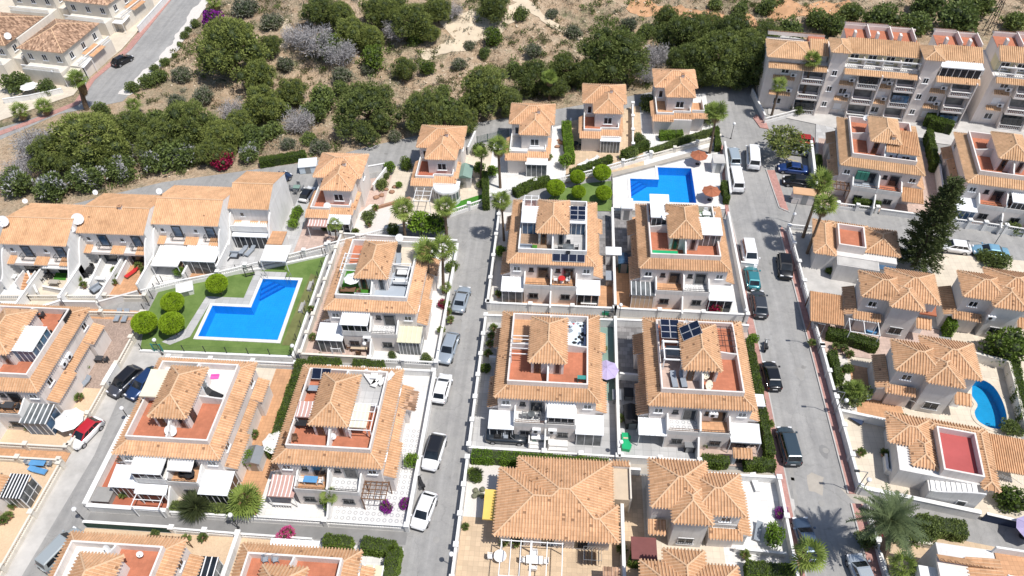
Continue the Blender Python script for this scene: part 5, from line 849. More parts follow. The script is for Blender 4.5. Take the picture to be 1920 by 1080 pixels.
# ------------------------------------------------------------------ swimming pools
def pool(name, label, poly, coping, rim=.45, steps=None, depth=1.5, tile='basin'):
    r = thing(name, label, 'swimming pool'); n = len(poly)
    if sum(poly[i][0]*poly[(i+1) % n][1]-poly[(i+1) % n][0]*poly[i][1] for i in range(n)) < 0: poly = poly[::-1]
    def off(d):
        out = []
        for i in range(n):
            p, a, b = Vector(poly[i]), Vector(poly[i-1]), Vector(poly[(i+1) % n]); e1, e2 = (p-a).normalized(), (b-p).normalized(); n1, n2 = Vector((e1.y, -e1.x)), Vector((e2.y, -e2.x))
            m_ = (n1+n2); m_ = m_/max(.3, m_.dot(n1)); out.append(tuple(p+m_*d))
        return out
    zt = .16; o = off(rim); mb = MB(); k = len(mb.v)
    vs = [(*p, zt) for p in poly]+[(*p, zt) for p in o]+[(*p, .0) for p in o]; mb.add(vs, [(i, n+i, n+(i+1) % n, (i+1) % n) for i in range(n)]+[(n+i, 2*n+i, 2*n+(i+1) % n, n+(i+1) % n) for i in range(n)]); mb.build('coping', coping, r)
    mb = MB(); vs = [(*p, zt-.001) for p in poly]+[(*p, zt-depth) for p in poly]; mb.add(vs, [(i, (i+1) % n, n+(i+1) % n, n+i) for i in range(n)]+[tuple(range(n, 2*n))]); mb.build('basin', tile, r)
    MB().add([(*p, zt-.12) for p in poly], [tuple(range(n))]).build('water', 'water', r)
    for st in steps or []:
        MB().prism(st[0], zt-depth+.01, st[1]).build('pool_step', 'basin_step', r)
    return r
def tri(c, sx, sy, d): return [c, (c[0]+sx*d, c[1]), (c[0], c[1]+sy*d)]
pa = pool('swimming_pool', 'blue stepped swimming pool set in the lawn', PA, 'white_paving', .45, [(tri((-39.05, 65.05), 1, -1, 2.6), -.95), (tri((-39.05, 65.05), 1, -1, 2.0), -.6), (tri((-39.05, 65.05), 1, -1, 1.4), -.25)])
pb = pool('swimming_pool', 'blue stepped swimming pool on the white deck near the top', PB, 'white_paving', .4, [(tri((10.25, 88.95), 1, -1, 2.6), -.95), (tri((10.25, 88.95), 1, -1, 1.9), -.6), (tri((10.25, 88.95), 1, -1, 1.3), -.25)])
pc = pool('swimming_pool', 'small kidney-shaped pool at the right edge', PC, 'cream_paving', .4, depth=1.3, tile='basin_teal')
def ladder(parent, x, y, d=(1, 0)):
    for s in (-.25, .25):
        mb = MB(); px, py = -d[1]*s, d[0]*s; a = Vector((x+px, y+py, .1)); mb.tube(a-Vector((*d, 0))*.3, a-Vector((*d, 0))*.3+Vector((0, 0, .85)), .03, .03, 6); mb.tube(a-Vector((*d, 0))*.3+Vector((0, 0, .85)), a+Vector((*d, 0))*.35+Vector((0, 0, .8)), .03, .03, 6); mb.tube(a+Vector((*d, 0))*.35+Vector((0, 0, .8)), a+Vector((*d, 0))*.35+Vector((0, 0, -.6)), .03, .03, 6); mb.build('hand_rail', 'grey_metal', parent)
ladder(pa, -35.6, 65.3, (0, -1)); ladder(pa, -38.9, 65.3, (.7, -.7))
LAWN = [(-50.6, 52.4), (-31.7, 52.6), (-31.8, 69.9), (-40.0, 66.6), (-46.0, 64.9), (-52.3, 63.2), (-52.2, 58.2)]
sheet_hole('lawn', LAWN, [grow(PA, .05)], .055, 'lawn'); sheet_hole('pool_deck', [(7.5, 81.4), (23.9, 83.0), (24.9, 96.6), (22.6, 95.9), (7.6, 89.0)], [grow(PB, .05)], .1, 'white_paving')
sheet('lawn_edge_wear', [(-33.4, 54.2), (-31.9, 54.2), (-31.95, 66), (-33.0, 66.5)], .062, 'lawn_dry', .004)
sheet('poolside_path', [(-47.2, 53.4), (-45.2, 54.8), (-44.7, 60.5), (-39.6, 60.5), (-39.6, 65.6), (-36.3, 65.6), (-36.3, 66.5), (-40.6, 66.5), (-40.6, 61.6), (-45.6, 61.6), (-46.2, 56.0), (-48.4, 53.8)], .07, 'grey_paving', .02)
sheet('lawn', [(-3.6, 81.2), (7.4, 81.4), (7.4, 88.3), (3.6, 87.6), (-.5, 85.8)], .09, 'lawn'); sheet('lawn', [(-24.8, 75.0), (-20.0, 77.2), (-22.4, 82.2), (-24.4, 82.2)], .1, 'lawn'); sheet('lawn', P2((840, 385), (905, 365), (905, 385), (850, 402)), .12, 'turf')
sheet('footpath', [(-31.4, 51.6), (-30.6, 51.6), (-30.6, 73.6), (-31.5, 70.2)], .012, 'asphalt_dark', .008); sheet('footpath', [(7.6, 89.4), (22.6, 96.4), (24.6, 98), (24.3, 99.2), (13.4, 94.0), (4.8, 89.2)], .09, 'concrete_tan')
def kerb_line(pts, label, m='white', h=.35):
    r = MB()
    for a, b in zip(pts[:-1], pts[1:]): r.bar((*a, h/2), (*b, h/2), .3, h)
    o = r.build('kerb_wall', m); tag(o, label, 'kerb'); o['kind'] = 'thing'; return o
kerb_line([(-50.4, 52.2), (-31.5, 52.35), (-31.55, 70.1), (-40.0, 66.9), (-46.1, 65.2), (-52.4, 63.5)], 'white kerb all round the pool lawn')
def fence(label, pts, h=1.5, gap=2.6, m='dark_metal', name='wire_fence', wires=5):
    r = thing(name, label, 'fence')
    for k, (a, b) in enumerate(zip(pts[:-1], pts[1:])):
        A, B = Vector((*a, 0)), Vector((*b, 0)); n = max(1, round((B-A).length/gap))
        for i in range(n+1):
            if i == n and b != pts[-1]: continue
            p = A.lerp(B, i/n); MB().tube((p.x, p.y, 0), (p.x, p.y, h), .055, .055, 6).build('post', m, r)
        mb = MB()
        for i in range(wires): z = .3+(h-.35)*i/(wires-1); mb.bar((A.x, A.y, z), (B.x, B.y, z), .012, .012)
        w_ = mb.build('wires', m, r); w_['kind'] = 'stuff'
    return r
fence('thin dark post-and-wire fence along the front of the pool lawn', [(-50.2, 52.3), (-31.6, 52.45)]); fence('thin dark fence between the pool lawn and the footpath', [(-31.65, 52.8), (-31.7, 69.8)], gap=2.2); fence('thin dark fence along the top of the pool lawn', [(-32.2, 70.0), (-40.0, 67.0), (-46.0, 65.3), (-52.2, 63.6)]); fence('dark railing at the lane end beside the pool lawn', [(-52.5, 63.2), (-52.4, 58.4)], 1.7, 1.1, wires=8)
fence('dark fence panel below the upper pool deck', [(7.5, 80.9), (23.2, 80.9)], 1.2, 2.5, wires=9); fence('dark fence beside the topiary lawn', [(7.3, 81.6), (7.4, 88.6)], 1.2, 2.2); fence('green mesh fence behind the second villa', [(-13.8, 96.6), (-9.0, 98.9)], 1.6, 1.6, 'green_screen', wires=22)
# ------------------------------------------------------------------ vegetation
def unit(n): d = NR.normal(size=(n, 3)); return d/np.linalg.norm(d, axis=1)[:, None]
def leaves(p, a, ln, wd, jit=.25):
    """tapering leaf quads from points p along directions a"""
    n = len(p); t = np.cross(a, unit(n)); t /= np.linalg.norm(t, axis=1)[:, None]+1e-9; s = (1+jit*NR.uniform(-1, 1, (n, 1))); w_ = t*wd*s; l = a*ln*s
    v = np.stack([p-w_*.6, p+w_*.6, p+l*.55+w_, p+l, ], 1) if False else np.stack([p-w_*.5, p+l*.5-w_, p+l, p+l*.5+w_], 1)
    return v.reshape(-1, 3), np.arange(4*n).reshape(n, 4)
ICO = None
def ico(c, r):
    t = (1+5**.5)/2; v = np.array([(-1, t, 0), (1, t, 0), (-1, -t, 0), (1, -t, 0), (0, -1, t), (0, 1, t), (0, -1, -t), (0, 1, -t), (t, 0, -1), (t, 0, 1), (-t, 0, -1), (-t, 0, 1)])/math.sqrt(1+t*t)
    f = np.array([(0, 11, 5), (0, 5, 1), (0, 1, 7), (0, 7, 10), (0, 10, 11), (1, 5, 9), (5, 11, 4), (11, 10, 2), (10, 7, 6), (7, 1, 8), (3, 9, 4), (3, 4, 2), (3, 2, 6), (3, 6, 8), (3, 8, 9), (4, 9, 5), (2, 4, 11), (6, 2, 10), (8, 6, 7), (9, 8, 1)])
    return v*np.asarray(r)+np.asarray(c), np.concatenate([f, f[:, 2:3]], 1)
def crown(name, lobes, per, ln, wd, mats, up=.25, core=.6, spread=.8, flower=None):
    V, F, MI, o = [], [], [], 0
    C = np.array([l[0] for l in lobes]); RR = np.array([l[1] for l in lobes])
    for c, r in lobes:
        n = int(per*r*r); d = unit(n); d = d[d[:, 2] > -.55]; p = np.asarray(c)+d*r*NR.uniform(.72, 1.04, (len(d), 1))
        ds = np.linalg.norm(p[:, None, :]-C[None], axis=2)/RR[None]; keep = ((ds < .7).sum(1) == 0); p, d = p[keep], d[keep]
        a = d*.75+NR.normal(size=d.shape)*spread*.62+np.array([0, 0, up*.6]); a /= np.linalg.norm(a, axis=1)[:, None]
        v, f = leaves(p, a, ln, wd); V.append(v); F.append(f+o); o += len(v)
        mi = np.zeros(len(f))
        if flower: mi[NR.rand(len(f)) < flower*(d[:, 2] > -.1)*np.clip(.3+1.2*np.sin(p[:, 0]*1.9+p[:, 1]*2.3+p[:, 2]), 0, 1.3)] = 2
        MI.append(mi)
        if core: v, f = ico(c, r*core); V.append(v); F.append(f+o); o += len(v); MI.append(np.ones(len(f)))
    f = np.concatenate(F); return npmesh(name, np.concatenate(V), f, mats, np.concatenate(MI))
def dome_lobes(n, Rx, h, r0, r1, seed, flat=.0, hole=0):
    rs = np.random.RandomState(seed); out = []
    for k in range(n):
        z = (k+.5)/n; ph = 2.39996*k+rs.uniform(-.4, .4); rad = math.sqrt(max(0, 1-(z*2-1)**2*.92)) if not flat else math.sqrt(1-z**2*.95); r = rs.uniform(r0, r1)
        q = rs.uniform(.45, 1.06); out.append(((Rx*rad*q*math.cos(ph), Rx*rad*q*math.sin(ph), h*z), r))
    return out
def limb_mesh(name, h, r, crown_r, n, seed, m='bark', lean=.1):
    rs = np.random.RandomState(seed); mb = MB(); p = Vector((0, 0, -.6)); top = Vector((rs.uniform(-lean, lean)*h, rs.uniform(-lean, lean)*h, h)); mid = top*.5+Vector((rs.uniform(-.2, .2), rs.uniform(-.2, .2), 0)); mb.tube(p, mid, r, r*.75, 7); mb.tube(mid, top, r*.75, r*.4, 7)
    for k in range(n):
        s = mid.lerp(top, rs.uniform(0, 1)); a = k*2.4+rs.uniform(-.3, .3); e = s+Vector((math.cos(a)*crown_r*rs.uniform(.5, .8), math.sin(a)*crown_r*rs.uniform(.5, .8), rs.uniform(.3, 1.0)*crown_r*.6)); m1 = s.lerp(e, .5)+Vector((0, 0, .15)); mb.tube(s, m1, r*.4, r*.28, 5); mb.tube(m1, e, r*.28, r*.1, 5)
    return mb.mesh(name, m, True)
PROTO = {}
def proto(kind, Rn, crown_me, trunk_me, zc): PROTO.setdefault(kind, []).append((Rn, crown_me, trunk_me, zc))
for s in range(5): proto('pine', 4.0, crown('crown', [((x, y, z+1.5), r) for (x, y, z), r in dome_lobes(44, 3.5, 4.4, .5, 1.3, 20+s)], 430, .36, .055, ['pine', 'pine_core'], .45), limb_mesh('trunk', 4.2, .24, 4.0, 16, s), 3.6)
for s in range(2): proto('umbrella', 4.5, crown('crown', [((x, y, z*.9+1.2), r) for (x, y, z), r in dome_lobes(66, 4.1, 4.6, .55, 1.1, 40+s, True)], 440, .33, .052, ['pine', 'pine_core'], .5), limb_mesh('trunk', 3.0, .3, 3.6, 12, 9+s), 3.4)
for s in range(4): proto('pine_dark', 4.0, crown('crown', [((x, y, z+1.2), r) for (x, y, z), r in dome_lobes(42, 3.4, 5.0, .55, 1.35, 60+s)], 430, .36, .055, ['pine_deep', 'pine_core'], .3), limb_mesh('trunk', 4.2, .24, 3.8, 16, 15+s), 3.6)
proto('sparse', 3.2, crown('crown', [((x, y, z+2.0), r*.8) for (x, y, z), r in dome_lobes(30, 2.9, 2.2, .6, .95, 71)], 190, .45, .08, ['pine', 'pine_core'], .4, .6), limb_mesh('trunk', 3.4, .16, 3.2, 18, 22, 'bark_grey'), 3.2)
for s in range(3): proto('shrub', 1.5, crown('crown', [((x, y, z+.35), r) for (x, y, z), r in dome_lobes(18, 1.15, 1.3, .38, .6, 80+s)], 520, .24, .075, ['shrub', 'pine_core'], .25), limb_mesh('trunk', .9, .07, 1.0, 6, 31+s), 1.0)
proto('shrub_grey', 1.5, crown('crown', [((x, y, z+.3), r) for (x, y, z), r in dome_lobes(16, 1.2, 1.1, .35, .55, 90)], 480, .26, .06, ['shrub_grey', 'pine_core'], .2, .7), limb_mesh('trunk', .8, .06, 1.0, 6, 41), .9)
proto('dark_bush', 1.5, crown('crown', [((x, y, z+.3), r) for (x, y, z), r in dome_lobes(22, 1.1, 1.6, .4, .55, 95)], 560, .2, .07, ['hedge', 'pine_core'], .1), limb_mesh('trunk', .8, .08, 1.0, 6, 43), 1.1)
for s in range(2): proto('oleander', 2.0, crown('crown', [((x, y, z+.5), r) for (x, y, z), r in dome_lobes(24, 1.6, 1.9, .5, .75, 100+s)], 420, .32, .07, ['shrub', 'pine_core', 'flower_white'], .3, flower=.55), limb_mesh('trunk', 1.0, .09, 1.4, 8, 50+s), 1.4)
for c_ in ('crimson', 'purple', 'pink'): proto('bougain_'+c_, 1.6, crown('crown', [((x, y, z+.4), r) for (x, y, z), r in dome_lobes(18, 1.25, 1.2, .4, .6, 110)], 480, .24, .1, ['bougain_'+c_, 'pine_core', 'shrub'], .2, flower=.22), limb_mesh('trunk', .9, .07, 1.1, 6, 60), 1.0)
def ball_mesh():
    d = unit(9500); d = d[d[:, 2] > -.75]; rr = 1.26*(1-.10*np.exp(-((1-d[:, 2])/.06)))*(1+.02*NR.normal(size=len(d))); p = d*rr[:, None]*np.array([1, 1, .80])+np.array([0, 0, 1.95]); p[:, 2] -= .22*np.exp(-(p[:, 0]**2+p[:, 1]**2)/.06)
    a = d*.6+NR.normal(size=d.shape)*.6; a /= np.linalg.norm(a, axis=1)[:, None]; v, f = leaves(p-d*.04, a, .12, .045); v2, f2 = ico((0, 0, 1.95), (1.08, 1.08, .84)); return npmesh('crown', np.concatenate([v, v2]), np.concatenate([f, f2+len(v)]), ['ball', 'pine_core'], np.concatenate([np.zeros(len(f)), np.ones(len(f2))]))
proto('ball', 1.3, ball_mesh(), limb_mesh('trunk', 1.6, .09, .5, 4, 70, lean=.02), 1.95)
proto('citrus', 1.3, crown('crown', [((x, y, z+1.0), r) for (x, y, z), r in dome_lobes(16, .95, 1.2, .38, .55, 120)], 620, .2, .08, ['hedge_bright', 'pine_core'], .15), limb_mesh('trunk', 1.2, .07, .8, 6, 77), 1.6)
def dead_mesh(seed, n=26):
    rs = np.random.RandomState(seed); mb = MB(); tips = []
    mb.tube((0, 0, -.4), (0, 0, 1.0), .16, .12, 6)
    for k in range(n):
        a = k*2.4; e = Vector((math.cos(a)*rs.uniform(.8, 1.9), math.sin(a)*rs.uniform(.8, 1.9), rs.uniform(1.3, 3.0))); s = Vector((0, 0, rs.uniform(.4, 1.0))); m1 = s.lerp(e, .5)+Vector((0, 0, .2)); mb.tube(s, m1, .07, .045, 4); mb.tube(m1, e, .045, .015, 4)
        for j in range(12):
            b = m1.lerp(e, rs.uniform(0, 1)); d = Vector(rs.normal(size=3))+Vector((e.x, e.y, .8))*.5; d.normalize(); mb.tube(b, b+d*rs.uniform(.35, .8), .018, .006, 3, caps=False); tips.append((tuple(b+d*.5), tuple(d)))
    return mb.mesh('branches', 'dead', True), tips
for s in range(2):
    me, tips = dead_mesh(130+s); p = np.array([t[0] for t in tips]); p = np.repeat(p, 9, 0)+NR.normal(size=(len(p)*9, 3))*.22; a = np.repeat(np.array([t[1] for t in tips]), 9, 0)+NR.normal(size=(len(p), 3))*.6; a /= np.linalg.norm(a, axis=1)[:, None]; v, f = leaves(p, a, .34, .03); proto('dead', 2.1, npmesh('twigs', v, f, ['dead']), me, 1.7)
NAMES = {'pine': ('pine_tree', 'tree'), 'umbrella': ('pine_tree', 'tree'), 'pine_dark': ('pine_tree', 'tree'), 'sparse': ('pine_tree', 'tree'), 'shrub': ('shrub', 'shrub'), 'shrub_grey': ('shrub', 'shrub'), 'dark_bush': ('shrub', 'shrub'), 'oleander': ('oleander_bush', 'shrub'), 'ball': ('topiary_tree', 'tree'), 'citrus': ('small_tree', 'tree'), 'dead': ('bare_tree', 'tree')}
def depth_at(p): return (Vector(p)-Vector((0, 0, CAM_H))).dot(AF)
_cnt = {}
def plant(kind, px, py, wpx, label, z0=None, hs=1.0, town=True, group=None):
    """stand a tree so that its crown is seen around a place of the survey; wpx is the crown's apparent width"""
    L = PROTO[kind]; i = _cnt[kind] = _cnt.get(kind, -1)+1; Rn, cm, tm, zc = L[i % len(L)]
    d = ray(px, py); z = 0.0; sclr = 1.0
    for _ in range(14):
        t = (z-CAM_H)/d.z; x, y = d.x*t, d.y*t; g = (terr(x, y) if not town else (z0 or 0)); sclr = wpx/2*t/FPX/Rn; z = .5*z+.5*(g+zc*sclr*hs)
    ex = random.uniform(.86, 1.16) if kind not in ('ball',) else 1.0
    nm, cat = NAMES.get(kind, ('bougainvillea', 'shrub'))
    r = thing(nm, label, cat, (x, y, g-.03), random.uniform(0, 6.28), group); r.scale = (sclr*ex, sclr/ex, sclr*hs); link('crown', cm, r); link('trunk', tm, r); return r
def pl(kind, rows, town=True, group=None):
    for q in rows: plant(kind, q[0], q[1], q[2], q[3], town=town, hs=q[4] if len(q) > 4 else 1.0, group=group)
GP = 'trees of the scrubland'
pl('umbrella', [(433, 82, 150, 'broad dome-shaped pine beside the far left street and the purple bougainvillea'), (688, 200, 138, 'largest rounded pine in the middle, bright green, casting a wide shadow')], False, GP)
pl('pine', [(545, 172, 62, 'small upright pine left of the largest rounded pine'), (795, 208, 92, 'pine touching the right side of the largest rounded pine'), (908, 168, 102, 'tall pine above the lane, between the second and third villas'), (757, 130, 50, 'little pine on the bare slope beside the round dark bush'), (660, 62, 70, 'pine just right of the wide silver-grey bare tree'), (712, 20, 72, 'pine cut by the top edge above the silver trees'), (770, 40, 80, 'pine at the top beside the sandy track, left of the hilltop path'), (925, 14, 66, 'pine beside the bend of the dirt path at the top'), (600, 22, 64, 'pine at the top edge left of the silver thicket'), (485, 140, 70, 'pine below and right of the broad dome-shaped pine'), (495, 195, 84, 'dense pine above the pale bare bush left of centre'), (170, 262, 130, 'widest pine at the left behind the row houses'), (352, 238, 112, 'pine behind the third row house'), (415, 262, 84, 'pine directly above the crimson bougainvillea'), (820, 18, 56, 'small pine cut by the top edge left of the path')], False, GP)
pl('pine_dark', [(1147, 105, 126, 'big dark pine left of the bare silver tree, above the fourth villa'), (1000, 150, 80, 'dark pine behind the third villa with a palm before it'), (1060, 132, 72, 'dark pine between the third and fourth villas'), (1282, 72, 104, 'leftmost pine of the thicket behind the last villa'), (1350, 108, 112, 'largest pine of the thicket behind the last villa, nearest the road'), (1408, 120, 96, 'pine of the thicket closest to the apartment block'), (1290, 118, 84, 'pine of the thicket directly above the last villa roof'), (1372, 66, 88, 'pine at the upper edge of the thicket behind the last villa'), (1432, 72, 70, 'small pine at the upper right end of the thicket'), (255, 248, 86, 'dark pine beside the bare trunk behind the second row house'), (95, 290, 84, 'dark pine beside the grey bare bush at the left')], False, GP)
pl('dead', [(590, 78, 78, 'widest silver-grey bare tree in the upper scrub, left half'), (640, 100, 62, 'silver-grey bare tree right half of the wide pale clump'), (548, 70, 46, 'silver-grey bare tree at the left end of the wide pale clump'), (745, 58, 48, 'bare grey tree between two pines near the top'), (715, 2, 40, 'pale bare bush at the top edge among pines'), (848, 22, 36, 'bare grey bush beside the dirt path at the top'), (1226, 108, 62, 'bare silver tree behind the last villa'), (1212, 142, 40, 'lower bare silver tree touching the last villa'), (560, 230, 58, 'pale bare bush below the small upright pine'), (436, 212, 50, 'pale bare bush amid the pines left of centre'), (70, 275, 84, 'grey bare tree at the left edge'), (40, 320, 56, 'grey bare bush in the left corner behind the row houses'), (240, 282, 50, 'bare white-limbed tree behind the second row house')], False, GP)
pl('dark_bush', [(801, 127, 32, 'round dark bush alone on the bare slope'), (780, 72, 30, 'dark bush at the lower end of the sandy track'), (925, 70, 42, 'dark bush beside the dirt path junction'), (700, 108, 56, 'dark thicket shaded under the silver trees'), (620, 88, 60, 'dark undergrowth below the wide silver-grey clump')], False, GP)
pl('shrub', [(605, 182, 58, 'olive bush leaning on the left of the largest rounded pine'), (590, 210, 52, 'bush below the olive bush beside the largest pine'), (845, 205, 62, 'bush filling the gap left of the tall lane pine'), (880, 200, 50, 'leafy bush below the tall lane pine'), (582, 262, 34, 'low green bush above the lane near the first villa'), (976, 27, 32, 'single round bush right of the dirt path'), (908, 100, 26, 'small bush on the slope below the path junction'), (330, 290, 70, 'leafy bush hanging over the lane behind the third row house'), (470, 262, 60, 'leafy bush right of the crimson bougainvillea pines'), (510, 245, 44, 'small bush above the lane left of the pale bare bush'), (1530, 35, 46, 'bush on the clay bank above the left end of the apartments'), (1595, 22, 50, 'bush on the clay bank above the apartment chimneys'), (1480, 60, 60, 'bush at the left rear corner of the apartments'), (1560, 48, 52, 'bush right behind the apartment roofs, left part'), (1650, 36, 70, 'wide bush behind the apartment roofs, middle'), (1720, 45, 56, 'bush behind the apartment roofs, right of middle'), (1800, 40, 84, 'big bush left of the power pylon'), (1905, 40, 50, 'bush at the right edge beside the pylon'), (1740, 8, 64, 'bush cut by the top edge above the apartments'), (1830, 5, 70, 'bush cut by the top edge left of the pylon'), (1435, 12, 40, 'bush on the red clay cut near the top'), (1340, 8, 30, 'small bush on the red clay rim at the top'), (1390, 18, 34, 'bush at the lip of the red clay cut')], False, GP)
pl('oleander', [(30, 345, 66, 'white-flowered oleander at the left edge above the row houses'), (95, 350, 64, 'white-flowered oleander over the lane behind the first row house'), (160, 335, 66, 'white-flowered oleander behind the second row house'), (225, 318, 60, 'white-flowered oleander left of the bare trunk'), (285, 300, 58, 'white-flowered oleander behind the third row house'), (345, 292, 56, 'white-flowered oleander left of the crimson bougainvillea'), (466, 288, 44, 'white-flowered oleander right of the crimson bougainvillea')], False, 'oleanders along the back lane')
pl('pine', [(300, 262, 84, 'pine between the dark trunk pine and the third row house'), (140, 300, 70, 'low pine overhanging the oleanders at the left'), (210, 285, 74, 'pine left of the bare white-limbed tree'), (395, 285, 60, 'small pine touching the crimson bougainvillea'), (450, 235, 66, 'pine above the oleander right of the crimson bougainvillea'), (505, 85, 46, 'slim pine at the right flank of the broad dome-shaped pine'), (690, 70, 60, 'pine overlapping the dark thicket under the silver trees'), (640, 28, 58, 'pine between the silver thicket and the top edge'), (740, 12, 54, 'pine cut by the top edge right of the silver bush'), (805, 62, 0+40, 'little pine above the dark bush of the sandy track'), (870, 225, 64, 'pine at the lane edge below the tall lane pine'), (955, 190, 60, 'pine left of the third villa palm')], False, GP)
pl('pine_dark', [(1250, 40, 60, 'dark pine at the upper left of the thicket, below the clay rim'), (1325, 55, 70, 'dark pine in the upper middle of the thicket'), (1390, 92, 84, 'dark pine in the heart of the thicket'), (1320, 140, 60, 'low dark pine at the road edge of the thicket'), (1375, 145, 56, 'low dark pine nearest the shaded road'), (1040, 165, 46, 'small dark pine right of the third villa palm'), (1100, 140, 60, 'dark pine filling the left flank of the big dark pine')], False, GP)
pl('shrub_grey', [(460, 15, 50, 'grey-green bush at the top edge above the broad dome-shaped pine'), (510, 40, 44, 'grey-green bush left of the silver thicket'), (535, 120, 36, 'grey bush on the slope below the silver thicket'), (640, 140, 40, 'grey bush on the stony slope above the largest pine'), (690, 128, 30, 'small grey bush above the largest pine'), (340, 140, 40, 'grey bush beside the dry slope below the street'), (380, 180, 44, 'grey bush on the dry slope, left of the pale bare bush'), (330, 190, 36, 'grey bush on the dry slope above the row-house pines'), (860, 120, 30, 'grey bush on the open slope left of the tall lane pine'), (1000, 95, 34, 'grey bush on the open slope above the dark pines'), (1075, 60, 34, 'grey bush on the open slope left of the clay bank'), (1180, 45, 34, 'grey bush on the clay slope above the big dark pine'), (1035, 25, 26, 'little grey bush between the two dirt tracks'), (600, 275, 40, 'grey bush between the lane and the largest pine'), (740, 255, 30, 'grey bush in the shadow right of the largest pine'), (540, 270, 30, 'small grey bush above the lane hedge'), (1640, 70, 0+20, 'grey bush behind the apartment gables'), (880, 85, 24, 'grey bush on the slope beside the path junction')], False, GP)
pl('shrub', [(470, 205, 46, 'green bush left of the dense centre-left pine'), (525, 205, 40, 'green bush right of the dense centre-left pine'), (390, 235, 50, 'green bush between the row-house pines'), (300, 225, 50, 'green bush on the slope above the row-house pines'), (200, 235, 44, 'green bush on the upper left flank of the widest pine'), (640, 165, 34, 'green bush just above the largest rounded pine'), (830, 175, 36, 'green bush on the slope above the lane pines'), (965, 130, 34, 'green bush above the dark pine with the palm'), (455, 60, 0+40, 'green bush on the right of the purple bougainvillea'), (1210, 60, 36, 'green bush above the bare silver tree')], False, GP)
pl('bougain_crimson', [(416, 300, 48, 'crimson bougainvillea on the bank behind the row houses')], False); pl('bougain_purple', [(399, 36, 46, 'purple bougainvillea beside the far left street')], False)
pl('shrub', [(248, 163, 27, 'round shrub at the kerb above the short fan palm'), (278, 152, 34, 'left of two touching shrubs beside the far left street'), (298, 142, 34, 'right of two touching shrubs beside the far left street'), (290, 127, 18, 'small round shrub above the two touching shrubs'), (309, 116, 20, 'small round shrub in the white gravel strip'), (345, 66, 18, 'low shrub near the top of the white gravel strip'), (353, 55, 14, 'bright little shrub near the top of the white gravel strip'), (365, 44, 20, 'dark round shrub just below the purple bougainvillea'), (335, 82, 10, 'tiny shrub in the white gravel strip'), (327, 104, 12, 'tiny shrub low in the white gravel strip'), (30, 155, 50, 'dense shrub beside the white umbrella at the left edge'), (88, 164, 36, 'bright shrub right of the white umbrella at the left edge'), (190, 205, 34, 'low bush below the shaggy palm')], False)
pl('ball', [(323, 566, 42, 'topiary ball tree nearest the white pool-side hut on the lawn'), (270, 604, 46, 'leftmost topiary ball tree, at the corner of the pool lawn'), (321, 605, 46, 'topiary ball tree in the middle of the three beside the lawn path'), (406, 531, 40, 'single topiary ball tree above the stepped pool')], group='ball trees on the pool lawn')
pl('ball', [(1083, 331, 29, 'smallest topiary ball tree at the back of the upper lawn'), (1129, 323, 34, 'topiary ball tree at the back right of the upper lawn'), (1042, 351, 35, 'topiary ball tree at the left end of the upper lawn'), (1085, 359, 27, 'topiary ball tree at the front middle of the upper lawn'), (1132, 361, 31, 'topiary ball tree at the front right of the upper lawn')], group='ball trees on the upper lawn')
pl('sparse', [(1470, 264, 84, 'half-bare pine shading the parking bays')])
pl('bougain_crimson', [(1340, 575, 38, 'crimson bougainvillea over the lane wall'), (1655, 1000, 40, 'thin reddish bougainvillea below the date palm'), (1800, 993, 22, 'reddish bougainvillea beside the lower right lane'), (830, 570, 24, 'dark red shrub beside the silver saloon')]); pl('bougain_purple', [(724, 950, 30, 'left of two purple bougainvilleas on the ring-tiled yard'), (760, 944, 27, 'right of two purple bougainvilleas on the ring-tiled yard'), (1465, 962, 30, 'bright purple bougainvillea on the wall by the right-hand street')]); pl('bougain_pink', [(536, 1004, 42, 'pink bougainvillea on the wall at the bottom')])
pl('citrus', [(773, 861, 32, 'yellow-green round tree on the ring-tiled yard'), (1450, 1002, 46, 'round olive tree beside the lower purple bougainvillea'), (730, 312, 24, 'small bright tree in the rock garden'), (748, 345, 0+14, 'tiny tree in the rock garden'), (472, 855, 40, 'bright yellow-green tree beside the shed between the two blocks'), (898, 315, 26, 'round bright tree beside the green-roofed shed'), (922, 320, 26, 'bright tree below the palms beside the shed'), (560, 395, 22, 'upper of three small trees beside the white patio car'), (553, 405, 22, 'middle of three small trees beside the white patio car'), (549, 418, 22, 'lowest of three small trees beside the white patio car'), (820, 420, 46, 'dense leafy tree between the two street-end palms'), (785, 415, 52, 'dense leafy tree left between the street-end palms'), (615, 935, 34, 'small tree beside the balcony of the ring-tiled house'), (1410, 635, 26, 'tree at the head of the street hedge beside the motor scooter'), (335, 508, 22, 'small round tree at the end of the third row-house yard'), (938, 470, 24, 'small leafy tree beside the middle street wall'), (1060, 300, 0+30, 'grey-green rounded bush below the long garden hedge')])
pl('dark_bush', [(761, 307, 30, 'dark round tree in the rock garden behind the first villa'), (892, 895, 28, 'dark agave-like bush in the white cactus bed'), (898, 280, 30, 'dark bush beside the tall palm at the second villa'), (1890, 650, 90, 'large dark tree at the right edge'), (1655, 925, 0+14, 'dark small bush on the cream yard'), (1556, 508, 18, 'clipped oval conifer beside the bungalow'), (846, 500, 28, 'dark shrub below the paired palms'), (735, 430, 30, 'dark bushy tree on the balustrade right of the first villa'), (910, 690, 24, 'bush beside the lane at the clothes-strewn terrace house'), (1895, 935, 0+60, 'dark tree near the bottom right edge'), (1590, 690, 22, 'clipped shrub in the cactus garden')])
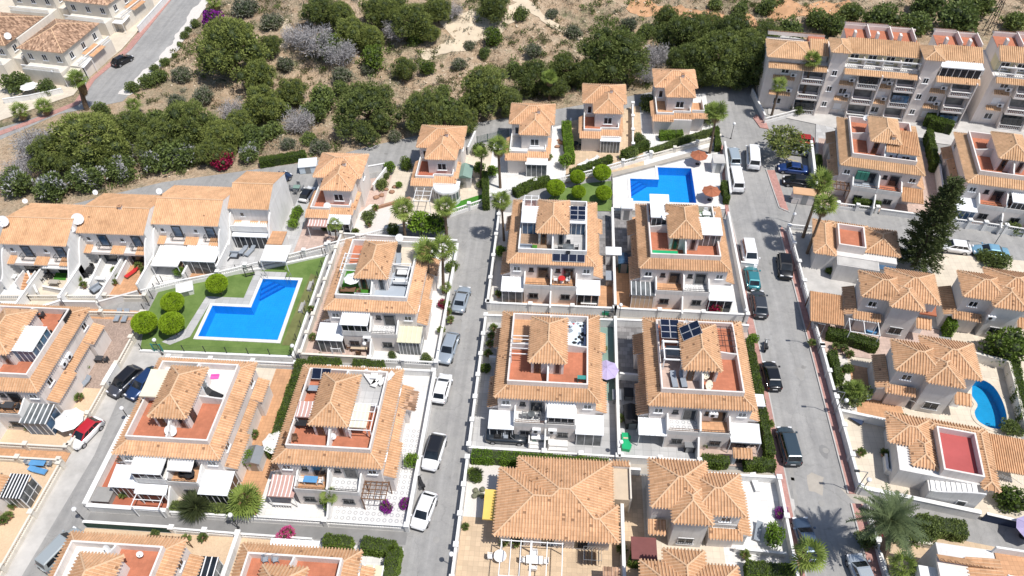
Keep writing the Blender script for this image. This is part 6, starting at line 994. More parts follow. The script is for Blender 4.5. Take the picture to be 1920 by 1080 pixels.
pl('shrub', [(1200, 262, 30, 'shrub in the gap between the fourth and fifth villas'), (1215, 195, 38, 'tall bush between the fourth and fifth villas'), (1240, 230, 0+20, 'pale small bush beside the last villa'), (1330, 215, 46, 'bush beside the last villa terrace'), (1180, 290, 34, 'bush at the brown barbecue of the last villa yard'), (905, 345, 24, 'fan-leaved bush beside the narrow hedge'), (715, 345, 26, 'bush at the rock garden edge beside the first villa'), (722, 330, 18, 'small bush in the rock garden middle'), (690, 405, 26, 'bush in the white triangle bed'), (610, 425, 22, 'bush beside the white garden furniture'), (1600, 735, 60, 'spiky green clump beside the terracotta yard'), (1660, 465, 30, 'bush behind the red roof terrace bungalow'), (1872, 490, 44, 'bush beside the pale blue car'), (1845, 480, 30, 'bush left of the pale blue car wall'), (1902, 428, 30, 'bush beside the ornate white wall'), (1495, 205, 0+26, 'bush at the foot of the tall apartment palm'), (1690, 995, 60, 'leafy hedge bush right of the date palm'), (1738, 990, 56, 'leafy bush in the lane-side border, right of the date palm'), (1625, 1010, 40, 'shrub below the date palm'), (1895, 800, 40, 'bush below the kidney-shaped pool'), (290, 1000, 20, 'small bush on the lane wall at bottom left'), (640, 925, 22, 'bush beside the garden partition'), (600, 665, 12, 'small bush in the chequered tablecloth yard'), (735, 665, 18, 'bush behind the planted yard balustrade'), (800, 672, 24, 'grey bush at the corner of the planted yard'), (1195, 265, 22, 'bush at the foot of the white ramp')])
# hedges
def hedge(label, pts, w=.9, h=1.5, m='hedge', z=0.0, dens=150, ln=.16):
    r = thing('hedge', label, 'hedge'); V, F, MI, o = [], [], [], 0; core = MB()
    for a, b in zip(pts[:-1], pts[1:]):
        A, B = np.array([*a, z]), np.array([*b, z]); L = np.linalg.norm(B-A); u = (B-A)/L; s = np.array([-u[1], u[0], 0]); n = int(dens*L*(w+2*h)); t = NR.uniform(-.02, L+.02, n); q = NR.uniform(0, w+2*h, n); nn = np.zeros((n, 3)); p = A+u*t[:, None]
        l = q < h; r_ = q > h+w; c = ~(l | r_); bulge = .06*np.sin(t*1.7)+.05*np.sin(t*3.9+1)
        p[l] += -s*(w/2+bulge[l, None])+np.array([0, 0, 1])*q[l, None]; nn[l] = -s; p[r_] += s*(w/2+bulge[r_, None])+np.array([0, 0, 1])*(q[r_, None]-h-w); nn[r_] = s; p[c] += s*(q[c, None]-h-w/2)+np.array([0, 0, 1])*(h+bulge[c, None]*.8); nn[c] = (0, 0, 1)
        ne = int(dens*w*h*.8)
        for e, sg in ((A, -1), (B, 1)): pe = e+s*NR.uniform(-w/2, w/2, (ne, 1))+np.array([0, 0, 1])*NR.uniform(0, h, (ne, 1)); p = np.concatenate([p, pe]); nn = np.concatenate([nn, np.tile(u*sg, (ne, 1))])
        a_ = nn+NR.normal(size=p.shape)*.6; a_ /= np.linalg.norm(a_, axis=1)[:, None]; v, f = leaves(p-nn*.05, a_, ln, ln*.36); V.append(v); F.append(f+o); o += len(v)
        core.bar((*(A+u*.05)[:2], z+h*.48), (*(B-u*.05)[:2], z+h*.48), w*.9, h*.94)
    link('foliage', npmesh('foliage', np.concatenate(V), np.concatenate(F), [m]), r); core.build('branches', 'pine_core', r); return r  # the core is an added dark box filling the hedge behind its leaves
hedge('bright green clipped hedge in front of the bungalow roof', [(-8.3, 39.95), (6.0, 39.75)], 1.0, 1.55, 'hedge_bright'); hedge('tall dark hedge between the two blocks with terraces', [(-29.6, 38.6), (-29.6, 50.9)], 1.1, 1.9); hedge('dark hedge along the footpath lane behind the rooftop solar panel', [(-29.0, 51.1), (-25.2, 51.1)], .9, 1.6); hedge('short dark hedge left of the black postbox wall', [(-23.6, 51.15), (-20, 51.15)], .8, 1.5)
hedge('long clipped hedge along the right-hand street', [(23.1, 42.0), (23.1, 57.0)], .8, 1.5); hedge('dark front hedge left of the tiled entrance arch', [(15.9, 41.0), (18.6, 40.95)], .9, 1.5); hedge('dark front hedge right of the tiled entrance arch', [(20.3, 40.95), (23.4, 40.9)], .9, 1.5); hedge('low green hedge under the dark spiky plant', [(-38.2, 32.3), (-31.3, 32.3)], .8, 1.2, 'shrub')
hedge('dark hedge at the bottom beside the white pergola roof', [(-21.6, 29.6), (-18.9, 29.5)], 1.0, 1.7); hedge('dark corner hedge at the bottom beside the middle street', [(-17.8, 29.5), (-14.6, 29.3), (-14.5, 22)], 1.2, 1.7)
hedge('long garden hedge between the third and fourth villas', P2((1061, 245), (1064, 272), (1068, 310)), 1.3, 1.9, 'hedge_bright'); hedge('hedge left of the round topiary trees', P2((965, 368), (1000, 352), (1030, 345)), 1.2, 1.3); hedge('dark hedge above the round topiary trees', P2((1070, 335), (1105, 322), (1145, 307)), .9, 1.5); hedge('dark hedge above the upper pool balustrade', P2((1165, 300), (1214, 280)), .8, 1.6); hedge('leafy climbers along the rail above the upper pool', P2((1218, 292), (1270, 272), (1345, 250)), .8, 1.1, 'shrub')
hedge('flowering clipped hedge in front of the last villa', P2((1236, 262), (1278, 260)), 1.1, 1.4, 'hedge_bright'); hedge('narrow tall hedge beside the green-roofed shed', P2((912, 395), (910, 340)), .8, 2.0); hedge('dark green hedge along the back lane near the first villa', P2((490, 312), (575, 298)), 1.1, 1.4)
hedge('short hedge on the balustrade of the long-roofed house', P2((1597, 388), (1645, 392)), .9, 1.5); hedge('tall narrow hedge beside the long-roofed house', P2((1735, 262), (1748, 325)), .8, 2.0); hedge('big dark L-shaped hedge at the foot of the apartments', P2((1742, 215), (1738, 240), (1780, 250)), 1.4, 2.0); hedge('long dark hedge in front of the white pergola villa', P2((1548, 632), (1640, 658)), 1.2, 1.5); hedge('climbing hedge wall right of the villa with the rust awning', P2((1762, 580), (1775, 632)), .9, 2.2, 'hedge_bright'); hedge('dark hedge along the pavement inside the cactus garden', P2((1555, 670), (1570, 725)), .8, 1.4); hedge('narrow hedge beside the carport at the far right', P2((1890, 690), (1915, 800)), 1.0, 1.6); hedge('short hedge beside the parking bays', P2((1530, 305), (1533, 330)), .7, 1.6); hedge('narrow dark hedge beside the upper pool kiosk', P2((1355, 352), (1361, 385)), .7, 1.4); hedge('dark hedge beside the pool steps on the street', P2((1340, 250), (1345, 285)), .7, 1.4); hedge('low hedge right of the bottom middle shed', P2((1395, 1075), (1480, 1082)), 1.2, 1.6); hedge('leafy border hedge along the lane right of the date palm', P2((1712, 992), (1800, 1004)), 1.6, 1.7, 'shrub'); hedge('dark hedge beside the maroon-roofed shed', P2((1180, 1050), (1205, 1060)), 1.2, 1.6)
# palms
def fan_frond(seed, dead=False):
    rs = np.random.RandomState(seed); V, F = [], []; o = 0
    def quad(a, b, c, d):
        nonlocal o
        V.extend([a, b, c, d]); F.append((o, o+1, o+2, o+3)); o += 4
    Lp = .75; quad((0, -.03, 0), (Lp, -.02, 0), (Lp, .02, 0), (0, .03, 0)); n = 15
    for k in range(n):
        a = (k/(n-1)-.5)*3.6; rad = .98*(1-.16*abs(a)/1.8)*rs.uniform(.9, 1.08); c, s = math.cos(a), math.sin(a); w_ = .06; t = (-s*w_, c*w_); fold = .06 if k % 2 else -.04; dz = -.10*rad if not dead else -.3
        m_ = (Lp+c*rad*.6, s*rad*.6, fold); e = (Lp+c*rad, s*rad, dz-.05*abs(a)); quad((Lp, 0, 0), (m_[0]+t[0], m_[1]+t[1], m_[2]), (e[0], e[1], e[2]), (m_[0]-t[0], m_[1]-t[1], m_[2]))
    return npmesh('frond', np.array(V), np.array(F), ['dead_frond' if dead else 'palm_leaf'])
def feather_frond(seed, L=2.7, m='date_leaf'):
    rs = np.random.RandomState(seed); V, F = [], []; o = 0; pts = [Vector((L*t, 0, .35*L*t-.62*L*t*t)) for t in np.linspace(0, 1, 9)]
    for a, b in zip(pts[:-1], pts[1:]): V += [(a.x, -.03, a.z), (b.x, -.025, b.z), (b.x, .025, b.z), (a.x, .03, a.z)]; F.append((o, o+1, o+2, o+3)); o += 4
    for k in range(22):
        t = .12+.87*k/21; p = Vector((L*t, 0, .35*L*t-.62*L*t*t)); ll = .5*math.sin(math.pi*min(1, .25+t*.75))+.12
        for s in (-1, 1):
            e = p+Vector((ll*.55, s*ll*.8, -.12*ll+.1*rs.uniform(-1, 1))); V += [tuple(p-Vector((.06, 0, 0))), tuple(p+Vector((.06, 0, 0))), tuple(e+Vector((.03, 0, 0))), tuple(e)]; F.append((o, o+1, o+2, o+3)); o += 4
    return npmesh('frond', np.array(V), np.array(F), [m])
FAN = [fan_frond(s) for s in range(3)]; FAND = [fan_frond(7, True)]; FEA = [feather_frond(s) for s in range(2)]
def top_of(b, px, py):
    d = ray(px, py); best = None      # height over the foot at which the sight line passes
    for k in range(10, 260):
        z = b.z+k*.08; t = (z-CAM_H)/d.z; e = abs(d.y*t-b.y)
        if best is None or e < best[0]: best = (e, Vector((d.x*t, d.y*t, z)))
    return best[1]
def palm(bx_, by_, cx, cy, label, scale=1.0, n=26, dead=7, r=.2, kind='fan', town=True, skirt=False, name='palm_tree'):
    b = G(bx_, by_) if town else GT(bx_, by_); t = top_of(b, cx, cy); o = thing(name, label, 'palm', b, 0); T = t-b; rs = random.Random(int(bx_*7+by_)); mb = MB(); N = max(3, int(T.z/.5)); prev = Vector((0, 0, -.3))
    for k in range(N):
        f = (k+1)/N; p = Vector((T.x*f**1.2, T.y*f**1.2, T.z*f)); rr = r*(1.25-.45*f); mb.tube(prev, p, rr*1.08, rr*.94, 8, caps=False); prev = p
    mb.build('trunk', 'palm_bark', o); L = FAN if kind == 'fan' else FEA
    for k in range(n):
        f = (k+.5)/n; az = 2.39996*k+rs.uniform(-.2, .2); el = 1.25-1.75*f**.85+rs.uniform(-.15, .15); q = link('frond', L[k % len(L)], o, T); q.rotation_euler = (rs.uniform(-.5, .5), -el, az); q.scale = (scale*rs.uniform(.8, 1.15),)*3
    for k in range(dead):
        q = link('dead_frond', FAND[0], o, T-Vector((0, 0, .25+.1*(k % 3)))); q.rotation_euler = (0, rs.uniform(.8, 1.25), k*2.4); q.scale = (scale*.8,)*3
    if skirt:
        V = unit(600); p = np.array([[T.x, T.y, T.z-.2]])+np.stack([V[:, 0]*.42, V[:, 1]*.42, -np.abs(V[:, 2])*2.4], 1); a = np.stack([V[:, 0]*.4, V[:, 1]*.4, -np.ones(600)], 1); v, f = leaves(p, a/np.linalg.norm(a, axis=1)[:, None], .7, .07); s_ = link('dry_skirt', npmesh('dry_skirt', v, f, ['dead_frond']), o)
    return o
palm(163, 205, 146, 148, 'shaggy fan palm at the bend of the far left street', 1.1, 26, 8, .35, skirt=True); palm(42, 226, 38, 208, 'left of two low fan palms at the left edge', 1.0, 22, 4, .25); palm(88, 215, 82, 200, 'right of two low fan palms at the left edge', 1.0, 22, 4, .25); palm(254, 214, 249, 198, 'short fan palm with yellowing fronds beside the far left street', .95, 20, 9, .22); palm(405, 20, 402, 2, 'palm at the top edge beside the purple bougainvillea', 1.2, 22, 4, .2, 'feather'.replace('feather', 'fan'), False)
palm(760, 448, 755, 392, 'fan palm on the balustrade left of the street end', 1.05, 26, 9, .2); palm(838, 447, 834, 388, 'fan palm at the end of the middle street', 1.05, 26, 7, .19); palm(945, 452, 940, 376, 'slim tall palm beside the middle street, casting a star-shaped shadow', 1.0, 26, 6, .15); palm(938, 353, 934, 275, 'tall palm between the second and third villas', 1.05, 28, 8, .18); palm(902, 335, 903, 288, 'feathery lower palm left of the tall palm at the second villa', .75, 18, 2, .15); palm(806, 545, 800, 470, 'left of two leaning palms beside the artificial grass house', 1.15, 20, 4, .18); palm(832, 550, 830, 465, 'right of two leaning palms beside the artificial grass house', 1.15, 20, 4, .18)
palm(1030, 188, 1031, 145, 'palm in front of the dark pines above the third villa', .95, 24, 4, .18, town=False); palm(1330, 288, 1344, 210, 'leaning palm beside the street at the upper pool corner', 1.1, 28, 6, .18); palm(1505, 446, 1541, 340, 'taller left palm of the pair beside the red roof terrace', 1.1, 28, 8, .18); palm(1513, 476, 1546, 385, 'lower right palm of the pair beside the red roof terrace', 1.05, 26, 8, .18); palm(1497, 208, 1524, 112, 'tall palm in front of the apartment block', 1.05, 26, 7, .18); palm(1445, 222, 1462, 160, 'shorter palm at the corner of the apartment block', .95, 22, 6, .17)
palm(458, 958, 458, 938, 'low broad fan palm on the lane wall', 1.25, 24, 2, .3); palm(1497, 1080, 1517, 1040, 'palm with a leaning trunk at the bottom right street', 1.1, 16, 3, .25); palm(612, 952, 617, 930, 'little palm beside the garden partition', .6, 14, 0, .1); palm(632, 460, 628, 420, 'little palm beside the first villa seating', .7, 14, 0, .1); palm(1655, 1040, 1668, 975, 'large date palm with orange fruit beside the right-hand street', 1.15, 40, 0, .38, 'feather'); palm(1600, 750, 1602, 730, 'spiky cordyline clump beside the dark round table', .8, 20, 0, .12); palm(838, 552, 836, 540, 'small cycad in the bed beside the middle street', .55, 14, 0, .1); palm(1690, 1090, 1695, 1062, 'palm tuft at the bottom edge near the date palm', .9, 16, 0, .2); palm(1650, 255, 1652, 251, 'potted palm tuft at the corner lot', .4, 12, 0, .08)
def dates():
    o = bpy.data.objects
    b = G(1655, 1040); t = top_of(b, 1668, 975); root = [x for x in COL.objects if x.get('label', '').startswith('large date palm')][0]; T = t-b
    V = unit(420); p = np.array([[T.x, T.y, T.z-.15]])+V*np.array([.75, .75, .3]); v, f = leaves(p, V, .16, .05); link('fruit_cluster', npmesh('fruit_cluster', v, f, ['dates']), root)
dates()
def spiky(px, py, wpx, label, m='spiky', n=900, name='yucca_plant'):
    b = G(px, py); r_ = wpx/2*depth_at(b)/FPX; V = unit(n); V[:, 2] = np.abs(V[:, 2])*.9; V /= np.linalg.norm(V, axis=1)[:, None]; p = V*r_*.25+np.array([0, 0, r_*.5]); v, f = leaves(p, V, r_*.85, .04); o = thing(name, label, 'plant', b); link('foliage', npmesh('foliage', v, f, [m]), o); MB().tube((0, 0, -.05), (0, 0, r_*.5), .12, .1, 7).build('stem', 'palm_bark', o)
spiky(373, 958, 62, 'dark spiky plant overhanging the lane wall'); spiky(1093, 322, 10, 'tiny spiky plant on the upper lawn', n=200); spiky(860, 352, 26, 'blue-green spiky plant beside the second villa pergola', 'shrub_grey', 300); spiky(235, 927, 22, 'potted cycad on the terracotta yard', 'palm_leaf', 300); spiky(893, 893, 26, 'cycad in the white gravel bed with cactuses', 'pine_dark', 500); spiky(873, 990, 16, 'potted palm at the bungalow entrance', 'shrub', 200)
# dark conifer
def conifer():
    b = G(1712, 500); t = top_of(b, 1795, 335); h = t.z; o = thing('conifer_tree', 'tall dark conifer rising in front of the lane on the right', 'tree', b); MB().tube((0, 0, -.2), (t.x-b.x, t.y-b.y, h*.97), .3, .05, 8).build('trunk', 'bark', o); P_, A_ = [], []; rs = np.random.RandomState(5); n = 150; br = MB()
    for k in range(n):
        f = .06+.94*k/n; z = h*f; L = (3.0*(1-f)**.75+.4)*rs.uniform(.55, 1.12); az = k*2.39996; c, s = math.cos(az), math.sin(az); x0, y0 = (t.x-b.x)*f, (t.y-b.y)*f
        br.tube((x0, y0, z), (x0+c*L, y0+s*L, z+.12*L), .05, .015, 4)
        m_ = int(120*L/3)+20; u = rs.uniform(.15, 1, m_)**.7; w_ = rs.normal(size=(m_, 3))*np.array([.22, .22, .14]); P_.append(np.stack([x0+c*L*u, y0+s*L*u, z+.12*L*u], 1)+w_); a = np.stack([c+rs.normal(size=m_)*.5, s+rs.normal(size=m_)*.5, .35+rs.normal(size=m_)*.35], 1); A_.append(a/np.linalg.norm(a, axis=1)[:, None])
    v, f = leaves(np.concatenate(P_), np.concatenate(A_), .42, .07); link('crown', npmesh('crown', v, f, ['conifer']), o); q = br.build('branches', 'bark', o); q['kind'] = 'stuff'
conifer()
# ------------------------------------------------------------------ vehicles
def loft(st, mi=0):
    """st: list of (x, [(y,z) half section from bottom centre outwards and up to top centre]) -> mirrored skin with end caps"""
    mb = MB(); n = len(st[0][1]); V = []; ring = 2*n-2
    for x, h in st:
        V += [(x, y, z) for y, z in h]+[(x, -y, z) for y, z in h[-2:0:-1]]
    F = []
    for k in range(len(st)-1):
        for i in range(ring): F.append((k*ring+i, k*ring+(i+1) % ring, (k+1)*ring+(i+1) % ring, (k+1)*ring+i))
    F.append(tuple(range(ring))[::-1]); F.append(tuple((len(st)-1)*ring+i for i in range(ring))); mb.add(V, [f[::-1] for f in F], mi); return mb
CARS = {}
def car_proto(kind, L, W, H, hood, belt, wx0, rx0, rx1, wx1, tail):
    """hood: bonnet height, belt: waist height; windscreen foot wx0, roof front rx0, roof rear rx1, rear glass foot wx1 (x from the tail 0 to the nose L)"""
    w = W/2
    def sec(hw, zb, zt): return [(0, zb), (hw*.86, zb), (hw, zb+.16), (hw, zt-.16), (hw*.94, zt-.04), (hw*.6, zt+.015), (0, zt+.03)]
    st = [(0, sec(w*.80, .38, tail-.1)), (.08, sec(w*.9, .28, tail)), (.5, sec(w*.98, .22, max(tail, belt-.02))), (wx1, sec(w, .2, belt)), ((wx0+wx1)/2, sec(w, .2, belt)), (wx0, sec(w, .2, belt)), (L-.75, sec(w*.98, .22, hood)), (L-.25, sec(w*.88, .26, hood-.1)), (L-.03, sec(w*.72, .34, hood-.24))]
    P = {'body': loft(st).mesh('body', 'white', True)}
    cw, rw = w*.93, w*.74; zb, zr = belt-.02, H
    lo = [(wx1, cw*.92), ((wx1+rx1)/2-.1, cw), ((wx0+rx0)/2+.1, cw), (wx0, cw*.88)]; xs = [wx1, rx1, rx0, wx0]
    mb = MB(); V = [(wx1, -cw*.9, zb), (wx0, -cw*.9, zb), (wx0, cw*.9, zb), (wx1, cw*.9, zb), (rx1, -rw, zr-.05), (rx0, -rw, zr-.05), (rx0, rw, zr-.05), (rx1, rw, zr-.05), (rx1+.12, -rw*.8, zr), (rx0-.15, -rw*.8, zr), (rx0-.15, rw*.8, zr), (rx1+.12, rw*.8, zr)]
    mb.add(V, [(0, 1, 5, 4), (1, 2, 6, 5), (2, 3, 7, 6), (3, 0, 4, 7), (4, 5, 9, 8), (5, 6, 10, 9), (6, 7, 11, 10), (7, 4, 8, 11), (8, 9, 10, 11)]); P['cabin'] = mb.mesh('cabin', 'white')
    V = [Vector(v) for v in V]
    def pane(q, i0, i1, j0, j1, name):
        a, b, c, d = [V[i] for i in q]; n = (b-a).cross(d-a).normalized()*.012
        def B(u, v): return (a.lerp(b, u)).lerp(d.lerp(c, u), v)+n
        P[name] = MB().add([B(i0, j0), B(i1, j0), B(i1, j1), B(i0, j1)], [(0, 1, 2, 3)]).mesh(name.split('#')[0], 'car_glass')
    pane((1, 2, 6, 5), .06, .94, .08, .95, 'windscreen'); pane((3, 0, 4, 7), .08, .92, .15, .92, 'rear_window')
    for s, q in ((0, (0, 1, 5, 4)), (1, (2, 3, 7, 6))):
        for k, (i0, i1) in enumerate(((.08, .34), (.37, .64), (.67, .93))): pane(q, i0, i1, .14, .9, 'side_window#%d%d' % (s, k))
    wb = MB(); 
    wh = MB().tube((0, -.1, 0), (0, .1, 0), .32, .32, 14, 0); wh.tube((0, -.105, 0), (0, .105, 0), .2, .2, 10, 1); P['wheel'] = wh.mesh('wheel', ['tyre', 'rim'])
    P['headlight'] = MB().box(-.12, .06, -.2, .2, -.07, .07).mesh('headlight', 'lamp_clear'); P['taillight'] = MB().box(-.03, .06, -.12, .12, -.13, .13).mesh('taillight', 'lamp_red'); P['wing_mirror'] = MB().box(-.09, .09, -.1, .1, -.06, .08).mesh('wing_mirror', 'white'); P['number_plate'] = MB().box(-.02, .02, -.26, .26, -.06, .06).mesh('number_plate', 'plastic_white'); P['bumper'] = MB().box(-.06, .1, -w*.78, w*.78, -.1, .08).mesh('bumper', 'black_plastic')
    P['dims'] = (L, W, H, hood, belt, wx0, tail); CARS[kind] = P
car_proto('saloon', 4.5, 1.78, 1.42, .86, .92, 3.35, 2.55, 1.35, .75, .95); car_proto('hatch', 4.05, 1.76, 1.48, .9, .95, 3.15, 2.4, .75, .22, .96); car_proto('suv', 4.4, 1.86, 1.64, 1.0, 1.06, 3.4, 2.65, .7, .18, 1.08); car_proto('estate', 4.65, 1.8, 1.46, .86, .93, 3.4, 2.65, .7, .15, .95); car_proto('van', 4.6, 1.9, 1.85, 1.05, 1.12, 3.75, 3.15, .3, .08, 1.1); car_proto('camper', 5.3, 2.0, 2.1, 1.2, 1.25, 4.85, 4.3, .2, .06, 1.25)
PAINT = {}
def paint(c, rough=.3, metal=0.0):
    if (c, metal) not in PAINT: PAINT[(c, metal)] = paint_mat('paint', c, rough, metal)
    return PAINT[(c, metal)]
def car(kind, px, py, head, label, c, roof=None, metal=.3, glass=None, z=0.0, s=1.0):
    P = CARS[kind]; L, W, H, hood, belt, wx0, tail = P['dims']; g = G(px, py, z+.7); o = thing('parked_car' if kind not in ('van', 'camper') else 'parked_van', label, 'car' if kind not in ('van', 'camper') else 'van', (g.x, g.y, z), R(head), 'vehicles'); o.scale = (s, s, s); pm = paint(c, .3, metal); rm = paint(roof, .3, 0.0) if roof else pm; X0 = -L/2
    def add(n, loc=(X0, 0, 0), m=None, rot=0):
        q = link(n.split('#')[0], P[n], o, loc)
        if m: q.material_slots[0].link = 'OBJECT'; q.material_slots[0].material = m
        if rot: q.rotation_euler = (0, 0, rot)
        return q
    add('body', m=pm); add('cabin', m=rm)
    for n in P:
        if n.startswith(('windscreen', 'rear_window', 'side_window')): add(n)
    for x in (.8, L-.82):
        for y in (-1, 1): add('wheel', (X0+x, y*(W/2-.09), .32))
    for y in (-1, 1): add('headlight', (X0+L-.17, y*W*.31, hood-.17)); add('taillight', (X0+.06, y*W*.37, tail-.22)); add('wing_mirror', (X0+wx0-.15, y*(W/2+.1), belt+.08), pm)
    add('number_plate', (X0-.0, 0, .62)); add('bumper', (X0+.0, 0, .42)); add('bumper', (X0+L-.1, 0, .4)); return o
BLK, WHT, SIL, GRY = (.012, .012, .014), (.80, .80, .80), (.36, .41, .46), (.05, .055, .065)
car('hatch', 229, 112, 62, 'black car parked on the far left street', BLK); car('van', 1374, 294, 92, 'silver people carrier parked farthest up the right-hand street', (.40, .46, .50)); car('camper', 1412, 296, 84, 'white camper van under the half-bare pine', WHT, metal=0); car('camper', 1379, 337, 90, 'white high-roofed van beside the upper pool', WHT, metal=0); car('saloon', 1487, 315, 172, 'blue saloon in the parking bay', (.02, .055, .2)); car('hatch', 1494, 339, 172, 'black hatchback in the lowest parking bay', BLK); car('saloon', 1494, 280, 170, 'silver saloon in the parking bay beside the pine', (.42, .46, .5)); car('hatch', 1502, 262, 172, 'red car half hidden by the pine in the parking bay', (.4, .02, .02))
car('van', 1405, 476, 270, 'white delivery van facing down the right-hand street', WHT, metal=0); car('hatch', 1411, 520, 88, 'teal small car below the white delivery van', (.05, .24, .27)); car('suv', 1423, 569, 88, 'dark grey car below the teal small car', (.055, .06, .07)); car('suv', 1472, 499, 270-6, 'black car at the right-hand kerb under the palm shadow', BLK); car('hatch', 1447, 703, 92, 'black car beside the long street hedge', BLK); car('van', 1478, 835, 93, 'dark blue-grey van lowest on the hedge side of the street', (.045, .07, .09)); car('estate', 1512, 1010, 96, 'dark blue estate car below the purple bougainvillea', (.06, .09, .14)); car('hatch', 1617, 1076, 100, 'silver car cut by the bottom edge', (.42, .47, .52))
car('saloon', 1857, 470, 172, 'pale blue saloon beside the lane on the right', (.22, .42, .56)); car('hatch', 1790, 462, 172, 'white car behind the dark conifer', WHT, metal=0); car('saloon', 865, 560, 84, 'silver-blue saloon in the middle street', SIL); car('estate', 841, 652, 262, 'silver-blue estate car facing the camera in the middle street', SIL); car('hatch', 829, 727, 84, 'white hatchback seen from behind in the middle street', WHT, metal=0); car('suv', 814, 847, 262, 'white car with a black glass roof', WHT, BLK, 0); car('hatch', 795, 957, 258, 'white hatchback lowest in the middle street', WHT, metal=0)
car('suv', 234, 715, 248, 'dark grey hatchback with a black roof on the left-hand street', (.07, .075, .09), BLK); car('estate', 268, 718, 248, 'dark blue car half hidden by the terrace house', (.02, .05, .14)); car('hatch', 160, 811, 250, 'small white car with a red roof', WHT, (.45, .02, .03), 0); car('van', 116, 1030, 66, 'pale silver van at the bottom left', (.42, .46, .47)); car('hatch', 576, 362, 80, 'small white car with a black roof on the grey patio', WHT, BLK, 0, s=.85); car('hatch', 524, 336, 60, 'dark blue car behind the last row house', (.02, .04, .1))
def convertible():
    g = G(950, 823); o = thing('convertible_car', 'black open convertible in the yard behind the white wall', 'car', (g.x, g.y, .09), 0, 'vehicles'); P = CARS['saloon']; L = 4.5; q = link('body', P['body'], o, (-L/2, 0, 0)); q.material_slots[0].link = 'OBJECT'; q.material_slots[0].material = paint((.018, .024, .032))
    MB().box(-1.35, .55, -.68, .68, .86, .965).build('cockpit', 'black_plastic', o)
    for y in (-.36, .36): MB().box(-.25, .2, y-.25, y+.25, .96, 1.08).box(-.35, -.22, y-.24, y+.24, .96, 1.42).build('seat', 'fabric_grey', o)
    MB().box(-1.2, -.75, -.62, .62, .96, 1.15).build('rear_seat', 'black_plastic', o); MB().bar((-.55, -.65, .95), (-.5, -.6, 1.36), .06, .06).bar((-.5, -.6, 1.36), (-.5, .6, 1.36), .06, .06).bar((-.5, .6, 1.36), (-.55, .65, .95), .06, .06).build('roll_bar', 'grey_metal', o)
    MB().add([(.95, -.68, .95), (.95, .68, .95), (.5, .58, 1.36), (.5, -.58, 1.36)], [(0, 1, 2, 3)]).build('windscreen', 'car_glass', o); MB().bar((.95, -.7, .95), (.5, -.6, 1.38), .05, .05).bar((.5, -.6, 1.38), (.5, .6, 1.38), .05, .05).bar((.5, .6, 1.38), (.95, .7, .95), .05, .05).build('windscreen_frame', 'grey_metal', o)
    for x in (-1.45, 1.42):
        for y in (-.8, .8): link('wheel', P['wheel'], o, (x, y, .32))
convertible()
def bike(px, py, head, label, c):
    g = G(px, py); o = thing('motor_scooter', label, 'motorcycle', (g.x, g.y, 0), R(head), 'vehicles')
    for x in (-.62, .62): MB().tube((x, -.06, .27), (x, .06, .27), .27, .27, 14).build('wheel', 'tyre', o)
    loft([(-.75, [(0, .45), (.14, .45), (.17, .6), (.12, .72), (0, .74)]), (-.2, [(0, .3), (.17, .3), (.2, .5), (.17, .72), (0, .76)]), (.15, [(0, .3), (.16, .3), (.16, .4), (.12, .45), (0, .46)]), (.4, [(0, .4), (.17, .4), (.2, .7), (.14, .95), (0, 1.0)]), (.55, [(0, .6), (.1, .6), (.12, .75), (.08, .9), (0, .95)])]).build('body', c, o, True); MB().box(-.7, .05, -.15, .15, .76, .86).build('seat', 'black_plastic', o); MB().tube((.42, -.36, 1.06), (.42, .36, 1.06), .025, .025, 6).tube((.42, 0, .8), (.42, 0, 1.06), .03, .03, 6).build('handlebar', 'dark_metal', o); MB().box(-.95, -.66, -.2, .2, .84, 1.12).build('top_box', 'black_plastic', o); MB().box(.56, .62, -.1, .1, .8, .94).build('headlight', 'lamp_clear', o)
bike(790, 908, 120, 'black motor scooter between the two lowest white cars', 'black_plastic'); bike(1434, 652, 80, 'motor scooter parked beside the long street hedge', 'grey_metal')
# ------------------------------------------------------------------ outdoor furniture and other loose things
def chair(x, y, z, rot, label, m='wicker', group=None, parent=None):
    o = thing('chair', label, 'chair', (x, y, z), rot, group)
    MB().box(-.24, .24, -.24, .24, .4, .46).build('seat', m, o); MB().box(-.24, .24, .2, .26, .46, .95).build('backrest', m, o)
    for a in (-.21, .21):
        for b in (-.21, .21): MB().box(a-.025, a+.025, b-.025, b+.025, 0, .4).build('leg', m, o)
    for a in (-.26, .26): MB().box(a-.03, a+.03, -.22, .22, .62, .66).build('armrest', m, o)
    return o
def table(x, y, z, rot, label, w=1.4, d=.8, m='wood', top=None, round_=False, h=.74, group=None):
    o = thing('table', label, 'table', (x, y, z), rot, group)
    if round_: MB().lathe([(0.001, h-.05), (w/2, h-.05), (w/2, h), (0.001, h)], n=20).build('table_top', top or m, o); MB().tube((0, 0, 0), (0, 0, h-.05), .05, .05, 8).build('pedestal', m, o); MB().lathe([(w*.25, 0), (w*.25, .04), (.06, .07)], n=12).build('foot', m, o)
    else:
        MB().box(-w/2, w/2, -d/2, d/2, h-.05, h).build('table_top', top or m, o)
        for a in (-1, 1):
            for b in (-1, 1): MB().box(a*(w/2-.07)-.03, a*(w/2-.07)+.03, b*(d/2-.07)-.03, b*(d/2-.07)+.03, 0, h-.05).build('leg', m, o)
    return o
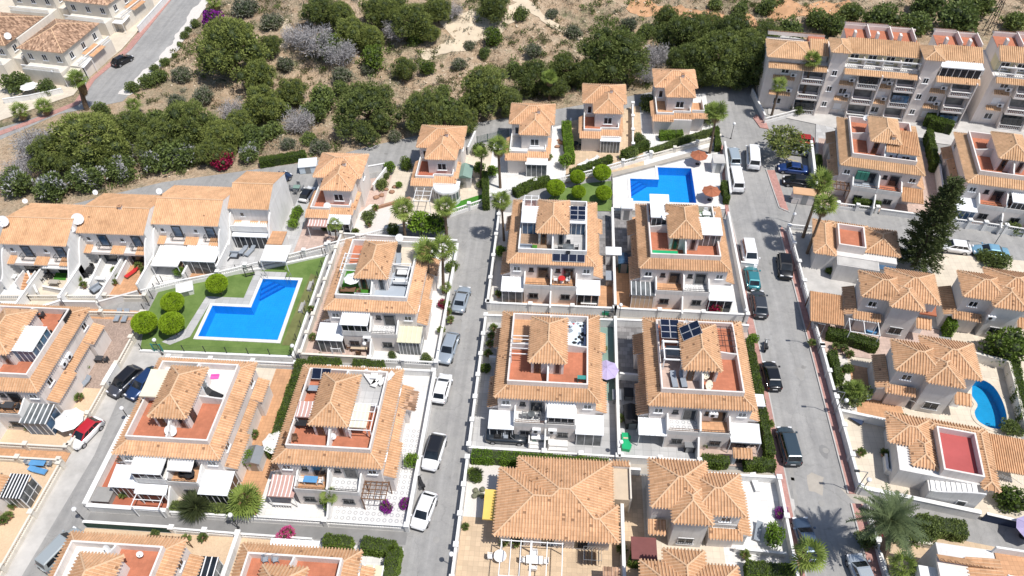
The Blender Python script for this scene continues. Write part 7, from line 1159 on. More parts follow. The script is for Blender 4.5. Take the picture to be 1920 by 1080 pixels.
def lounger(x, y, z, rot, label, m='wicker', pad='fabric_grey', group=None):
    o = thing('sun_lounger', label, 'sun lounger', (x, y, z), rot, group)
    MB().box(-.33, .33, -.95, .45, .26, .32).build('frame', m, o); MB().box(-.3, .3, -.93, .45, .32, .4).build('cushion', pad, o); MB().bar((0, .45, .32), (0, 1.02, .66), .62, .08).build('backrest', pad, o)
    for a in (-.28, .28):
        for b in (-.8, .5): MB().box(a-.03, a+.03, b-.03, b+.03, 0, .26).build('leg', m, o)
    return o
def parasol(x, y, z, label, m, r=1.4, h=2.3, n=8, rot=0):
    o = thing('parasol', label, 'parasol', (x, y, z), rot); MB().tube((0, 0, 0), (0, 0, h+.12), .035, .03, 8).build('pole', 'grey_metal', o); MB().lathe([(.3, 0), (.3, .08), (.06, .1)], n=12).build('base', 'black_plastic', o)
    V = [(0, 0, h)]+[(r*math.cos(2*math.pi*k/n), r*math.sin(2*math.pi*k/n), h-r*.32) for k in range(n)]+[(r*.98*math.cos(2*math.pi*(k+.5)/n)*math.cos(math.pi/n), r*.98*math.sin(2*math.pi*(k+.5)/n)*math.cos(math.pi/n), h-r*.36) for k in range(n)]; F = []
    for k in range(n): F += [(0, 1+k, 1+n+k), (0, 1+n+k, 1+(k+1) % n)]
    V2 = [(a, b, c-.02) for a, b, c in V]; N = len(V); c = MB().add(V+V2, F+[tuple(i+N for i in f)[::-1] for f in F]).build('canopy', m, o)
    for k in range(n): MB().bar((0, 0, h+.012), V[1+k][:2]+(V[1+k][2]+.012,), .03, .02).build('rib', m, o)
    return o
def sofa(x, y, z, rot, label, m='fabric_grey', w=1.7):
    o = thing('garden_sofa', label, 'sofa', (x, y, z), rot); MB().box(-w/2, w/2, -.4, .4, .12, .34).build('base', 'wicker', o)
    for k in range(2): MB().box(-w/2+.12+k*(w-.24)/2, -w/2+.12+(k+1)*(w-.24)/2-.02, -.38, .25, .34, .47).build('seat_cushion', m, o)
    MB().box(-w/2, w/2, .26, .42, .34, .8).build('backrest', m, o)
    for a in (-w/2, w/2-.12): MB().box(a, a+.12, -.4, .25, .34, .62).build('armrest', 'wicker', o)
    return o
def at(px, py, z=0.0): g = G(px, py, z); return g.x, g.y, z
TF = 5.93
# dining sets: a table with its chairs
def dining(px, py, z, desc, m='wicker', n=4, w=1.4, d=.8, top=None, round_=False, rot=0.0, tm=None):
    x, y, z = at(px, py, z); table(x, y, z, rot, desc, w, d, tm or m, top, round_)
    where = ['left', 'right', 'near', 'far'] if n > 2 else ['left', 'right']
    for k in range(n):
        a = {'left': math.pi, 'right': 0, 'near': -math.pi/2, 'far': math.pi/2}[where[k]]; rr = (w/2 if where[k] in ('left', 'right') else (w/2 if round_ else d/2))+.32; ax = a+rot
        chair(x+rr*math.cos(ax), y+rr*math.sin(ax), z, ax-math.pi/2, '%s chair at the %s' % (where[k], desc), m)
dining(658, 550, TF, 'brown wooden table on the artificial grass terrace', 'wood', 2, 1.3, .8); dining(996, 783, 2.85, 'glass table on the left balcony of the clothes-strewn house', 'grey_metal', 2, .8, .8, 'glass_grey', True)
dining(1053, 529, 2.85, 'round table with red cloth on the solar-eave balcony', 'plastic_white', 2, .9, .9, 'fabric_red', True)
dining(1323, 408, TF, 'white table on the green rear terrace below the pool', 'plastic_white', 4, 1.0, .7); dining(1065, 470, TF, 'grey table on the terrace below the solar roof', 'wicker', 4, 1.4, .9, 'glass_grey')
dining(570, 800, TF, 'black table under the striped shade', 'black_plastic', 2, .9, .7); dining(590, 735, TF, 'dark table beside the rooftop solar panel', 'black_plastic', 2, 1.0, .7, 'fabric_grey'); dining(703, 712, TF, 'low white table among the rooftop loungers', 'plastic_white', 0, .7, .7); dining(1090, 715-0, TF, 'green box table on the red terrace', 'plastic_teal', 0, .9, .5)
dining(70, 595, TF, 'round brown table on the red terrace at the left edge', 'wicker', 3, .9, .9, None, True); dining(85, 630, TF, 'black rattan table on the red terrace at the left edge', 'black_plastic', 2, .9, .7)
dining(676, 655, .09, 'table under the chequered tablecloth', 'wood', 4, 2.0, 1.1, 'fabric_beige'); dining(455, 480, .09, 'pale table between loungers on the grey terrace', 'fabric_grey', 0, .6, .5); dining(607, 420, .09, 'white table in the first villa seating corner', 'plastic_white', 4, 1.2, .8, 'glass')
dining(558, 357, .09, 'green patio table beside the small white car', 'grey_metal', 4, 1.0, .8, 'roof_green'); dining(1078, 275, .09, 'round table beside the black grill at the fourth villa', 'black_plastic', 3, 1.1, 1.1, None, True)
dining(1002, 1055, .09, 'white table under the bungalow pergola', 'plastic_white', 4, 1.6, .8); dining(1035, 1022, .09, 'grey sofa table under the bungalow pergola', 'fabric_grey', 2, 1.2, .7); dining(980, 1015, .09, 'cream side table under the left bungalow pergola', 'fabric_cream', 2, 1.0, .7); dining(1398, 835, .09, 'glass table under the right awning', 'wicker', 4, 1.0, 1.0, 'glass_grey', True)
dining(1620, 748, .11, 'dark round table on the orange yard beside the spiky clump', 'dark_metal', 0, 1.3, 1.3, 'fabric_grey', True); dining(938, 1048, .09, 'round white table at the bottom beside the middle street', 'plastic_white', 1, 1.25, 1.25, None, True)
dining(190, 678, .09, 'wicker table on the brown gravel yard', 'wicker', 2, .9, .7); dining(77, 872, .09, 'long table under a blue cover in the lower left yard', 'fabric_grey', 2, 1.7, .9, 'fabric_blue'); dining(22, 766, 2.85, 'dark round table on the balcony at the left edge', 'wicker', 2, 1.2, .8)
dining(360, 895, 2.85, 'dark round table on the balcony beside the right white roof', 'black_plastic', 1, 1.0, 1.0, None, True); dining(585, 905, 2.85, 'blue covered table on the balcony beside the striped awning', 'fabric_white', 2, 1.4, .7, 'fabric_blue')
# loungers
for q in [(1263, 716, TF, .1, 'left of two black loungers on the stone-tiled terrace', 'wicker', 'fabric_grey'), (1280, 716, TF, .1, 'right of two black loungers on the stone-tiled terrace', 'wicker', 'fabric_grey'), (694, 712, TF, .7, 'left white lounger of three on the pale roof terrace', 'plastic_white', 'fabric_white'), (708, 715, TF, -.3, 'middle white lounger of three on the pale roof terrace', 'plastic_white', 'fabric_white'), (724, 714, TF, -.8, 'right white lounger of three on the pale roof terrace', 'plastic_white', 'fabric_white'), (457, 472, .09, -.35, 'left of two grey loungers on the grey terrace', 'fabric_grey', 'fabric_grey'), (470, 474, .09, -.35, 'right of two grey loungers on the grey terrace', 'fabric_grey', 'fabric_grey'), (748, 492, TF, .1, 'striped dark lounger on the cream terrace', 'wicker', 'fabric_grey'), (748, 470, TF, .1, 'upper lounger on the cream terrace', 'wicker', 'black_plastic'), (404, 742, TF, 1.2, 'black lounger on the white-tiled terrace', 'black_plastic', 'black_plastic'), (223, 595, .09, .1, 'left grey folding lounger at the end of the brown gravel yard', 'grey_metal', 'fabric_grey'), (237, 596, .09, .1, 'right grey folding lounger at the end of the brown gravel yard', 'grey_metal', 'fabric_grey'), (1600, 788, .09, .9, 'dark sun lounger on the cream yard behind the wall', 'wicker', 'fabric_navy'), (1415, 908, .09, .2, 'white lounger on the white yard of the lower villa', 'plastic_white', 'fabric_white'), (1420, 1000, .09, -.3, 'grey lounger on the white yard near the olive tree', 'grey_metal', 'fabric_grey'), (1098, 272, .09, .2, 'left white lounger in front of the fourth villa', 'plastic_white', 'fabric_white'), (1106, 275, .09, .2, 'right white lounger in front of the fourth villa', 'plastic_white', 'fabric_white'), (1093, 310, .09, -.9, 'left white lounger behind the dark hedge', 'plastic_white', 'fabric_white'), (1112, 303, .09, -.9, 'right white lounger behind the dark hedge', 'plastic_white', 'fabric_white'), (160, 722, .09, -.3, 'grey lounger in the yellow gravel yard', 'grey_metal', 'fabric_grey'), (145, 715, .09, -.3, 'upper grey lounger in the yellow gravel yard', 'grey_metal', 'fabric_grey'), (75, 885, .09, 1.4, 'blue lounger in the lower left yard', 'grey_metal', 'fabric_blue'), (248, 515, .09, -.5, 'red lounger in the row-house yard', 'wood', 'fabric_red'), (1075, 402, TF, .4, 'cream lounger on the wooden rear deck', 'plastic_white', 'fabric_cream')]:
    x, y, z = at(q[0], q[1], q[2]); lounger(x, y, z, q[3], q[4], q[5], q[6])
# parasols
for q in [(1137, 692, .09, 'lilac open parasol in the narrow yard', 'fabric_lilac', 1.45, 2.2), (1299, 301, .1, 'dark blue straw parasol disc at the upper right of the pool deck', 'fabric_navy', 1.35, .35), (1311, 290, .1, 'rust-red parasol at the upper right of the pool deck', 'fabric_rust', 1.35, 2.1), (1323, 369, .1, 'dark blue parasol shadow disc at the lower right of the pool deck', 'fabric_navy', 1.35, .35), (1334, 357, .1, 'rust-red parasol at the lower right of the pool deck', 'fabric_rust', 1.35, 2.1), (128, 785, .09, 'white octagonal parasol in the yellow gravel yard', 'fabric_white', 1.6, 2.2), (660, 522, TF, 'white parasol under the roof pergola', 'fabric_white', 1.0, 2.0), (53, 160, .02, 'white umbrella at the left edge beside shrubs', 'fabric_white', 1.5, 2.2), (515, 828, .09, 'white parasol between the two terraced blocks', 'fabric_white', 1.4, 2.2), (1935, 990, .09, 'lilac parasol at the lower right edge', 'fabric_lilac', 1.4, 2.2)]:
    if 'dark blue' in q[3]: continue
    x, y, z = at(q[0], q[1], q[2]); g = G(q[0], q[1], q[2]+q[6]*.85); parasol(g.x, g.y, q[2], q[3], q[4], q[5], q[6])
# sofas
for q in [(757, 515, TF, 0, 'grey sofa at the back of the white-framed terrace'), (752, 532, TF, math.pi, 'grey sofa at the front of the white-framed terrace'), (427, 485, .09, 1.4, 'long pale sofa on the left of the grey terrace'), (438, 482, .09, 0, 'grey ottoman sofa on the grey terrace'), (640, 780, TF, 1.5, 'white bench beside the rooftop dividing wall'), (125, 598, TF, -1.5, 'black sofa on the red terrace at the left edge'), (985, 470, TF, 0, 'sofa on the wood-decked terrace')]:
    x, y, z = at(*q[:3]); sofa(x, y, z, q[3], q[4], 'fabric_white' if 'white' in q[4] or 'pale' in q[4] else ('black_plastic' if 'black' in q[4] else 'fabric_grey'))
for k, (px, py) in enumerate(((500, 1052), (519, 1052))): x, y, z = at(px, py, TF); chair(x, y, z, .3, ('left', 'right')[k]+' dark folding chair on the bottom red terrace', 'fabric_grey')
for k, (px, py, rot) in enumerate(((541, 822, 1.3), (540, 835, 1.3), (555, 826, .2))): x, y, z = at(px, py, TF); chair(x, y, z, rot, ('upper brown chair at the left parapet', 'lower brown chair at the left parapet', 'dark chair standing free')[k]+' of the red terrace', 'wood')
# sheds, kiosks, boxes
def shed(px, py, w, d, h, label, wall, roof, rot=0.0, flat=False, cat='shed', name='shed', z=0.06):
    g = G(px, py); o = thing(name, label, cat, (g.x, g.y, z), rot); MB().box(-w/2, w/2, -d/2, d/2, 0, h).build('wall', wall, o)
    if flat: MB().box(-w/2-.1, w/2+.1, -d/2-.1, d/2+.1, h+.001, h+.12).build('roof', roof, o)
    else: MB().add([(-w/2-.15, -d/2-.15, h-.03), (w/2+.15, -d/2-.15, h-.03), (w/2+.15, d/2+.15, h-.03), (-w/2-.15, d/2+.15, h-.03), (0, -d/2-.15, h+w*.22), (0, d/2+.15, h+w*.22)], [(0, 1, 4), (2, 3, 5), (1, 2, 5, 4), (3, 0, 4, 5), (0, 3, 2, 1)]).build('roof', roof, o)
    MB().box(-.4, .4, -d/2-.03, -d/2+.01, .02, min(h-.1, 1.85)).build('door', 'grey_metal', o); return o
shed(872, 342, 2.2, 2.8, 2.0, 'garden shed with a green gabled roof beside the second villa', 'render_grey', 'roof_green'); shed(1203, 1045, 2.2, 2.0, 1.9, 'maroon-roofed shed at the bottom', 'stone_rust', 'roof_maroon', 0, True); shed(1168, 505, 1.3, 1.6, 1.9, 'dark glass-roofed shed beside the party wall', 'green_screen', 'glass_blue'); shed(1148, 492, 1.9, 1.3, 2.0, 'white storage cabinet beside the solar-eave house', 'white', 'roof_panel', 0, True); shed(1173, 405, 1.5, 2.0, 2.2, 'small tiled outhouse below the upper pool', 'white', 'roof_panel', 0, True); shed(1343, 318, 1.6, 2.0, 1.9, 'white pump house beside the upper pool', 'white', 'concrete', 0, True); shed(1505, 378, 3.4, 1.4, 1.7, 'tiled bin shelter with shuttered front at the lane corner', 'pinkish', 'tile_plain', R(-8), True, 'bin shelter', 'bin_shelter'); shed(350, 548, 1.9, 1.5, .8, 'white box hut on the pool lawn', 'white', 'white_clean', .4, True); shed(485, 870, 1.5, 1.8, 1.8, 'grey shed between the two terraced blocks', 'render_grey', 'grey_metal'); shed(201, 936, 1.7, 1.4, .9, 'low grey storage chest on the terracotta yard', 'patch', 'patch', 0, True, 'storage box', 'storage_chest'); shed(1290, 840, 1.0, 1.3, 1.2, 'dark grey garden box beside the front steps', 'black_plastic', 'grey_metal', 0, True, 'storage box', 'storage_chest'); shed(1012, 826, 1.6, .9, 1.0, 'white storage box right of the black convertible', 'roof_green', 'plastic_white', 0, True, 'storage box', 'storage_chest')
shed(1415, 770, 1.0, 1.4, 1.9, 'white cabinet beside the street hedge', 'white', 'roof_panel', 0, True, 'cabinet', 'cabinet'); shed(1177, 745, .9, 1.0, .9, 'black barbecue under its cover in the shaded yard', 'black_plastic', 'black_plastic', 0, True, 'barbecue', 'barbecue'); shed(1182, 790, 1.4, 2.2, 1.4, 'black covered garden furniture in the shaded yard', 'black_plastic', 'black_plastic', .1, False, 'cover', 'covered_furniture'); shed(1155, 750, .8, 1.2, .9, 'grey bin box beside the party wall', 'grey_metal', 'grey_metal', 0, True, 'storage box', 'storage_chest'); shed(580, 318+0, 2.6, 2.0, 1.2, 'pale lean-to gate box behind the first villa', 'pale_blue', 'roof_panel', .2, True, 'gate', 'driveway_gate'); shed(1142, 530, .9, 1.5, 1.2, 'grey storage bin in the orange side yard', 'grey_metal', 'fabric_grey', 0, True, 'storage box', 'storage_chest')
x, y, z = at(1173, 832); o = thing('play_slide', 'green plastic slide lying in the yard', 'slide', (x, y, .09)); MB().prism([(-.45, -1.0), (.35, -1.1), (.6, -.5), (.3, 0), (.55, .5), (.3, 1.0), (-.45, 1.0)], 0, .55).build('slide_body', 'plastic_green', o); MB().box(-.3, .2, .2, .4, .55, .6).build('step', 'fabric_beige', o)
x, y, z = at(1135, 588); o = thing('play_house', 'small green plastic box in the narrow yard', 'toy', (x, y, .09)); MB().box(-.4, .4, -.35, .35, 0, .5).build('box', 'plastic_green', o); MB().box(-.42, .42, -.37, .37, .501, .6).build('lid', 'plastic_teal', o)
x, y, z = at(921, 823); o = thing('covered_motorcycle', 'grey tarpaulin over a low machine beside the black convertible', 'cover', (x, y, .09), R(-20)); MB().add([(-1.0, -.3, 0), (1.0, -.3, 0), (1.0, .35, 0), (-1.0, .3, 0), (-.8, 0, .45), (-.2, .05, .8), (.3, 0, .55), (.8, .05, .75)], [(0, 1, 7, 6, 5, 4), (2, 3, 4, 5, 6, 7), (1, 2, 7), (3, 0, 4)]).build('tarpaulin', 'fabric_grey', o)
x, y, z = at(1630, 617); o = thing('pool_tub', 'round blue tub under the white pergola', 'tub', (x, y, .09)); MB().lathe([(1.05, 0), (1.1, .55), (1.0, .56), (.98, .45)], n=20).build('tub_wall', 'fabric_blue', o); MB().lathe([(.001, .44), (.99, .44), (.99, .47), (.001, .47)], n=20).build('tub_cover', 'fabric_blue', o)
x, y, z = at(448, 545 - 300); o = None
g = G(1615+78, 748); o = thing('covered_motorcycle', 'dark motorcycle with white covers on the villa drive', 'motorcycle', (g.x, g.y, .11), R(-8)); loft([(-1.1, [(0, .1), (.15, .1), (.18, .4), (.1, .6), (0, .65)]), (-.3, [(0, .1), (.3, .1), (.35, .5), (.2, .85), (0, .9)]), (.4, [(0, .1), (.25, .1), (.28, .55), (.15, 1.0), (0, 1.05)]), (1.1, [(0, .1), (.12, .1), (.15, .4), (.1, .6), (0, .65)])]).build('cover', 'black_plastic', o, True)
g = G(403, 707, TF); o = thing('pool_float', 'pink inflatable float on the white-tiled terrace', 'pool float', (g.x, g.y, TF), .1); MB().box(-.45, .45, -.3, .3, 0, .12).box(-.42, .42, .12, .28, .12, .2).build('float', 'plastic_pink', o)
# laundry
g = G(1112, 1035); o = thing('clothes_airer', 'clothes airer with dark hanging laundry below the bungalow roof', 'clothes airer', (g.x+.1, g.y-.7, .09))
for k in range(5): MB().box(-1.0+k*.34, -.98+k*.34, -.8, .5, .4, 1.5).build('garment', ('fabric_navy', 'wicker', 'fabric_grey', 'wood', 'fabric_grey')[k], o)
MB().bar((-1.1, -.8, 1.52), (.6, -.8, 1.52), .03, .03).bar((-1.1, .5, 1.52), (.6, .5, 1.52), .03, .03).bar((-1.1, -.8, 1.52), (-1.1, .5, 1.52), .03, .03).bar((.6, -.8, 1.52), (.6, .5, 1.52), .03, .03).build('frame', 'grey_metal', o)
for i, sx in enumerate((-1.1, .6)):
    for sy in (-.8, .5): MB().bar((sx, sy, 0), (sx, sy, 1.52), .03, .03).build('leg', 'grey_metal', o)
rs = random.Random(4); cl = []
for k in range(30):      # clothes lying on the pale blue terrace
    px, py = rs.uniform(1068, 1100), rs.uniform(603, 645); g = G(px, py, TF); w_ = rs.uniform(.1, .28); ps = [(w_*rs.uniform(.6, 1.4)*math.cos(a), w_*rs.uniform(.6, 1.4)*math.sin(a)) for a in np.linspace(0, 6.28, 7)[:-1]]
    mm_, cw_ = (rs.choice([('fabric_navy', 'navy'), ('wicker', 'charcoal'), ('black_plastic', 'black'), ('fabric_grey', 'grey')]) if k else ('fabric_red', 'red')); pos_ = ('upper', 'middle', 'lower')[min(2, int((py-603)/14))]+' '+('left', 'centre', 'right')[min(2, int((px-1068)/10.7))]
    lb_ = '%s%s garment in the %s of the pale blue roof terrace' % ('small ' if w_ < .17 else ('large ' if w_ > .23 else ''), cw_, pos_)
    if lb_ in cl: continue
    cl.append(lb_)
    q = link('garment', MB().prism(ps, 0, .04).mesh('garment', mm_), None, (g.x, g.y, TF+.004+k*.0015)); tag(q, lb_, 'clothing', 'clothes drying on the roof terrace')
g = G(580, 915-0, 0)
# the swing-style frame in the bungalow garden and whirligig drying frames
def dryer(px, py, label, r=1.2):
    g = G(px, py); o = thing('rotary_dryer', label, 'clothes dryer', (g.x, g.y, .09)); MB().tube((0, 0, 0), (0, 0, 1.7), .03, .03, 6).build('pole', 'grey_metal', o)
    for k in range(4): a = k*math.pi/2+.4; MB().tube((0, 0, 1.1), (r*math.cos(a), r*math.sin(a), 1.75), .02, .02, 5).build('arm', 'grey_metal', o)
    mb = MB()
    for q in (.5, .75, 1.0):
        for k in range(4): a, b = k*math.pi/2+.4, (k+1)*math.pi/2+.4; mb.bar((r*q*math.cos(a), r*q*math.sin(a), 1.1+.65*q), (r*q*math.cos(b), r*q*math.sin(b), 1.1+.65*q), .012, .012)
    s_ = mb.build('lines', 'white_clean', o); s_['kind'] = 'stuff'
dryer(1693, 755, 'rotary clothes dryer beside the parked motorcycle on the villa drive', 1.4); dryer(1878, 900, 'folded clothes dryer on the cream yard at the right edge', 1.6)
# street lamps: white globes on short posts, and double-armed dark ones on the right-hand street
def globe(px, py, label, h=2.6, wall=False):
    g = G(px, py); o = thing('globe_lamp', label, 'street lamp', (g.x, g.y, 0), 0, 'globe street lamps'); MB().tube((0, 0, 0), (0, 0, h), .05, .04, 8).build('post', 'dark_metal', o); MB().lathe([(.14, 0), (.14, .12), (.06, .2)], n=10).build('base', 'dark_metal', o)
    MB().lathe([(.08, 0), (.2, .08), (.25, .22), (.2, .38), (.08, .46), (.001, .47)], (0, 0, h), 12).build('globe', 'plastic_white', o, True)
for px, py, l in [(247, 792, 'globe lamp in front of the left terraced block'), (162, 979, 'globe lamp at the bottom left street corner'), (558, 676, 'globe lamp at the corner of the pool footpath'), (447, 990, 'globe lamp on the lane below the low fan palm'), (305, 665, 'globe lamp beside the pool lawn gate'), (1160, 600, 'globe lamp on the lane between the four blocks'), (1390, 610+0, 'globe lamp at the street end of the middle lane'), (1160, 855, 'globe lamp beside the party wall above the bungalow'), (850, 1062, 'globe lamp beside the bungalow wall at the bottom'), (1370, 260, 'globe lamp beside the upper pool corner'), (690, 672, 'globe lamp beside the black postbox wall'), (1572, 778, 'globe lamp on the wall corner of the orange yard'), (1612, 925, 'globe lamp at the lane corner above the date palm'), (1480, 430, 'globe lamp at the corner of the palm garden'), (10, 580, 'globe lamp beside the cream balustrade at the left edge'), (130, 585, 'globe lamp beside the cream balustrade above the red terrace'), (112, 158+2, 'globe lamp beside the far left terrace')]: globe(px, py, l)
def arm_lamp(px, py, label):
    g = G(px, py); o = thing('street_lamp', label, 'street lamp', (g.x, g.y, .1), 0, 'tall street lamps'); MB().tube((0, 0, 0), (0, 0, 4.2), .06, .04, 8).build('post', 'grey_metal', o); MB().tube((0, 0, 4.2), (-.9, 0, 4.35), .035, .03, 6).build('arm', 'grey_metal', o); MB().box(-1.35, -.85, -.12, .12, 4.3, 4.42).build('lamp_head', 'dark_metal', o)
for px, py, l in [(1528, 652, 'tall street lamp opposite the black car'), (1562, 778, 'tall street lamp beside the orange yard'), (1601, 925, 'tall street lamp at the lane corner'), (1482, 418, 'tall street lamp at the lane mouth'), (1862, 462, 'tall street lamp beside the pale blue car')]: arm_lamp(px, py, l)
# pylon behind the apartments
g = GT(1850, 62); o = thing('power_pylon', 'dark lattice power pole with cross arms behind the apartments', 'pylon', g); 
for sx in (-1, 1):
    for sy in (-1, 1): MB().bar((sx*.7, sy*.7, -.5), (sx*.15, sy*.15, 9.5), .1, .1).build('leg', 'dark_metal', o)
for k in range(9): z = k*1.05; w0 = .7-.55*z/9.5; MB().bar((-w0, -w0, z), (w0-.06, -w0+.06, z+1.0), .05, .05).bar((-w0, w0, z), (w0-.06, w0-.06, z+1.0), .05, .05).build('brace', 'dark_metal', o)
for z, w_ in ((8.0, 1.8), (9.3, 2.4)): MB().bar((-w_, 0, z), (w_, 0, z), .14, .14).build('cross_arm', 'dark_metal', o)
for z, w_ in ((8.0, 1.8), (9.3, 2.4)):
    for s in (-.9, -.3, .3, .9): MB().lathe([(.05, 0), (.1, .1), (.05, .2), (.1, .3), (.04, .4)], (s*w_, 0, z+.07), 6).build('insulator', 'plastic_white', o)
# gates: tiled entrance arch, white pillars
g = G(1385, 868); o = thing('entrance_arch', 'little tiled arch over a garden gate between the dark hedges', 'gateway', (g.x, g.y, 0)); 
for s in (-.7, .7): MB().box(s-.18, s+.18, -.25, .25, 0, 1.9).build('pillar', 'pale_blue', o)
leanto(o, -1.0, 1.0, -.55, .5, 1.9, 2.2, 'S'); MB().box(-.5, .5, -.04, .04, .05, 1.6).build('gate', 'dark_metal', o)
for px, py, rot, l, c_ in [(1037, 512, .4, 'black wrought gate beside the pool lawn', 'dark_metal'), (470, 518, .4, 'black-framed gate into the pool lawn from the lane', 'dark_metal'), (300, 662, 0, 'green notice-board gate at the pool path', 'plastic_teal'), (634, 670, 0, 'white gate in the cream wall', 'white_clean'), (1140, 600, 0, 'dark lane gate beside the party wall', 'black_plastic')]:
    if '1037' in str(px): continue
    g = G(px, py); o = thing('garden_gate', l, 'gate', (g.x, g.y, 0), rot)
    for s in (-.55, .55): MB().box(s-.05, s+.05, -.05, .05, 0, 1.8).build('gate_post', c_, o)
    MB().box(-.5, .5, -.03, .03, 1.6, 1.7).box(-.5, .5, -.03, .03, .15, .25).build('frame', c_, o)
    for k in range(6): MB().box(-.45+k*.17, -.42+k*.17, -.015, .015, .2, 1.65).build('bar', c_, o)
# manholes, road markings
for px, py in [(876, 620), (1541, 944), (818, 1012), (1548, 845), (858, 603)]:
    g = G(px, py); struct(link('manhole_cover', MB().lathe([(.34, 0), (.34, .012), (.001, .013)], n=18).mesh('manhole_cover', 'patch'), None, (g.x, g.y, .002)))
for q in [((1500, 285), (1470, 296)), ((1497, 303), (1468, 296)), ((1500, 327), (1467, 322))]: a, b = G(*q[0]), G(*q[1]); struct(MB().bar((a.x, a.y, .004), (b.x, b.y, .004), .12, .008).build('bay_line', 'line_yellow'))
for q in [((1482, 870), (1500, 990)), ((1480, 897), (1492, 899)), ((862, 600), (858, 650))]: a, b = G(*q[0]), G(*q[1]); struct(MB().bar((a.x, a.y, .003), (b.x, b.y, .003), .35, .006).build('road_seam', 'patch'))
for px, py, w_, m_ in [(1545, 845, .9, 'asphalt_dark'), (830, 735, 1.3, 'concrete_tan'), (800, 640+250, .8, 'patch'), (1500, 700, 1.0, 'patch'), (1530, 905, 1.6, 'concrete_tan'), (1485, 945, .8, 'concrete')]:
    g = G(px, py); ps = [(g.x+w_*rs.uniform(.6, 1.2)*math.cos(a)*.6, g.y+w_*rs.uniform(.6, 1.2)*math.sin(a)) for a in np.linspace(0, 6.28, 11)[:-1]]; sheet('road_patch', ps, .005, m_, .004)
# pots, cactuses
def pot(px, py, label, m='stone_rust', z=.09, leaf='shrub', s=1.0):
    g = G(px, py, z); o = thing('potted_plant', label, 'plant', (g.x, g.y, z)); o.scale = (s, s, s); MB().lathe([(.16, 0), (.24, .35), (.26, .4), (.2, .4), (.19, .34)], n=12).build('pot', m, o); V = unit(110); V[:, 2] = np.abs(V[:, 2]); v, f = leaves(V*.16+np.array([0, 0, .45]), V, .34, .07); link('foliage', npmesh('foliage', v, f, [leaf]), o)
for q in [(585, 585, 'potted plant at the left corner of the artificial grass house'), (605, 648, 'round potted bush in the chequered tablecloth yard'), (588, 637, 'terracotta pot beside the cream wall'), (440, 455+0, 'left pot at the grey terrace sunroom'), (490, 458, 'right pot at the grey terrace sunroom'), (237, 930, 'wide terracotta pot with a cycad'), (20, 972, 'left red pot in the lower left yard'), (10, 980, 'lowest red pot in the lower left yard'), (30, 950, 'dark pot in the lower left yard'), (352, 1015, 'pot beside the right gate pillar at the bottom'), (384, 1012, 'pot beside the gate at the bottom'), (1478, 300-300+860, 'blue pot beside the street wall'), (1345, 560, 'green pot left of the crimson bougainvillea'), (1320, 565, 'round pot by the white partition'), (1520, 658-10, 'pot on the cactus garden wall'), (1565, 655, 'left flowerpot below the long dark hedge'), (1580, 658, 'right flowerpot below the long dark hedge'), (1612, 860-7, 'lone bush pot on the cream yard'), (1655, 855, 'pot at the stair foot'), (885, 330+560, 'pot in the cactus bed')]: pot(q[0], q[1], q[2], s=1.15)
def cactus(px, py, label):
    g = G(px, py); o = thing('cactus', label, 'cactus', (g.x, g.y, .08)); n = 12; V = []; 
    mb = MB(); mb.lathe([(.12, 0), (.26, .08), (.3, .22), (.24, .38), (.1, .46), (.001, .47)], n=16); mb.build('cactus_body', 'shrub_grey', o)
    for k in range(12): a = k*math.pi/6; MB().bar((.3*math.cos(a), .3*math.sin(a), .2), (.1*math.cos(a), .1*math.sin(a), .46), .03, .03).build('rib', 'olive', o)
for k, (px, py) in enumerate(((892, 922), (905, 920), (897, 928), (890, 932), (904, 932))): cactus(px, py, ('upper left', 'upper right', 'middle', 'lower left', 'lower right')[k]+' round cactus in the white gravel bed')
# rocks and boulders of the rock garden
for k, (px, py, s) in enumerate([(706, 372, .6), (716, 368, .5), (740, 352, .45), (725, 357, .4), (1052, 270, .6), (1045, 277, .5), (1048, 265, .4), (735, 362, .5)]):
    g = G(px, py); v, f = ico((0, 0, s*.3), (s, s*.8, s*.5)); v += NR.normal(size=v.shape)*s*.1; q = link('boulder', npmesh('boulder', v, f[:, :3], ['stone_rust']), None, (g.x, g.y, .09)); tag(q, ['tan boulder at the left of the rock garden', 'tan boulder beside the rock garden bush', 'brown boulder high in the rock garden', 'flat boulder in the rock garden middle', 'largest boulder beside the long garden hedge', 'lower boulder beside the long garden hedge', 'upper boulder beside the long garden hedge', 'low boulder beside the rock garden kennel'][k], 'rock')
# ------------------------------------------------------------------ scrubland details
def path(name, pts, w, m):
    mb = MB(); L = []
    P = [GT(*p) for p in pts]
    Q = []
    for a, b in zip(P[:-1], P[1:]):
        for k in range(6): Q.append(a.lerp(b, k/6))
    Q.append(P[-1])
    for i, p in enumerate(Q):
        d = (Q[min(i+1, len(Q)-1)]-Q[max(i-1, 0)]); d.z = 0; d.normalize(); s = Vector((-d.y, d.x, 0)); ww = w*(1+.25*math.sin(i*.9)+.15*math.sin(i*2.3)); r = []
        for t in (-1, -.33, .33, 1): q = p+s*ww/2*t; r.append((q.x, q.y, terr(q.x, q.y)+.05))
        L.append(r)
    V = [v for r in L for v in r]; mb.add(V, [(4*i+k, 4*i+k+1, 4*i+5+k, 4*i+4+k) for i in range(len(L)-1) for k in range(3)]); return struct(mb.build(name, m, None, True))
path('dirt_track', [(965, -15), (985, 5), (955, 35), (900, 65), (840, 90), (790, 105)], 3.0, 'track'); path('dirt_track', [(985, 5), (1020, 35), (1060, 60), (1090, 75)], 1.8, 'track'); path('footpath', [(530, 90), (545, 60), (520, 30)], 1.4, 'track'); path('gravel_verge', [(232, 178), (262, 150), (300, 118), (330, 85), (345, 60), (370, 20), (395, -10)], 2.2, 'gravel_white')
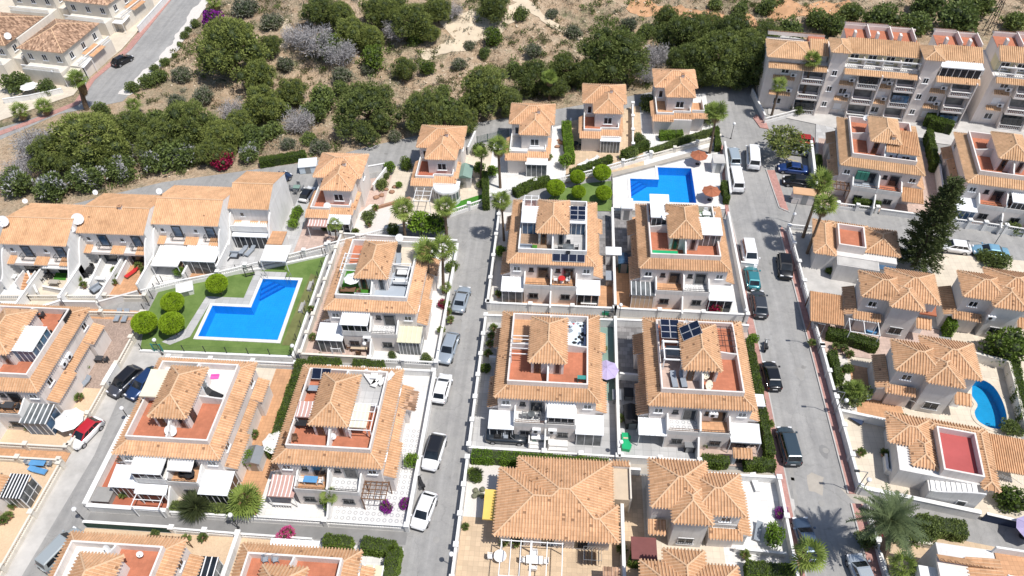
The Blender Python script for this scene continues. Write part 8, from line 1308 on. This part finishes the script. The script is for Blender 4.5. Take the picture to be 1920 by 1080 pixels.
path('clay_bank', [(1180, 8), (1240, 22), (1300, 32), (1370, 45), (1420, 42)], 5.0, 'clay'); path('clay_bank', [(1440, 15), (1520, 25), (1600, 15)], 5.0, 'clay'); path('stony_slope', [(840, 60), (870, 45), (920, 40)], 6.0, 'track')
def in_scrub(x, y):
    e = float(road_edge(x)); 
    if y < e+1.0: return False
    if x < -60 and y < 108 - (x+60)*.3 and x < -76: return False
    g = Vector((x, y, terr(x, y)-CAM_H)); px = 960+FPX*g.dot(AX)/g.dot(AF); py = 540+FPX*g.dot(AD)/g.dot(AF)
    if not (-40 < px < 1960 and -60 < py < 420): return False
    if px < 410 and py < (228 if px < 225 else 214-(px-230)*1.21): return False
    if px > 1425 and py > 60: return False
    return True
def scatter(name, n, ln, wd, per, m, seed, thr, sp=.3, up=1.0, ht=.0):
    rs2 = np.random.RandomState(seed); P_ = []
    while len(P_) < n:
        x, y = rs2.uniform(-105, 95), rs2.uniform(78, 165)
        if not in_scrub(x, y): 
            continue
        f = math.sin(x*.21+seed)*math.sin(y*.17+seed*2)+.5*math.sin(x*.53+y*.41+seed)+.4*math.sin(x*1.1-y*.9)
        if f < thr+rs2.uniform(-.5, .5): continue
        P_.append((x, y, terr(x, y)))
    P_ = np.repeat(np.array(P_), per, 0); P_[:, :2] += rs2.normal(size=(len(P_), 2))*sp; P_[:, 2] += rs2.uniform(-.02, ht+.001, len(P_)); a = rs2.normal(size=(len(P_), 3))*.6; a[:, 2] = np.abs(a[:, 2])+up*.4; a /= np.linalg.norm(a, axis=1)[:, None]; v, f = leaves(P_, a, ln, wd, .5); o = link(name, npmesh(name, v, f, [m])); o['kind'] = 'stuff'; return o
scatter('dry_grass', 2600, .45, .05, 12, 'dry', 1, .1, .35); scatter('low_scrub', 900, .38, .08, 34, 'olive', 2, .25, .34, .8, .35); scatter('grey_scrub', 520, .4, .06, 30, 'shrub_grey', 5, .3, .34, .8, .4); scatter('green_scrub', 380, .4, .09, 55, 'shrub', 9, .35, .42, .6, .6)
rs3 = np.random.RandomState(3); P_ = []
while len(P_) < 1500:
    x, y = rs3.uniform(-80, 95), rs3.uniform(85, 165)
    if in_scrub(x, y) and math.sin(x*.15+2)*math.sin(y*.2)+.4*math.sin(x*.6+y) > .0: P_.append((x, y, terr(x, y)+.02))
V, F, o_ = [], [], 0
for p in P_:
    v, f = ico(p, rs3.uniform(.08, .3)*np.array([1, 1, .6])); V.append(v+rs3.normal(size=v.shape)*.03); F.append(f[:, :3]+o_); o_ += len(v)
struct(link('stones', npmesh('stones', np.concatenate(V), np.concatenate(F), ['track'])), 'stuff')
# ------------------------------------------------------------------ clutter of the small yards
sheet('turf_mat', P2((100, 526), (106, 512), (127, 512), (124, 527)), .14, 'turf', .03)
def garden_steps(px, py, rot, label, n=6, w=1.5, m='orange_paving'):
    g = G(px, py); o = thing('garden_steps', label, 'steps', (g.x, g.y, .09), rot)
    for k in range(n): MB().box(-w/2, w/2, k*.36, k*.36+.36, 0, .17*(k+1)).build('step', m, o)
    for s in (-w/2-.14, w/2): MB().box(s, s+.14, -.02, n*.36+.02, 0, .17*n+.5).build('side_wall', 'white', o)
    return o
garden_steps(50, 545, 0, 'orange garden steps between white rails in the first row-house yard'); garden_steps(238, 500, .2, 'orange steps beside the red lounger', 5, 1.2); garden_steps(345, 505, 0, 'wooden steps at the end of the third row-house yard', 4, 1.4, 'wood_deck'); garden_steps(1010, 843, 0, 'white front steps behind the balustrade, right of the convertible', 4, 2.0, 'white_paving')
dining(85, 522, .12, 'dark table in the first row-house yard', 'black_plastic', 4, 1.3, .8); dining(28, 525, .12, 'white table at the left edge of the row-house yards', 'plastic_white', 2, 1.0, .7); dining(170, 512, .12, 'black table in the second row-house yard', 'black_plastic', 4, 1.2, .8); dining(192, 528, .12, 'white bench table in the second row-house yard', 'plastic_white', 2, 1.2, .6); dining(105, 535, .14, 'low stone table beside the green turf mat', 'concrete_tan', 0, 1.3, .7)
x, y, z = at(183, 545, .12); sofa(x, y, z, 1.0, 'grey sofa at the end of the second row-house yard', w=1.5)
for q in [(150, 530, 'leafy pot on the left of the second row-house yard'), (160, 540, 'flowering pot on the left of the second row-house yard'), (218, 512, 'agave pot beside the orange steps'), (222, 525, 'red flowerpot beside the orange steps'), (215, 535, 'low pot beside the orange steps'), (262, 503, 'flowerpot near the red lounger'), (272, 512, 'big pot at the end of the red lounger yard'), (85, 505, 'tall pot at the dark row-house door'), (140, 520, 'pot by the white partition of the first yard'), (255, 487, 'pot on the orange terrace under the balcony'), (275, 488, 'yellow flowerpot on the orange terrace under the balcony'), (70, 690, 'pot on the yellow gravel beside the white parasol'), (125, 745, 'green bush pot on the yellow gravel yard'), (152, 750, 'second bush pot on the yellow gravel yard'), (168, 670, 'leafy pot beside the brown gravel porch'), (165, 695, 'cactus pot beside the brown gravel porch'), (188, 648, 'low pot beside the brown gravel wall'), (60, 805, 'dark low pot at the cream balustrade'), (30, 800, 'yucca pot at the cream balustrade'), (480, 820, 'pot beside the bright tree between the blocks'), (690, 630, 'pot at the glazed sunroom door'), (838, 575, 'pot in the bed beside the silver saloon'), (845, 605, 'climbing pot beside the street wall'), (840, 590, 'small pot beside the street wall'), (828, 625, 'bush pot near the street wall corner'), (926, 620, 'first pot in the row along the street wall'), (922, 635, 'second pot in the row along the street wall'), (919, 650, 'third pot in the row along the street wall'), (916, 668, 'fourth pot in the row along the street wall'), (935, 557, 'bright bush pot at the lane wall'), (1130, 660, 'bush pot below the lilac parasol'), (1165, 790, 'leafy pot beside the green slide'), (1320, 838, 'palm pot at the partition by the front hedge'), (1440, 800, 'bush pot inside the street hedge'), (1432, 815, 'second bush pot inside the street hedge'), (705, 395, 'succulent pot on the pink path'), (693, 425, 'pot in the white triangle bed'), (668, 440, 'pot beside the white conservatory'), (850, 385, 'pot before the curved sunroom'), (838, 370, 'red pot before the curved sunroom'), (1030, 300, 'pot beside the third villa steps'), (1395, 1045, 'left bush pot before the bottom villa'), (1165, 1035, 'pot on the bungalow yard'), (1590, 690-20, 'clipped pot in the cactus garden'), (1578, 702, 'white pot in the cactus garden'), (1690, 790, 'pot beside the rotary dryer'), (1740, 1010, 'pot on the lower right terrace'), (930, 945, 'bush pot at the pergola of the bungalow'), (945, 1020, 'small plant pot on the bungalow yard'), (968, 1022, 'second small plant pot on the bungalow yard')]: pot(q[0], q[1], q[2], s=1.2)
# chequered table-cloth, yard walls, kiosk and low terraces that the photograph shows between the plots
def terrace_wall(px0, py0, px1, py1, h, label, m='white', t=.18): a, b = G(px0, py0), G(px1, py1); return GW(label, [tuple(a.xy), tuple(b.xy)], h, m, t)
terrace_wall(85, 545, 128, 553, .9, 'low white front wall of the green-matted row-house yard'); terrace_wall(60, 520, 78, 560, 1.2, 'white side wall of the orange garden steps'); terrace_wall(205, 480, 175, 545, 1.3, 'slanting white rail wall in the second row-house yard'); terrace_wall(255, 478, 225, 535, 1.2, 'slanting white rail wall beside the red lounger'); terrace_wall(1160, 712, 1200, 716, 1.3, 'white cross wall in the shaded yard'); terrace_wall(918, 680, 945, 682, 1.2, 'white cross wall in the yard of the clothes-strewn house'); terrace_wall(1385, 505, 1410, 508, 1.4, 'short white wall beside the teal small car'); terrace_wall(1660, 890, 1702, 905, 1.0, 'white porch wall at the outside stair'); terrace_wall(1655, 860, 1658, 890, 1.0, 'white porch side wall on the cream yard')
terrace_wall(1375, 1035, 1470, 1045, .9, 'white balustrade wall at the bottom villa'); terrace_wall(700, 395, 770, 375, .5, 'low stone edging of the rock garden', 'stone_rust', .3); terrace_wall(590, 375, 618, 440, .4, 'low white edging beside the first villa')
def bench(px, py, rot, label):
    g = G(px, py); o = thing('garden_bench', label, 'bench', (g.x, g.y, .05), rot)
    for k in range(4): MB().box(-.75, .75, -.25+k*.13, -.15+k*.13, .42, .46).build('slat', 'concrete', o)
    for k in range(3): MB().box(-.75, .75, .27, .31, .5+k*.14, .6+k*.14).build('back_slat', 'concrete', o)
    for s in (-.65, .65): MB().box(s-.06, s+.06, -.25, .3, 0, .42).build('leg', 'concrete', o)
bench(583, 540, -1.57, 'upper stone bench on the lawn edge beside the pool footpath'); bench(567, 580, -1.57, 'lower stone bench on the lawn edge beside the pool footpath')
